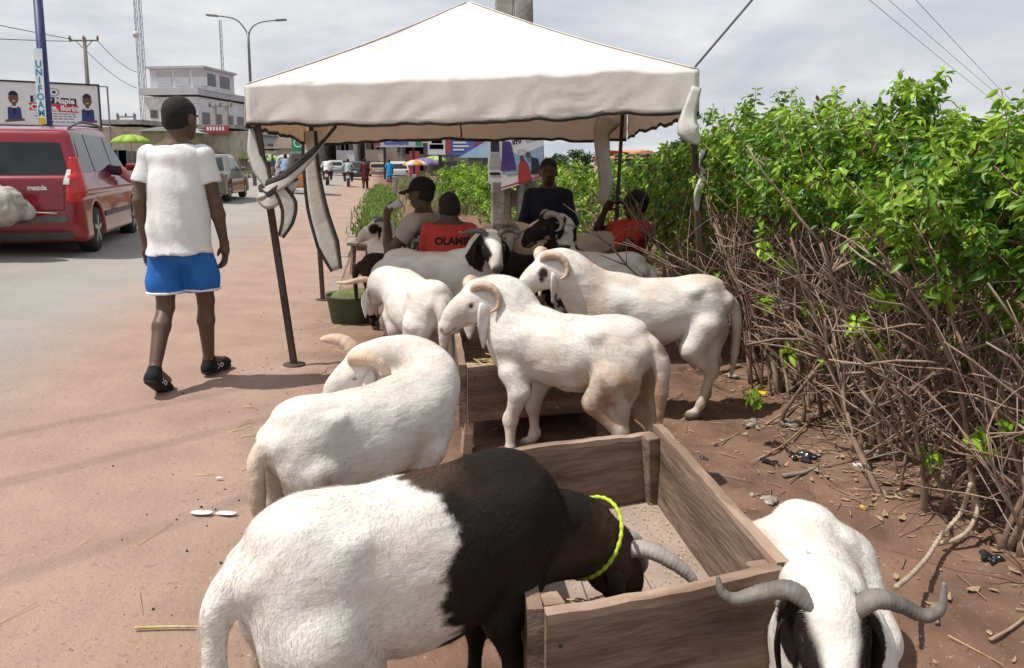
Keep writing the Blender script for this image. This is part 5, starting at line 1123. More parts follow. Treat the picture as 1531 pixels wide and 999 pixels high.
text_mesh('badge_lettering', 'mazda', .085, CHROME, redcar, frame((rbv.ray_cast(Vector((-3, -.40, .90)), Vector((1, 0, 0)))[0] + Vector((-.006, 0, 0))), (0, -1, 0), (0, 0, 1)), bold=.004)
cm = Matrix.Translation((cl.x, cl.y, wc.z)) @ Matrix.Rotation(ch_, 4, 'Z')
# the sack tied to the tailgate
SACK = mat('woven_sack', (.33, .30, .265), (.47, .44, .40), 5, .85, .012, 12, c3=(.22, .195, .17), s3=6); TWINE = mat('twine', (.45, .38, .28), (.55, .48, .38), 40, .8)
S = Blob(.022); S.ell((-2.46, .55, .74), (.30, .62, .32), .05); S.ell((-2.46, -.05, .68), (.22, .28, .24), .10); S.ell((-2.44, -.28, .62), (.10, .12, .10), .06); V, F = S.mesh(lambda p: fbm(p, 5, 3, 3) * .03 - np.abs(noise3(p * np.array([1, .5, 1.2]), 10, 4)) * .045)
sack = mesh_obj('sack', V, F, SACK, None, True); sack.matrix_world = cm; tag(sack, 'bulging pale woven sack tied behind the red car', 'sack')
b = MB()
for pts in ([(-2.24, .30, 1.12), (-2.50, .15, 1.0), (-2.74, .15, .74), (-2.68, .15, .5), (-2.3, .1, .34)], [(-2.24, .30, 1.12), (-2.34, -.02, .96), (-2.42, -.22, .72)], [(-2.27, -.62, .58), (-2.40, -.34, .61)], [(-2.24, .40, 1.13), (-2.56, .45, 1.05), (-2.78, .48, .74), (-2.72, .48, .46), (-2.3, .4, .34)]): b.tube(smooth_path([tuple(p) for p in pts], 4), .008, 5)
tw = b.build('lashing_rope', TWINE, None, True); tw.matrix_world = cm; tag(tw, 'thin rope lashing the sack to the red tailgate', 'rope')
# passenger whose arm hangs out of the rear window
PURP = cloth('purple_sleeve', (.060, .020, .035)); PINK = cloth('pink_sleeve', (.56, .20, .24)); S = Blob(.012); px0 = Vector((-.42, -.52, 1.15))
S.ell(px0 + Vector((0, .10, .28)), (.085, .08, .11), .02); S.cone(px0 + Vector((0, .12, .0)), px0 + Vector((0, .12, .12)), .15, .10, .05); S.chain([px0 + Vector((0, -.02, .02)), (-.20, -.99, 1.09), (.32, -1.03, .96), (.42, -1.03, .93)], [.06, .052, .040, .035], .03); V, F = S.mesh()
pas = empty('person', cl + Vector((0, 0, 0)), ch_, 'passenger with a purple and pink sleeved arm out of the red car', 'person'); pas.location = (cl.x, cl.y, wc.z)
mesh_obj('body', V, F, SKIN, pas, True)
S = Blob(.012); S.chain([px0 + Vector((0, -.02, .02)), (-.20, -.99, 1.09)], [.075, .068], .03); V, F = S.mesh(lambda p: noise3(p, 14, 2) * .006); mesh_obj('upper_sleeve', V, F, PURP, pas, True)
S = Blob(.012); S.chain([(-.19, -1.0, 1.09), (.34, -1.03, .96)], [.070, .056], .03); V, F = S.mesh(lambda p: noise3(p, 14, 5) * .008); mesh_obj('forearm_sleeve', V, F, PINK, pas, True)
# other traffic
def road_car(px, py, label, kind, pc_, away=True, h=.05, **k):
    p = on_road(px, py); return car('car', label, p, HEAD_AWAY if away else HEAD_TO, pc_, kind, h=h, detail=1 if h > .03 else 2, group='cars on the road', **k)
p = rl(-5.3, 25.8); car('car', 'grey-green saloon car partly behind the walking man', p, HEAD_AWAY, paint('grey_green_paint', (.15, .145, .115)), 'sedan', 4.4, 1.7, 1.42, .035, 2, 'cars on the road')
p = rl(-13.4, 55); car('car', 'dark grey saloon with headlamps on the far carriageway', p, HEAD_TO, paint('dark_grey_paint', (.04, .045, .055)), 'sedan', 4.5, 1.75, 1.45, .045, 1, 'cars on the road', plate=False)
p = rl(-5.6, 53); car('car', 'silver estate car ahead of the motor tricycle', p, HEAD_AWAY, paint('silver_paint', (.45, .46, .47)), 'suv', 4.6, 1.8, 1.7, .05, 1, 'cars on the road')
p = rl(-2.1, 68); car('car', 'dark car driving between the motorcycles and the walker in maroon', p, HEAD_AWAY, paint('navy_paint', (.03, .04, .06)), 'sedan', 4.4, 1.75, 1.5, .05, 1, 'cars on the road')
p = rl(1.4, 62); car('car', 'white and black car parked beyond the person in blue', p, HEAD_AWAY, paint('white_paint', (.6, .6, .6)), 'hatch', 4.2, 1.75, 1.6, .05, 1, 'cars on the road')
p = rl(-4.4, 82); car('car', 'small silver car far down the road', p, HEAD_AWAY, paint('silver_paint', (.45, .46, .47)), 'hatch', 4.2, 1.75, 1.55, .06, 1, 'cars on the road')
p = rl(-0.2, 84); car('car', 'beige car parked far off behind the walker in maroon', p, HEAD_AWAY, paint('beige_paint', (.38, .32, .22)), 'suv', 4.3, 1.75, 1.6, .06, 1, 'cars on the road')
# the motor tricycle
ORANGE = paint('orange_paint', (.58, .20, .02)); CANVAS = mat('black_canvas', (.06, .058, .055), (.11, .105, .10), 4, .7, .01, 8)
kp = rl(-3.05, 33.5); K = empty('motor_tricycle', kp, HEAD_AWAY, 'orange motor tricycle taxi with black canvas hood seen from behind', 'tricycle')
S = Blob(.035); S.hull([((-.95, 0, .5), (-1, 0, .10)), ((.55, 0, .5), (1, 0, .3)), ((0, .64, .5), (0, 1, .05)), ((0, -.64, .5), (0, -1, .05)), ((0, 0, .28), (0, 0, -1)), ((0, 0, .92), (0, 0, 1))], (-1.1, -.8, .1), (.9, .8, 1.1), .08); V, F = S.mesh(); mesh_obj('body', V, F, ORANGE, K, True)
S = Blob(.035); S.hull([((-.88, 0, 1.3), (-1, 0, .16)), ((.95, 0, 1.3), (1, 0, .5)), ((0, .62, 1.2), (0, 1, .14)), ((0, -.62, 1.2), (0, -1, .14)), ((0, 0, .90), (0, 0, -1)), ((0, 0, 1.74), (0, 0, 1))], (-1.1, -.8, .8), (1.2, .8, 1.9), .12); S.box((.3, 0, 1.20), (.75, .9, .26), .05, op='sub'); V, F = S.mesh(); mesh_obj('hood', V, F, CANVAS, K, True)
MB().box((-.905, 0, 1.30), (.02, .66, .30), ry=R(-9)).build('rear_window', GLASSD, K, bevel=.004)
S = Blob(.035); S.cone((.6, 0, .5), (1.25, 0, .62), .22, .16, .1); S.ell((1.15, 0, .85), (.16, .32, .30), .1); V, F = S.mesh(); mesh_obj('nose', V, F, ORANGE, K, True); MB().box((1.12, 0, 1.28), (.03, .95, .62), ry=R(-22)).build('windscreen', GLASSC, K)
for y in (-.52, .52): wheel(K, -.55, y, .22, .13, 1 if y > 0 else -1, False)
wheel(K, 1.28, 0, .22, .12, 1, False)
for y in (-.46, .46): MB().box((-.972, y, .66), (.03, .12, .14)).build('tail_lamp', LAMP_R, K)
MB().box((-.985, 0, .42), (.05, 1.16, .16)).build('bumper', ORANGE, K, bevel=.01); MB().box((-.975, 0, .64), (.03, .40, .24)).build('rear_hatch', ORANGE, K, bevel=.01); MB().box((-1.0, -.22, .50), (.02, .3, .1)).build('number_plate', PLATE, K)
# motorcycles and riders
def motorbike(label, rlabel, p, rz, shirt, hair_hat=None):
    T = empty('motorcycle', p, rz, label, 'motorcycle', 'motorcycles on the road')
    for y in (-.62, .66): MB().lathe((0, y, .30), [(.20, -.05), (.29, -.05), (.31, -.02), (.31, .02), (.29, .05), (.20, .05)], 16, 'X').build('wheel', TYRE, T, True)
    MB().tube([(0, -.62, .32), (0, -.2, .45), (0, .35, .55), (0, .52, .92)], [.05, .13, .14, .04], 8).build('frame', PLAST, T, True)
    S = Blob(.025); S.ell((0, .22, .80), (.13, .26, .12), .05); V, F = S.mesh(); mesh_obj('tank', V, F, paint('dark_red_paint', (.30, .018, .020)), T, True); MB().tube([(0, -.72, .86), (0, -.4, .80), (0, .02, .78)], [.09, .12, .10], 8, ry=[.04, .05, .05]).build('seat', BLK_RUB, T, True)
    MB().tube([(-.36, .38, 1.02), (-.16, .50, 1.0), (.16, .50, 1.0), (.36, .38, 1.02)], .016, 5).build('handlebar', PLAST, T, True); MB().tube([(0, .50, .95), (0, .66, .30)], .03, 6).build('fork', CHROME, T); MB().box((0, -.80, .76), (.16, .05, .10)).build('tail_lamp', LAMP_R, T); MB().box((0, -.84, .58), (.20, .015, .15)).build('number_plate', PLATE, T); MB().tube([(.16, -.75, .34), (.15, .0, .30)], .04, 6).build('exhaust', CHROME, T)
    j = dict(head=(0, .08, 1.50), face=(0, 1, -.1), chest=(0, -.02, 1.15), pelvis=(0, -.12, .88), sl=(-.19, .02, 1.32), sr=(.19, .02, 1.32), el=(-.32, .16, 1.10), wl=(-.33, .36, 1.05), er=(.32, .16, 1.10), wr=(.33, .36, 1.05), pl=(-.11, -.08, .87), pr=(.11, -.08, .87), kl=(-.24, .32, .74), kr=(.24, .32, .74), al=(-.20, .18, .36), ar=(.20, .18, .36), tl=(-.2, .34, .30), tr=(.2, .34, .30))
    person('person', rlabel, p, rz, j, shirt, JEAN, 'motorcycle riders', h=.022, fingers=False, face=False, hemz=.82, sleeve=1.7, folds=.006)
LBLUE = cloth('pale_blue_cotton', (.26, .33, .44)); PALE = cloth('pale_green_cotton', (.36, .42, .42)); MAROON = cloth('maroon_cloth', (.10, .022, .028)); SKYB = cloth('bright_blue_cotton', (.03, .30, .62))
motorbike('motorcycle ridden by the man in loose pale blue', 'rider in loose pale blue shirt seen from behind', rl(-4.15, 36), RA, LBLUE)
motorbike('motorcycle ridden by the man in white, left of the pair', 'rider in white, the left one of the pair', rl(-3.05, 47), RA, WHITE_T)
motorbike('motorcycle ridden by the man in pale green, right of the pair', 'rider in pale green, the right one of the pair', rl(-1.8, 46), RA, PALE)
def stroll(h): return dict(head=(0, .02, 1.56), face=(0, 1, 0), chest=(0, 0, 1.20), pelvis=(0, 0, .88), sl=(-.17, 0, 1.36), sr=(.17, 0, 1.36), el=(-.22, -.02, 1.10), wl=(-.21, .06, .86), er=(.22, -.02, 1.10), wr=(.21, .08, .86), pl=(-.09, 0, .85), pr=(.09, 0, .85), kl=(-.09, -.02, .47), kr=(.09, .08, .47), al=(-.09, -.2, .12), ar=(.09, .15, .08), tl=(-.09, -.04, .04), tr=(.09, .3, .04))
person('person', 'walker in dark maroon clothes at the road edge', rl(-.78, 43), RA, stroll(0), MAROON, MAROON, h=.02, fingers=False, face=False, hemz=.6, sleeve=1.6)
person('person', 'walker in bright blue top with bare legs on the footpath', rl(.62, 50), RA, stroll(0), SKYB, SKYB, h=.02, fingers=False, face=False, hemz=.66, sleeve=.8, legcut=.55)
# ================================================================== POLES, SIGNS AND BUILDINGS
CONC2 = mat('pole_concrete', (.25, .235, .21), (.36, .34, .31), 4, .9, .006, 26, c3=(.16, .145, .125), s3=3)
# twin concrete pole behind the tent
hp_ = Vector((.02, 8.55, 0)); HP = empty('twin_concrete_pole', hp_, 0, 'twin concrete power pole behind the tent with torn posters', 'pole')
for x in (-.145, .145):
    MB().tube([(x, 0, -.1), (x * .95, 0, 1.3), (x * .36, 0, 5.5)], [.165, .155, .125], 4, phase=math.pi / 4, up=Vector((0, 1, 0))).build('post', CONC2, HP, bevel=.02)
for z in (.35, 1.02, 2.6, 4.2): MB().box((0, 0.0, z), (.16, .15, .18)).build('cross_tie', CONC2, HP)
PAPER = mat('poster_paper', (.62, .64, .68), (.72, .74, .77), 5, .7); PB = mat('poster_blue', (.22, .36, .56), (.34, .48, .64), 5, .7); PV = mat('poster_violet', (.045, .03, .16), (.10, .06, .24), 4, .7); PRD = mat('poster_red', (.42, .05, .05), (.30, .05, .06), 6, .7); PBK = mat('poster_black', (.03, .03, .04), rough=.7); PBR = mat('poster_brown', (.10, .05, .035), (.16, .08, .05), 8, .7)
PO = empty('poster', hp_ + Vector((.02, -.18, 1.43)), 0, 'torn blue and white poster wrapped on the twin concrete pole', 'poster'); PO.rotation_euler = (0, R(-6), R(-3)); PO.scale = (1.15, 1, 1.15)
def sheet(pts, m, nm, d, th=.003): return MB().prism(pts, th, o=(0, -d, 0), ax=(1, 0, 0), ay=(0, 0, 1), az=(0, 1, 0)).build(nm, m, PO)
sheet([(-.17, -.26), (.26, -.18), (.29, .36), (.10, .34), (.03, .40), (-.06, .37), (-.10, .14)], PAPER, 'sheet', .0)
sheet([(-.10, -.12), (.25, -.10), (.27, .12), (.05, .05), (-.06, .10)], PB, 'print', .004); sheet([(-.15, -.08), (.0, -.08), (-.03, .18), (-.09, .20), (-.12, .08)], PV, 'print', .007); sheet([(.0, -.22), (.13, -.20), (.11, -.03), (.06, .02), (.02, -.04)], PRD, 'print', .010)
sheet([(.045, .0), (.075, .0), (.08, .035), (.06, .05), (.04, .035)], PBR, 'print', .012); sheet([(.10, .02), (.14, .02), (.145, .06), (.12, .08), (.10, .06)], PBR, 'print', .012); sheet([(.13, -.14), (.22, -.14), (.21, .0), (.15, .02)], PBK, 'print', .010); sheet([(-.17, -.245), (.26, -.165), (.26, -.15), (-.17, -.23)], PRD, 'print', .013)
for (t_, x, z, s_, m_) in (('MA', .20, .30, .11, PBK), ('STV', .03, .17, .05, PBK)): text_mesh('lettering', t_, s_, m_, PO, frame((x, -.016, z), (1, 0, 0), (0, 0, 1)), bold=.004)
sheet([(.10, .20), (.27, .23), (.27, .26), (.10, .23)], PRD, 'print', .009)
P2_ = empty('poster', hp_ + Vector((-.22, -.16, 1.48)), 0, 'faded grey portrait poster on the left concrete post', 'poster')
for pts, m, nm, d in (([(-.06, -.28), (.09, -.28), (.09, .24), (-.06, .24)], PAPER, 'sheet', .0), ([(-.03, .05), (.06, .05), (.06, .16), (-.0, .19), (-.03, .14)], PBK, 'print', .004), ([(-.05, -.12), (.08, -.12), (.06, .03), (-.03, .03)], mat('poster_grey', (.3, .3, .3), (.4, .4, .4), 5, .8), 'print', .004), ([(-.04, -.2), (.07, -.2), (.07, -.17), (-.04, -.17)], PBK, 'print', .004)):
    MB().prism(pts, .003, o=(0, -d, 0), ax=(1, 0, 0), ay=(0, 0, 1), az=(0, 1, 0)).build(nm, m, P2_)
STEEL = mat('dull_steel', (.16, .16, .165), (.24, .24, .245), 6, .5, metal=.5); WOODP = mat('grey_wood_pole', (.14, .12, .10), (.22, .19, .16), 8, .9, stretch=(1, 1, .2)); WIRE = mat('wire', (.03, .03, .032), rough=.6)
def to_m(px, d): return px / FPX * d
# blue pole with the vertical banner
D = 34; a, b_ = far(76, 250, D), far(56, -8, D); pb_ = Vector((a.x, D, a.z)); BP = empty('street_pole', pb_, 0, 'tall blue pole with a vertical lettered banner board', 'pole')
BLUEP = mat('blue_paint', (.022, .032, .11), (.035, .045, .14), 6, .5); top = b_ - pb_; dirp = top.normalized()
MB().tube([tuple(top * -.22), tuple(top)], [.22, .18], 12).build('shaft', BLUEP, BP, True)
c0, c1_ = far(69, 186, D) - pb_, far(62, 74, D) - pb_; up_ = (c1_ - c0).normalized(); ac = up_.cross(Vector((0, 1, 0))).normalized() * -1; ac = Vector((1, 0, 0)) - up_ * up_.x; ac.normalize()
BAN = mat('banner_white', (.60, .66, .70), (.68, .73, .76), 4, .7); cen = (c0 + c1_) / 2 - Vector((0, .27, 0)); Lb = (c1_ - c0).length
M3 = Matrix((ac, Vector((0, 1, 0)), up_)).transposed(); bb = MB(); bb.box(cen, (.36, .03, Lb), m=M3); bb.build('banner_board', BAN, BP)
CYAN = mat('banner_cyan', (.03, .24, .36), rough=.6); YEL = mat('banner_yellow', (.55, .36, .04), rough=.6)
for i, ch in enumerate('M UNIFOAM'.replace(' ', '')[0:8]):
    if i == 0: continue
    text_mesh('lettering', ch, .40, CYAN, BP, frame(cen + up_ * (Lb * (.40 - .108 * i)) - Vector((0, .02, 0)), ac, up_), bold=.012)
bb = MB(); bb.box(cen - up_ * (Lb * .46) - Vector((0, .018, 0)), (.32, .01, .28), m=M3); bb.build('banner_label', YEL, BP)
# the school billboard
D = 46; tl_, tr_, br_, bl_ = far(-14, 121, D), far(146, 131, D + 3), far(149, 190, D + 3), far(-14, 186, D); ex, ez = (tr_ - tl_).normalized(), Vector((0, 0, 1)); Wb, Hb = (tr_ - tl_).length, (tl_ - bl_).length
BB = empty('billboard', Vector((tl_.x, tl_.y, 0)), math.atan2(ex.y, ex.x), 'school billboard with two pupils and bold red and navy lettering', 'billboard'); z0 = bl_.z
WB = mat('billboard_white', (.66, .67, .70), (.70, .71, .73), 3, .6); NV = mat('billboard_navy', (.016, .016, .05), rough=.6); CR = mat('billboard_crimson', (.55, .025, .05), rough=.6); DKS = mat('dark_steel', (.03, .03, .033), rough=.6); SKB = mat('print_skin', (.12, .06, .04), (.16, .085, .06), 8, .6); SHW = mat('print_shirt', (.62, .66, .72), rough=.6); GRP = mat('print_grey', (.25, .25, .28), rough=.6); UNI = mat('print_uniform', (.03, .04, .15), (.045, .055, .20), 6, .6)
MB().box((Wb / 2, .05, z0 + Hb / 2), (Wb, .08, Hb)).build('panel', WB, BB)
for c, s_ in (((Wb / 2, .03, z0 + Hb + .04), (Wb + .2, .16, .10)), ((Wb / 2, .03, z0 - .04), (Wb + .2, .16, .10)), ((Wb + .05, .03, z0 + Hb / 2), (.10, .16, Hb)), ((-.05, .03, z0 + Hb / 2), (.10, .16, Hb))): MB().box(c, s_).build('frame_bar', DKS, BB)
for x in (.6, Wb / 2, Wb - .6): MB().tube([(x, .2, -.5), (x, .2, z0 + Hb - .1)], .09, 8).build('post', DKS, BB, True)
MB().tube([(Wb + .55, .2, -.3), (Wb + .55, .2, z0 + Hb)], .05, 6).build('side_post', STEEL, BB); MB().box((Wb + .3, .2, z0 + Hb - .02), (.6, .06, .06)).build('side_bar', STEEL, BB)
def flat(pts, m, d=.004, nm='print'): return MB().prism([(x * Wb, z0 + z * Hb) for x, z in pts], .003, o=(0, -d + .01, 0), ax=(1, 0, 0), ay=(0, 0, 1), az=(0, 1, 0)).build(nm, m, BB)
def disc(cx, cz, rx_, rz_, m, d, n=18): return flat([(cx + rx_ * math.cos(t), cz + rz_ * math.sin(t)) for t in np.linspace(0, 2 * math.pi, n, endpoint=False)], m, d)
flat([(.345, .54), (.78, .50), (.78, .66), (.345, .70)], NV); flat([(.32, .36), (.80, .32), (.775, .41), (.80, .50), (.32, .53), (.345, .45)], CR, .007)
for t_, cz, s_, m_ in (('Silver Maple', .60, .19, WB), ('College, Ilorin', .425, .185, WB)): text_mesh('lettering', t_, s_ * Hb, m_, BB, frame((.565 * Wb, -.012, z0 + cz * Hb), (1, 0, -.02), (0, 0, 1)), bold=.008 * Hb, xs=.93)
for cz, w in ((.285, .36), (.225, .40), (.165, .36), (.09, .32)):
    x = .57 - w / 2
    while x < .57 + w / 2: l_ = random.uniform(.02, .05); flat([(x, cz - .016), (x + l_, cz - .016), (x + l_, cz + .016), (x, cz + .016)], GRP); x += l_ + .008
disc(.57, .80, .052, .10, GRP, .004); disc(.57, .80, .040, .078, WB, .006); disc(.57, .80, .018, .035, NV, .008)
for cx, s_ in ((.19, 1), (.885, -1)):
    flat([(cx - .11, .02), (cx + .11, .02), (cx + .10, .34), (cx + .045, .46), (cx - .045, .46), (cx - .10, .34)], SHW, .006); flat([(cx - .065, .10), (cx + .065, .10), (cx + .06, .40), (cx + .03, .43), (cx, .30), (cx - .03, .43), (cx - .06, .40)], UNI, .009); flat([(cx - .02, .40), (cx + .02, .40), (cx + .012, .26), (cx - .012, .26)], NV, .012)
    disc(cx, .62, .046, .135, SKB, .012); flat([(cx - .018, .44), (cx + .018, .44), (cx + .018, .54), (cx - .018, .54)], SKB, .010); flat([(cx + .046 * math.cos(t), .67 + .125 * math.sin(t)) for t in np.linspace(.15, math.pi - .15, 10)], NV, .014); flat([(cx - .09, .06), (cx + .09, .10), (cx + .085, .155), (cx - .085, .12)], SKB, .014)
    disc(cx - .016, .635, .007, .012, NV, .016, 8); disc(cx + .016, .635, .007, .012, NV, .016, 8); flat([(cx - .017, .562), (cx + .017, .562), (cx + .009, .545), (cx - .009, .545)], WB, .016)
# power pole with crossarm
def power_pole(label, px, ytop, D, arm, zbase=.3, two=None):
    t = far(px, ytop, D); T = empty('power_pole', (t.x, D, zbase), 0, label, 'pole', 'power poles across the road'); h_ = t.z - zbase
    for dx_ in ((0,) if two is None else (0, two)): MB().tube([(dx_, 0, -.3), (dx_, 0, h_)], [.20, .13], 8).build('shaft', WOODP, T, True)
    MB().box(((two or 0) / 2, -.1, h_ - .25), (arm, .1, .12)).build('crossarm', STEEL, T)
    for x in (-arm / 2 + .05, 0, arm / 2 - .05): MB().lathe((x + (two or 0) / 2, -.1, h_ - .2), [(.05, 0), (.10, .08), (.10, .16), (.04, .34)], 8).build('insulator', WOODP, T, True)
    if two is None:
        for x in (-.6, .6): MB().beam((x, -.08, h_ - .3), (0, -.08, h_ - .9), .05, .05).build('brace', STEEL, T)
    return T
power_pole('tall power pole with a crossarm behind the school billboard', 126, 56, 60, 2.2); power_pole('twin power poles standing against the white office block', 321, 155, 66, 1.9, two=1.0); power_pole('small twin-pole frame between billboard and office block', 176, 171, 74, 1.7, two=1.6)
# the double-armed street lamp
D = 38; t_ = far(371, 48, D); SL = empty('street_lamp', (t_.x, D, .5), 0, 'double-armed street lamp rising behind the tent roof', 'lamp'); h_ = t_.z - .5
MB().tube([(0, 0, -.3), (0, 0, h_ - .6), (0, 0, h_)], [.10, .065, .055], 8).build('shaft', STEEL, SL, True)
for (px, py) in ((309, 22), (428, 29)):
    e_ = far(px, py, D) - Vector((t_.x, D, .5)); m_ = Vector((e_.x * .35, 0, h_ + (e_.z - h_) * .78)); MB().tube(smooth_path([(0, 0, h_ - .3), (e_.x * .08, 0, h_ + .15), tuple(m_), tuple(e_)], 5), .035, 6).build('arm', STEEL, SL, True)
    MB().beam(e_ - Vector((.0, 0, .02)), e_ + Vector((-.5 if e_.x > 0 else .5, 0, -.06 if e_.x < 0 else -.05)), .22, .07).build('lamp_head', STEEL, SL)
# radio masts
for px, yt, yb, D, lab in ((201, -10, 140, 110, 'thin lattice radio mast left of the office roof, taller and nearer'), (208, -10, 140, 114, 'thin radio mast right beside the taller lattice mast'), (329, 30, 150, 130, 'thin radio mast standing behind the office roof')):
    t_ = far(px, yt, D); T = empty('radio_mast', (t_.x, D, 0), 0, lab, 'mast', 'radio masts')
    for k in range(3): a = k * 2.094; MB().tube([(.25 * math.cos(a), .25 * math.sin(a), 0), (.2 * math.cos(a), .2 * math.sin(a), t_.z)], .045, 4).build('leg', STEEL, T)
    bb = MB()
    for i in range(int(t_.z / 1.2)): z = i * 1.2; a = (i % 3) * 2.094; c = ((i + 1) % 3) * 2.094; bb.tube([(.25 * math.cos(a), .25 * math.sin(a), z), (.25 * math.cos(c), .25 * math.sin(c), z + 1.2)], .025, 3)
    tag(bb.build('lattice', STEEL, T), kind='stuff')
    if px == 201: MB().lathe((0, -.4, far(201, 52, D).z), [(.05, -.3), (.45, -.1), (.5, .1)], 10, 'Y').build('dish', mat('dish_grey', (.5, .5, .52)), T, True)
# the white office block
def building(label, p, rz, w, d, h, wall_m, floors=0, cols=0, win=(.9, 1.1), roof=None, roof_h=0, parapet=None, wm=None, side_cols=0, z=0.0, top=.8, over=.3, first=1.1, group=None, cat='building', nm='building', door=None, margin=.8):
    T = empty(nm, p, rz, label, cat, group); MB().box((0, d / 2, h / 2 + z / 2 - .2), (w, d, h - z + .4)).build('wall', wall_m, T)
    gl = wm or WIN; fr = FRM
    def win_at(c, ax, sx):
        f = MB().box(c, (sx + .12, .08, win[1] + .12) if ax == 'y' else (.08, sx + .12, win[1] + .12)).build('window', fr, T)
        o = -.02 if True else 0; cc = Vector(c) + (Vector((0, -.03, 0)) if ax == 'y' else Vector((.03, 0, 0)))
        for k in (-1, 1): MB().box(cc + (Vector((k * sx / 4, 0, 0)) if ax == 'y' else Vector((0, k * sx / 4, 0))), (sx / 2 - .04, .06, win[1]) if ax == 'y' else (.06, sx / 2 - .04, win[1])).build('pane', gl, f)
    fh = (h - z) / max(floors, 1)
    for i in range(floors):
        for k in range(cols): win_at((-w / 2 + margin + (w - 2 * margin) * (k + .5) / cols, -.02, z + fh * i + first + win[1] / 2), 'y', win[0])
        for k in range(side_cols): win_at((w / 2 + .02, margin + (d - 2 * margin) * (k + .5) / side_cols, z + fh * i + first + win[1] / 2), 'x', win[0])
    if roof == 'gable':
        MB().prism([(-w / 2 - over, h), (w / 2 + over, h), (0, h + roof_h)], d + 2 * over, o=(0, -over, 0), ax=(1, 0, 0), ay=(0, 0, 1), az=(0, 1, 0)).build('roof', parapet, T)
    elif roof == 'hip':
        o = over; MB().add([(-w / 2 - o, -o, h), (w / 2 + o, -o, h), (w / 2 + o, d + o, h), (-w / 2 - o, d + o, h), (-w / 2 + d / 2, d / 2, h + roof_h), (w / 2 - d / 2, d / 2, h + roof_h)], [(0, 1, 5, 4), (1, 2, 5), (2, 3, 4, 5), (3, 0, 4), (3, 2, 1, 0)]).build('roof', parapet, T)
    elif roof == 'flat': MB().box((0, d / 2, h + roof_h / 2 + .21), (w + 2 * over, d + 2 * over, roof_h)).build('roof', parapet, T)
    return T
WIN = mat('window_glass', (.045, .05, .055), (.08, .085, .09), 1, .15, spec=.6); FRM = mat('window_frame', (.30, .30, .30), rough=.7); OFFW = mat('office_white', (.56, .58, .61), (.64, .655, .68), .6, .85, c3=(.50, .51, .52), s3=.9); OFFG = mat('office_grey_band', (.38, .40, .43), (.45, .46, .48), 1, .85)
D = 84; cL, cR = far(209, 140, D), far(300, 138, D + 2); wv = cR - cL; wv.z = 0; wo_ = wv.length; rzo = math.atan2(wv.y, wv.x); pm_ = (cL + cR) / 2; ht = far(209, 141, D).z
OB = building('white three-storey office block with grey roof band and penthouse', (pm_.x, pm_.y, 0), R(-7), wo_, 26, ht - .2, OFFW, 0, 0, roof='flat', roof_h=.7, parapet=OFFG, over=.35)
mx_ = wo_ / 2
for i, z in enumerate((ht - 2.6, ht - 5.6)):
    for k in range(9):
        y = 1.6 + k * 2.7
        f = MB().box((mx_ + .02, y, z), (.08, 1.7, 1.7)).build('window', FRM, OB)
        for s in (-1, 1): MB().box((mx_ + .05, y + s * .40, z), (.06, .74, 1.5)).build('pane', WIN, f)
    f = MB().box((-mx_ + 1.0, -.02, z + .6), (.9, .08, .9)).build('window', FRM, OB); MB().box((-mx_ + 1.0, -.05, z + .6), (.78, .06, .78)).build('pane', WIN, f)
    MB().box((mx_ + .2, 12.5, z - 1.1), (.5, 25, .12)).build('sill_band', OFFG, OB)
pw = wo_ * 1.02; MB().box((pw * .06, 4.2, ht + 1.75), (pw, 7.0, 2.3)).build('penthouse', OFFW, OB); MB().box((pw * .06, 4.2, ht + 3.0), (pw + .5, 7.5, .25)).build('penthouse_roof', OFFG, OB)
for k in range(3): MB().box((-mx_ + 2.0 + k * 2.05, .66, ht + 1.8), (1.7, .06, 1.6)).build('recessed_panel', OFFG, OB)
for k in range(2): MB().box((pw * .06 + pw / 2 + .02, 2.2 + 3.2 * k, ht + 1.8), (.08, 2.2, 1.3)).build('penthouse_window', WIN, OB)
# lower buildings across the road
OLIVE = mat('olive_wall', (.22, .20, .11), (.27, .25, .15), 1.5, .9); CREAM = mat('cream_wall', (.42, .37, .30), (.50, .45, .37), 1.2, .9, c3=(.33, .28, .22), s3=1.5); GREYW = mat('grey_wall', (.26, .25, .24), (.34, .33, .31), 1.2, .9, c3=(.18, .17, .16), s3=1.5); RUST = mat('rusty_roof', (.20, .10, .075), (.28, .16, .12), 2, .8, stretch=(3, .3, 1)); ZINC = mat('zinc_roof', (.36, .37, .37), (.45, .46, .46), 2, .6, stretch=(3, .3, 1)); BROWNW = mat('brown_wall', (.16, .12, .10), (.22, .17, .14), 1.4, .9); REDS = mat('sign_red', (.36, .05, .05), rough=.6); GRS = mat('sign_green', (.03, .24, .12), rough=.6); BLS = mat('sign_blue', (.06, .11, .36), (.09, .15, .42), 2, .6); PINKW = mat('pinkish_wall', (.46, .36, .30), (.52, .42, .35), 1.5, .9)
def bpx(label, x0, x1, ytop, D, depth, wm_, **k):
    a, c = far(x0, 240, D), far(x1, 240, D); h_ = far(x0, ytop, D).z; return building(label, ((a.x + c.x) / 2, D, 0), k.pop('rz', 0), c.x - a.x, depth, h_, wm_, **k)
bpx('grey flat-roofed shop between billboard and office', 140, 214, 190, 62, 8, CREAM, floors=1, cols=3, roof='flat', roof_h=.35, parapet=GREYW, win=(1.4, 1.2), first=1.2)
bpx('olive-walled shed in front of the office block', 214, 268, 196, 58, 5, OLIVE, floors=1, cols=2, roof='gable', roof_h=.3, parapet=ZINC, win=(1.3, 1.0), first=.8)
bpx('low shop with a red signboard below the office windows', 302, 352, 196, 64, 5, CREAM, floors=1, cols=3, roof='flat', roof_h=.3, parapet=GREYW, win=(1.0, 1.6), first=.6)
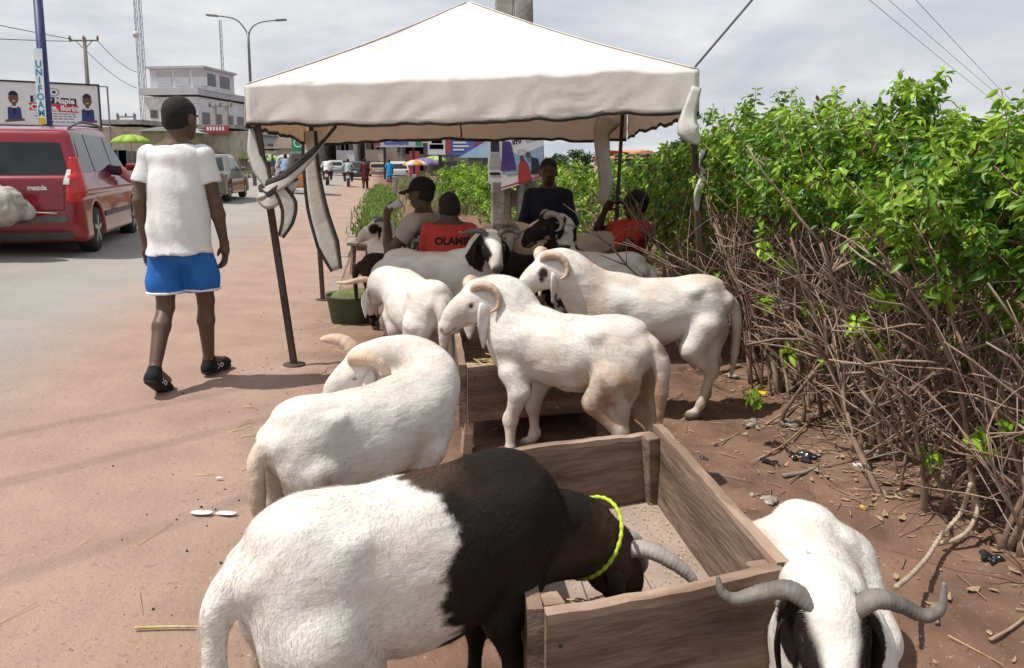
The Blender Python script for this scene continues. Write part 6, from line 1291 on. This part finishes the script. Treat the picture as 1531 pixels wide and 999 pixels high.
sg = empty('shop_sign', far(324, 194, 63.6), 0, 'red lettered signboard on the shop below the office', 'sign'); MB().box((0, 0, 0), (1.9, .1, .62)).build('panel', REDS, sg); [MB().box((x_, -.06, .08), (.16, .02, .30)).build('print', WB, sg) for x_ in (-.7, -.45, -.2, .05, .3, .55)]
bpx('rust-roofed two-storey house left of the beige gable', 382, 440, 222, 120, 12, CREAM, floors=2, cols=5, roof='hip', roof_h=2.6, parapet=RUST, win=(1.3, 1.2), first=.9)
bpx('beige gabled shelter behind the blue-shirted rider', 414, 443, 222, 70, 6, PINKW, floors=1, cols=0, roof='gable', roof_h=2.0, parapet=PINKW)
bpx('long white wall building behind the roadside traders', 345, 430, 226, 75, 6, OFFW, floors=1, cols=4, roof='flat', roof_h=.25, parapet=GREYW, win=(1.2, 1.2))
fs_ = empty('hanging_sign', far(446, 216, 60), 0, 'green square sign board with a round emblem', 'sign'); MB().box((0, 0, 0), (1.0, .08, 1.3)).build('panel', GRS, fs_); MB().lathe((0, -.06, .1), [(.26, -.01), (.34, -.01), (.34, .01), (.26, .01)], 18, 'Y', cap=False).build('emblem', WB, fs_); MB().tube([(.4, 0, -3.4), (.4, 0, .6)], .05, 6).build('post', STEEL, fs_)
row = [(440, 476, 200, 95, GREYW, 'grey two-storey block right of the green sign'), (470, 506, 206, 105, BROWNW, 'brown two-storey block above the tricycle'), (503, 530, 203, 98, OFFW, 'white shopfront block with dark openings above the silver car'), (528, 548, 207, 112, CREAM, 'narrow cream block right of the white shopfront'), (546, 577, 201, 100, PINKW, 'pinkish two-storey block behind the walker in maroon'), (574, 604, 210, 118, GREYW, 'low grey block behind the walker in blue'), (600, 640, 214, 90, BROWNW, 'brown shop row left of the hoarding'), (636, 668, 219, 105, CREAM, 'cream shop row behind the parasols'), (664, 745, 221, 96, GREYW, 'grey block behind the blue hoarding')]
for i, (x0, x1, yt, D, m_, lab) in enumerate(row): bpx(lab, x0, x1, yt, D, 10, m_, floors=2, cols=3 if x1 - x0 < 40 else 6, roof=('hip', 'flat')[i % 2], roof_h=(1.3, .4)[i % 2], parapet=(RUST, ZINC, GREYW)[i % 3], win=(.95, 1.0), first=.7, margin=.3, group='shop buildings down the street')
bpx('red-fronted kiosk in the far street', 612, 624, 226, 80, 2, REDS)
bpx('orange-roofed house behind the hedge', 905, 1000, 237, 60, 8, PINKW, floors=1, cols=4, roof='hip', roof_h=.7, parapet=mat('orange_tiles', (.42, .17, .09), (.5, .22, .12), 4, .8), win=(1, 1))
bpx('low pale blue-roofed shed behind the concrete pole', 700, 800, 236, 34, 6, GREYW, floors=1, cols=3, roof='gable', roof_h=1.1, parapet=mat('pale_blue_roof', (.30, .46, .62), (.38, .54, .68), 2, .6), win=(.8, .8), over=.4)
def hoarding(label, x0, x1, y0, y1, D, bg, parts):
    a, c = far(x0, y1, D), far(x1, y0, D); w, h_ = c.x - a.x, c.z - a.z; T = empty('hoarding', (a.x, D, 0), 0, label, 'billboard', 'hoardings down the street'); MB().box((w / 2, 0, a.z + h_ / 2), (w, .15, h_)).build('panel', bg, T)
    for x in (w * .2, w * .8): MB().tube([(x, .15, -.3), (x, .15, a.z + h_ / 2)], .12, 6).build('post', DKS, T)
    for (u0, u1, v0, v1, m_) in parts: MB().box((w * (u0 + u1) / 2, -.085, a.z + h_ * (v0 + v1) / 2), (w * (u1 - u0), .02, h_ * (v1 - v0))).build('print', m_, T)
lines = [(.42, .70, .78, .86, WB), (.42, .64, .60, .68, WB), (.42, .68, .42, .50, WB), (.42, .60, .24, .32, WB)]
hoarding('blue and red hoarding with white print above the clipped hedge', 640, 730, 203, 232, 52, BLS, lines + [(.0, .29, .02, .98, OFFW), (.03, .26, .3, .55, GRP), (.06, .24, .6, .8, REDS), (.30, .38, .1, .95, REDS), (.76, .97, .3, .42, REDS), (.76, .97, .52, .64, REDS), (.76, .97, .74, .86, REDS)])
hoarding('long pale hoarding far down the street', 560, 632, 207, 220, 70, mat('pale_hoarding', (.42, .45, .55), (.5, .53, .6), 2, .7), [(.0, .12, .1, .9, REDS), (.85, .98, .1, .9, GRS), (.2, .7, .3, .6, BLS)])
# parasols
def parasol(label, px, py, D, r, m1, m2):
    t_ = far(px, py, D); zb_ = road_z(t_.x, D); T = empty('parasol', (t_.x, D, zb_), 0, label, 'parasol', 'traders parasols'); z = t_.z - zb_; MB().tube([(0, 0, 0), (0, 0, z)], .025, 6).build('pole', STEEL, T)
    for k in range(8):
        a, c = k * math.pi / 4, (k + 1) * math.pi / 4; vs = []
        for i in range(5): t = i / 4; rr, zz = r * math.sin(t * 1.15) / math.sin(1.15), z - r * .42 * (1 - math.cos(t * 1.25)) / (1 - math.cos(1.25)); vs += [(rr * math.cos(a), rr * math.sin(a), zz), (rr * math.cos((a + c) / 2) * .98, rr * math.sin((a + c) / 2) * .98, zz + .01), (rr * math.cos(c), rr * math.sin(c), zz)]
        o = mesh_obj('canopy_panel', vs, [(3 * i + j, 3 * i + 3 + j, 3 * i + 4 + j, 3 * i + 1 + j) for i in range(4) for j in range(2)], (m1, m2)[k % 2], T, True); o.modifiers.new('t', 'SOLIDIFY').thickness = .01
LIME = mat('lime_canopy', (.33, .50, .06), (.40, .56, .10), 3, .7, transl=.3); LIMEW = mat('pale_lime_canopy', (.45, .58, .22), rough=.7, transl=.3); ORG = mat('orange_canopy', (.62, .30, .04), rough=.7, transl=.3); WHC = mat('white_canopy', (.66, .64, .60), rough=.7, transl=.3); VIO = mat('violet_canopy', (.24, .18, .36), rough=.7, transl=.3)
parasol('lime green parasol beyond the red car', 195, 201, 40, 1.0, LIME, LIME); parasol('pale green parasol left of the blue-shirted rider', 398, 230, 62, 1.5, LIMEW, LIME); parasol('second pale green parasol behind the dark saloon', 368, 228, 66, 1.3, LIMEW, LIMEW)
parasol('orange and white parasol by the footpath', 621, 239, 58, 1.0, ORG, WHC); parasol('violet parasol beside the orange and white one', 635, 236, 64, 1.4, VIO, VIO); parasol('faded green parasol behind the violet one', 650, 233, 70, 1.2, LIMEW, LIME)
# traders and goods across the road: people told apart only as dark figures
DARKC = [cloth('trader_cloth_a', (.05, .05, .06)), cloth('trader_cloth_b', (.16, .10, .07)), cloth('trader_cloth_c', (.08, .12, .16)), cloth('trader_cloth_d', (.25, .22, .2))]
proto = None
for i, (px, D) in enumerate(((392, 60), (400, 61), (408, 59), (413, 63), (437, 60), (443, 62), (216, 41), (226, 43), (238, 42))):
    p = far(px, 250, D); person('person', ['trader left of the pale green parasol pole', 'trader under the middle of the pale green parasol', 'trader at the right rim of the pale green parasol', 'trader just left of the blue-shirted rider', 'trader just right of the blue-shirted rider', 'trader beside the green sign post', 'trader directly right of the red car', 'trader between red car and walking man', 'trader behind the shoulder of the walking man'][i], (p.x, D, road_z(p.x, D)), R(40 * i), stroll(0), DARKC[i % 4], DARKC[(i + 1) % 4], 'traders across the road', h=.035, fingers=False, face=False, hemz=.7, sleeve=1.5, hair=False)
# stubby concrete posts on the verge
for lab, l_, s_, hh in (('stubby concrete post in the verge grass', .62, 34, .85), ('second concrete post right of the walker in blue', 1.45, 33, .95)):
    p = rl(l_, s_, 0); q = MB().tube([(0, 0, -.1), (0, 0, hh)], [.15, .12], 4, phase=math.pi / 4).build('concrete_post', CONC2, None, bevel=.02); q.location = p; tag(q, lab, 'post', 'concrete posts on the verge')
# wires
def wire(label, a, b, sag, r=.02, n=14, e0=0.0, e1=0.0):
    a, b = Vector(a), Vector(b); a, b = a + (a - b) * e0, b + (b - a) * e1
    pts = [Vector(a).lerp(Vector(b), t) - Vector((0, 0, sag * 4 * t * (1 - t))) for t in np.linspace(0, 1, n)]; o = MB().tube(pts, r, 4).build('overhead_wire', WIRE); tag(o, label, 'wire', 'overhead wires')
wire('black cable rising from the right tent corner', far(1035, 105, 6.3), far(1150, -30, 6.3), .0, .009, e1=9)
wire('leftmost of three thin wires at upper right', far(1290, -20, 22), far(1470, 135, 38), .2, .010, e0=1.5, e1=.5); wire('middle one of three thin wires at upper right', far(1320, -20, 22), far(1480, 128, 38), .2, .010, e0=1.5, e1=.5); wire('rightmost of three thin wires at upper right', far(1362, -20, 22), far(1500, 135, 38), .2, .010, e0=1.5, e1=.5)
wire('wire from power pole crossarm to the left edge, upper', far(108, 59, 60), far(-60, 20, 45), .3, .025, e1=3); wire('wire from power pole crossarm to the left edge, lower', far(108, 62, 60), far(-60, 50, 45), .3, .025, e1=3); wire('wire from power pole to office block, upper', far(145, 60, 60), far(205, 108, 84), .4, .03); wire('wire from power pole to office block, lower', far(128, 75, 60), far(205, 132, 84), .4, .03)
# far trees closing the view
def far_tree(label, px, D, h_, r_, seed):
    p = far(px, 245, D); T = empty('tree', (p.x, D, 0), 0, label, 'tree', 'trees behind the street'); r = np.random.default_rng(seed); MB().tube(crooked(r, (0, 0, -.2), (0, 0, 1), h_ * .7, 5, .06), list(np.linspace(.22, .08, 6)), 6).build('trunk', BARK, T, True)
    tips = []
    for _ in range(130):
        d = r.normal(size=3); d /= np.linalg.norm(d); q = r.uniform(.25, 1) ** .5; c = np.array([0, 0, h_ * .68]) + d * q * np.array([r_, r_, h_ * .33]); tips.append((c, d + np.array([0, 0, .4]), .7, np.clip(r.normal(.25, .2), 0, 1)))
    P, D_, S_, C = shoot_leaves(tips, r, 16, .42, ((.02, .06, .012), (.10, .19, .03))); V, F, CC = leaves_mesh(P, D_, S_, C, r); tag(mesh_obj('crown', V, F, LEAF, T, True, CC, 'leafcol'), kind='stuff')
for i, (px, D, h_, r_, lab) in enumerate(((735, 75, 6.5, 2.2, 'tree above the pale blue shed roof'), (1030, 50, 2.7, 1.6, 'dark tree behind the right tent pole'), (965, 70, 2.0, 2.0, 'low tree beside the orange-roofed house'), (1180, 60, 3.2, 3.5, 'far tree hidden behind the tall hedge shoots'), (860, 80, 2.2, 2.5, 'far tree behind the youth in navy'), (470, 130, 7, 3.0, 'far tree among the street buildings'), (1400, 60, 3.5, 4, 'far tree behind the right part of the hedge'))): far_tree(lab, px, D, h_, r_, 700 + i)
# ================================================================== SMALL THINGS ON THE GROUND
BAGB = mat('black_plastic', (.012, .012, .014), (.03, .03, .034), 12, .28, spec=.6); CLEARP = mat('clear_plastic', (.42, .36, .30), (.56, .50, .44), 8, .3, transl=.35, spec=.6); PAPERW = mat('litter_paper', (.62, .60, .56), (.72, .70, .67), 9, .7); STONE = mat('stone', (.20, .165, .14), (.30, .25, .215), 10, .9, .006, 40); DRYL = mat('dry_leaf', (.26, .17, .10), (.40, .29, .19), 12, .8); DUNG = mat('dung', (.028, .020, .015), (.05, .036, .026), 30, .8); TWIG = mat('dry_twig', (.26, .18, .125), (.38, .28, .20), 12, .9)
def crumple(name, label, cat, px, py, sz, m, seed, flat_=.35, group=None):
    p = at(px, py); r = np.random.default_rng(seed); S = Blob(sz[0] / 9)
    for _ in range(7): c = r.normal(0, .38, 3) * np.array(sz) * np.array([1, 1, .2]); S.ell(c + np.array([0, 0, sz[2] * .4]), np.array(sz) * r.uniform(.3, .55, 3), sz[0] * .12, rot=np.array(Matrix.Rotation(r.uniform(0, 3), 3, 'Z')))
    V, F = S.mesh(lambda q: np.abs(noise3(q, 2.2 / sz[0], seed)) * sz[0] * .28 - noise3(q, 5 / sz[0], seed + 1) * sz[0] * .10); o = mesh_obj(name, V, F, m); o.location = (p.x, p.y, gz(p.x, p.y) - .003); o.rotation_euler = (0, 0, r.uniform(0, 6)); return tag(o, label, cat, group)
crumple('plastic_bag', 'black plastic bag scrap right of the pair, glossy', 'bag', 1203, 690, (.075, .05, .045), BAGB, 3); crumple('plastic_bag', 'flat black plastic scrap left of the glossy one', 'bag', 1160, 699, (.07, .04, .025), BAGB, 5); crumple('plastic_bag', 'small black plastic scrap near the trough corner', 'bag', 1052, 682, (.05, .025, .016), BAGB, 7); crumple('plastic_bag', 'dark plastic scrap at the right edge by the rope', 'bag', 1483, 850, (.055, .04, .03), BAGB, 9)
crumple('clear_bag', 'crumpled clear plastic bag near the hedge', 'bag', 1127, 642, (.065, .055, .05), CLEARP, 11); crumple('clear_bag', 'crumpled clear bag beyond the trough rim', 'bag', 1145, 752, (.055, .045, .03), CLEARP, 13); crumple('stone', 'grey stone beside the crumpled clear bag', 'stone', 1184, 642, (.06, .05, .045), STONE, 15); crumple('stone', 'reddish stone at the foot of the hedge', 'stone', 1310, 690, (.08, .06, .05), STONE, 17); crumple('stone', 'small stone under the hedge twigs', 'stone', 1178, 588, (.10, .08, .06), STONE, 18)
crumple('paper_scrap', 'white paper scrap lying under the hedge', 'paper', 1284, 702, (.04, .03, .015), PAPERW, 19); crumple('sachet', 'white crumpled sachet against a hedge trunk', 'sachet', 1382, 715, (.025, .035, .04), PAPERW, 21); crumple('paper_scrap', 'pale crumpled paper by the thin branch', 'paper', 1096, 568, (.07, .04, .03), CLEARP, 23)
BLUEB = mat('blue_plastic', (.03, .14, .42), rough=.4); GRB = mat('green_plastic', (.10, .30, .20), rough=.4, transl=.3); YELW = mat('yellow_wrapper', (.62, .42, .03), (.7, .5, .06), 9, .5); crumple('bottle_cap_bag', 'blue plastic scrap behind the white tail', 'litter', 1078, 522, (.05, .05, .04), BLUEB, 25); crumple('plastic_bottle', 'greenish crushed bottle behind the white tail', 'bottle', 1106, 522, (.10, .06, .05), GRB, 27); crumple('wrapper', 'yellow wrapper at the foot of the hedge', 'wrapper', 1140, 590, (.07, .05, .035), YELW, 29); crumple('wrapper', 'small yellow scrap behind the wide-horned ram', 'wrapper', 1295, 757, (.05, .02, .012), YELW, 31)
for i, (px, py, w, l, lab) in enumerate(((302, 774, .09, .045, 'grey paper scrap lying on the bare earth'), (340, 773, .10, .04, 'white paper scrap beside the grey one'), (328, 722, .035, .015, 'small white paper scrap up the road'))):
    p = at(px, py); r = random.Random(i); n = 9; pts = [(w / 2 * math.cos(t) * r.uniform(.7, 1.1), l / 2 * math.sin(t) * r.uniform(.7, 1.1)) for t in np.linspace(0, 2 * math.pi, n, endpoint=False)]
    o = MB().add([(x, y, .006 + .006 * r.random()) for x, y in pts] + [(0, 0, .016)], [(k, (k + 1) % n, n) for k in range(n)]).build('paper_scrap', PAPERW); o.location = (p.x, p.y, gz(p.x, p.y) + .004); o.modifiers.new('t', 'SOLIDIFY').thickness = .001; tag(o, lab, 'paper')
def stick(label, pix, r0, nm='stick', m=None, z=.012):
    pts = []
    for px, py in pix: p = at(px, py); pts.append((p.x, p.y, gz(p.x, p.y) + z))
    pts = smooth_path(pts, 4) if len(pts) > 2 else pts; o = MB().tube(pts, list(np.linspace(r0, r0 * .6, len(pts))), 5).build(nm, m or TWIG, None, True); tag(o, label, 'stick', 'sticks on the ground')
stick('straight pale stick lying left of the front ram', [(202, 950), (255, 945), (312, 942)], .005, m=STRAW); stick('long thin branch pointing at the hedge', [(1132, 690), (1180, 665), (1235, 620)], .006); stick('short branch beside the trough', [(1066, 668), (1085, 658), (1106, 650)], .005); stick('curved branch under the hedge', [(1145, 640), (1190, 618), (1230, 600)], .008); stick('branch lying before the black bag', [(1170, 716), (1200, 714), (1222, 704)], .012, m=STONE); stick('thin branch at the lower right edge', [(1480, 960), (1510, 945), (1535, 930)], .006); stick('stub of wood beside the horn of the wide-horned ram', [(1395, 918), (1400, 940)], .012); stick('branch from the green sprig', [(975, 612), (1000, 600), (1020, 590)], .006)
# rope tied to the hedge
ROPEW = mat('pale_rope', (.34, .26, .19), (.46, .37, .28), 30, .9, .003, 120)
rp_ = [at(1340, 878, .20), at(1360, 862, .13), at(1385, 835, .08), at(1408, 800, .09), at(1436, 768, .13), at(1448, 735, .24), at(1452, 725, .26), at(1462, 755, .16), at(1450, 790, .10), at(1425, 808, .06), at(1405, 812, .05)]
ro = MB().tube(smooth_path([tuple(p) for p in rp_], 20), [.0075 * (1 + .16 * math.sin(i * 1.9)) for i in range(10 * 20 + 1)], 7).build('tether_rope', ROPEW, None, True); tag(ro, 'thick pale tether rope knotted to the hedge trunk', 'rope')
# green tub by the bent ram
GT = mat('green_tub', (.05, .075, .04), (.075, .10, .055), 6, .6); tp_ = at(530, 480); tb = empty('feed_tub', (tp_.x, tp_.y, 0), 0, 'dark green feed tub under the long-horned ram', 'tub')
MB().lathe((0, 0, 0), [(.20, 0), (.24, .24), (.255, .25), (.25, .235), (.225, .22), (.19, .03)], 24, cap=True).build('wall', GT, tb, True); S = Blob(.02); S.ell((0, 0, .20), (.20, .20, .10), .03); V, F = S.mesh(lambda q: fbm(q, 12, 3) * .02); mesh_obj('feed', V, F, mat('green_fodder', (.09, .11, .04), (.16, .18, .07), 30, .9), tb, True)
# basket and straw hat behind the red tee
bk = at(722, 345); bq = empty('basin', (bk.x, 7.6, 0), 0, 'dark wooden basin behind the red tee', 'basin'); MB().lathe((0, 0, 0), [(.14, .0), (.16, .62), (.19, .80), (.205, .82), (.18, .80), (.14, .66)], 20).build('wall', WOOD, bq, True)
hq = far(702, 322, 7.2); ht_ = MB().lathe((0, 0, 0), [(.20, .0), (.17, .03), (.11, .05), (.10, .10), (.06, .13), (.0, .135)], 24, cap=False).build('straw_hat', mat('straw_weave', (.40, .30, .21), (.50, .39, .28), 40, .8), None, True); ht_.location = (bk.x - .13, 7.45, .83); ht_.rotation_euler = (R(38), R(12), 0); ht_.modifiers.new('t', 'SOLIDIFY').thickness = .006; tag(ht_, 'tan straw hat lying against the basin', 'hat')
# what nobody could count: droppings, pebbles, leaf litter
def scatter(name, label, cat, n, place_, shape, m, seed):
    r = random.Random(seed); b = MB()
    xy = [place_(r) for _ in range(n)]; zz = gzs([p[0] for p in xy], [p[1] for p in xy])
    for (x, y), z in zip(xy, zz): shape(b, r, x, y, float(z))
    return tag(b.build(name, m, None, True), label, cat, kind='stuff')
def ball(s0, s1):
    def f(b, r, x, y, z):
        s = r.uniform(s0, s1); e = s * r.uniform(.7, 1.3); a = r.uniform(0, 3); c, d = math.cos(a), math.sin(a); vs = [(0, 0, s), (e, 0, 0), (0, s, 0), (-e, 0, 0), (0, -s, 0), (0, 0, -s)]
        b.add([(x + c * u - d * v, y + d * u + c * v, z + s * .5 + w) for u, v, w in vs], [(0, 1, 2), (0, 2, 3), (0, 3, 4), (0, 4, 1), (5, 2, 1), (5, 3, 2), (5, 4, 3), (5, 1, 4)])
    return f
def lump(s0, s1):
    def f(b, r, x, y, z):
        s = r.uniform(s0, s1) * r.random() ** .7; n = 6; a0 = r.uniform(0, 6); vs = []
        for k_ in range(n): a = a0 + k_ * 6.283 / n; q = s * r.uniform(.6, 1.4); vs.append((x + q * math.cos(a), y + q * math.sin(a), z - .003))
        for k_ in range(n): a = a0 + k_ * 6.283 / n; q = s * r.uniform(.25, .7); vs.append((x + q * math.cos(a), y + q * math.sin(a), z + s * r.uniform(.3, .7)))
        b.add(vs, [(k_, (k_ + 1) % n, n + (k_ + 1) % n, n + k_) for k_ in range(n)] + [tuple(range(n, 2 * n))])
    return f
def chip(s0, s1):
    def f(b, r, x, y, z):
        s = r.uniform(s0, s1); a = r.uniform(0, 6.28); c, d = math.cos(a), math.sin(a); w_ = r.uniform(.2, .5); cu = r.uniform(-.2, .6) * s; P_ = [(-s, 0), (-.45 * s, w_ * s), (.3 * s, .9 * w_ * s), (s, r.uniform(-.2, .2) * s), (.3 * s, -.9 * w_ * s), (-.45 * s, -w_ * s), (-.1 * s, 0)]
        b.add([(x + c * u - d * v, y + d * u + c * v, z + .004 + abs(cu) * ((u / s) ** 2 if cu > 0 else 1 - (u / s) ** 2) + r.uniform(0, .12) * s) for u, v in P_], [(k_, (k_ + 1) % 6, 6) for k_ in range(6)])
    return f
def twiglet(b, r, x, y, z):
    a = r.uniform(0, 6.28); L = r.uniform(.02, .10); d = Vector((math.cos(a), math.sin(a), r.uniform(-.05, .15))) * L; q = Vector((x, y, z + .006)); b.tube([q - d, q + d], r.uniform(.0012, .003), 3)
def edge_(r): s = r.uniform(1.6, 9); p = rl(r.gauss(-.55, .28), s, 0); return p.x, p.y
def right_(r): y = 1.5 + 5.5 * r.random() ** 1.3; return r.uniform(.65, 2.4), y
def hedge_(r): y = 1.6 + 6.5 * r.random(); return 1.75 + r.gauss(0, .28) + (.3 if y < 3 else 0), y
def road_(r): s = r.uniform(1.5, 11); p = rl(-.8 - 3.4 * r.random() ** 1.6, s, 0); return p.x, p.y
def all_(r): return r.uniform(-1.6, 2.2), r.uniform(1.5, 8)
scatter('droppings', 'small dark droppings scattered around the rams', 'droppings', 110, edge_, ball(.003, .006), DUNG, 1); scatter('droppings', 'dark droppings on the trampled earth by the hedge', 'droppings', 60, right_, ball(.003, .006), DUNG, 2); scatter('pebbles', 'small pebbles strewn over the dusty roadside', 'pebbles', 420, road_, lump(.0015, .005), STONE, 3); scatter('clods', 'lumps of trampled earth between trough and hedge', 'earth', 1600, right_, lump(.004, .016), SOIL, 4)
scatter('clods', 'lumps of trampled earth around the kerb line', 'earth', 700, edge_, lump(.003, .010), SOIL, 8); scatter('leaf_litter', 'dry fallen leaves under the hedge', 'leaves', 1100, hedge_, chip(.010, .030), DRYL, 5); scatter('leaf_litter', 'scattered dry leaf scraps on the trampled earth', 'leaves', 260, right_, chip(.005, .018), DRYL, 6); scatter('twig_litter', 'broken twigs under the hedge', 'twigs', 900, hedge_, twiglet, TWIG, 7); scatter('straw_bits', 'bits of straw on the trodden ground', 'straw', 150, all_, twiglet, STRAW, 9)
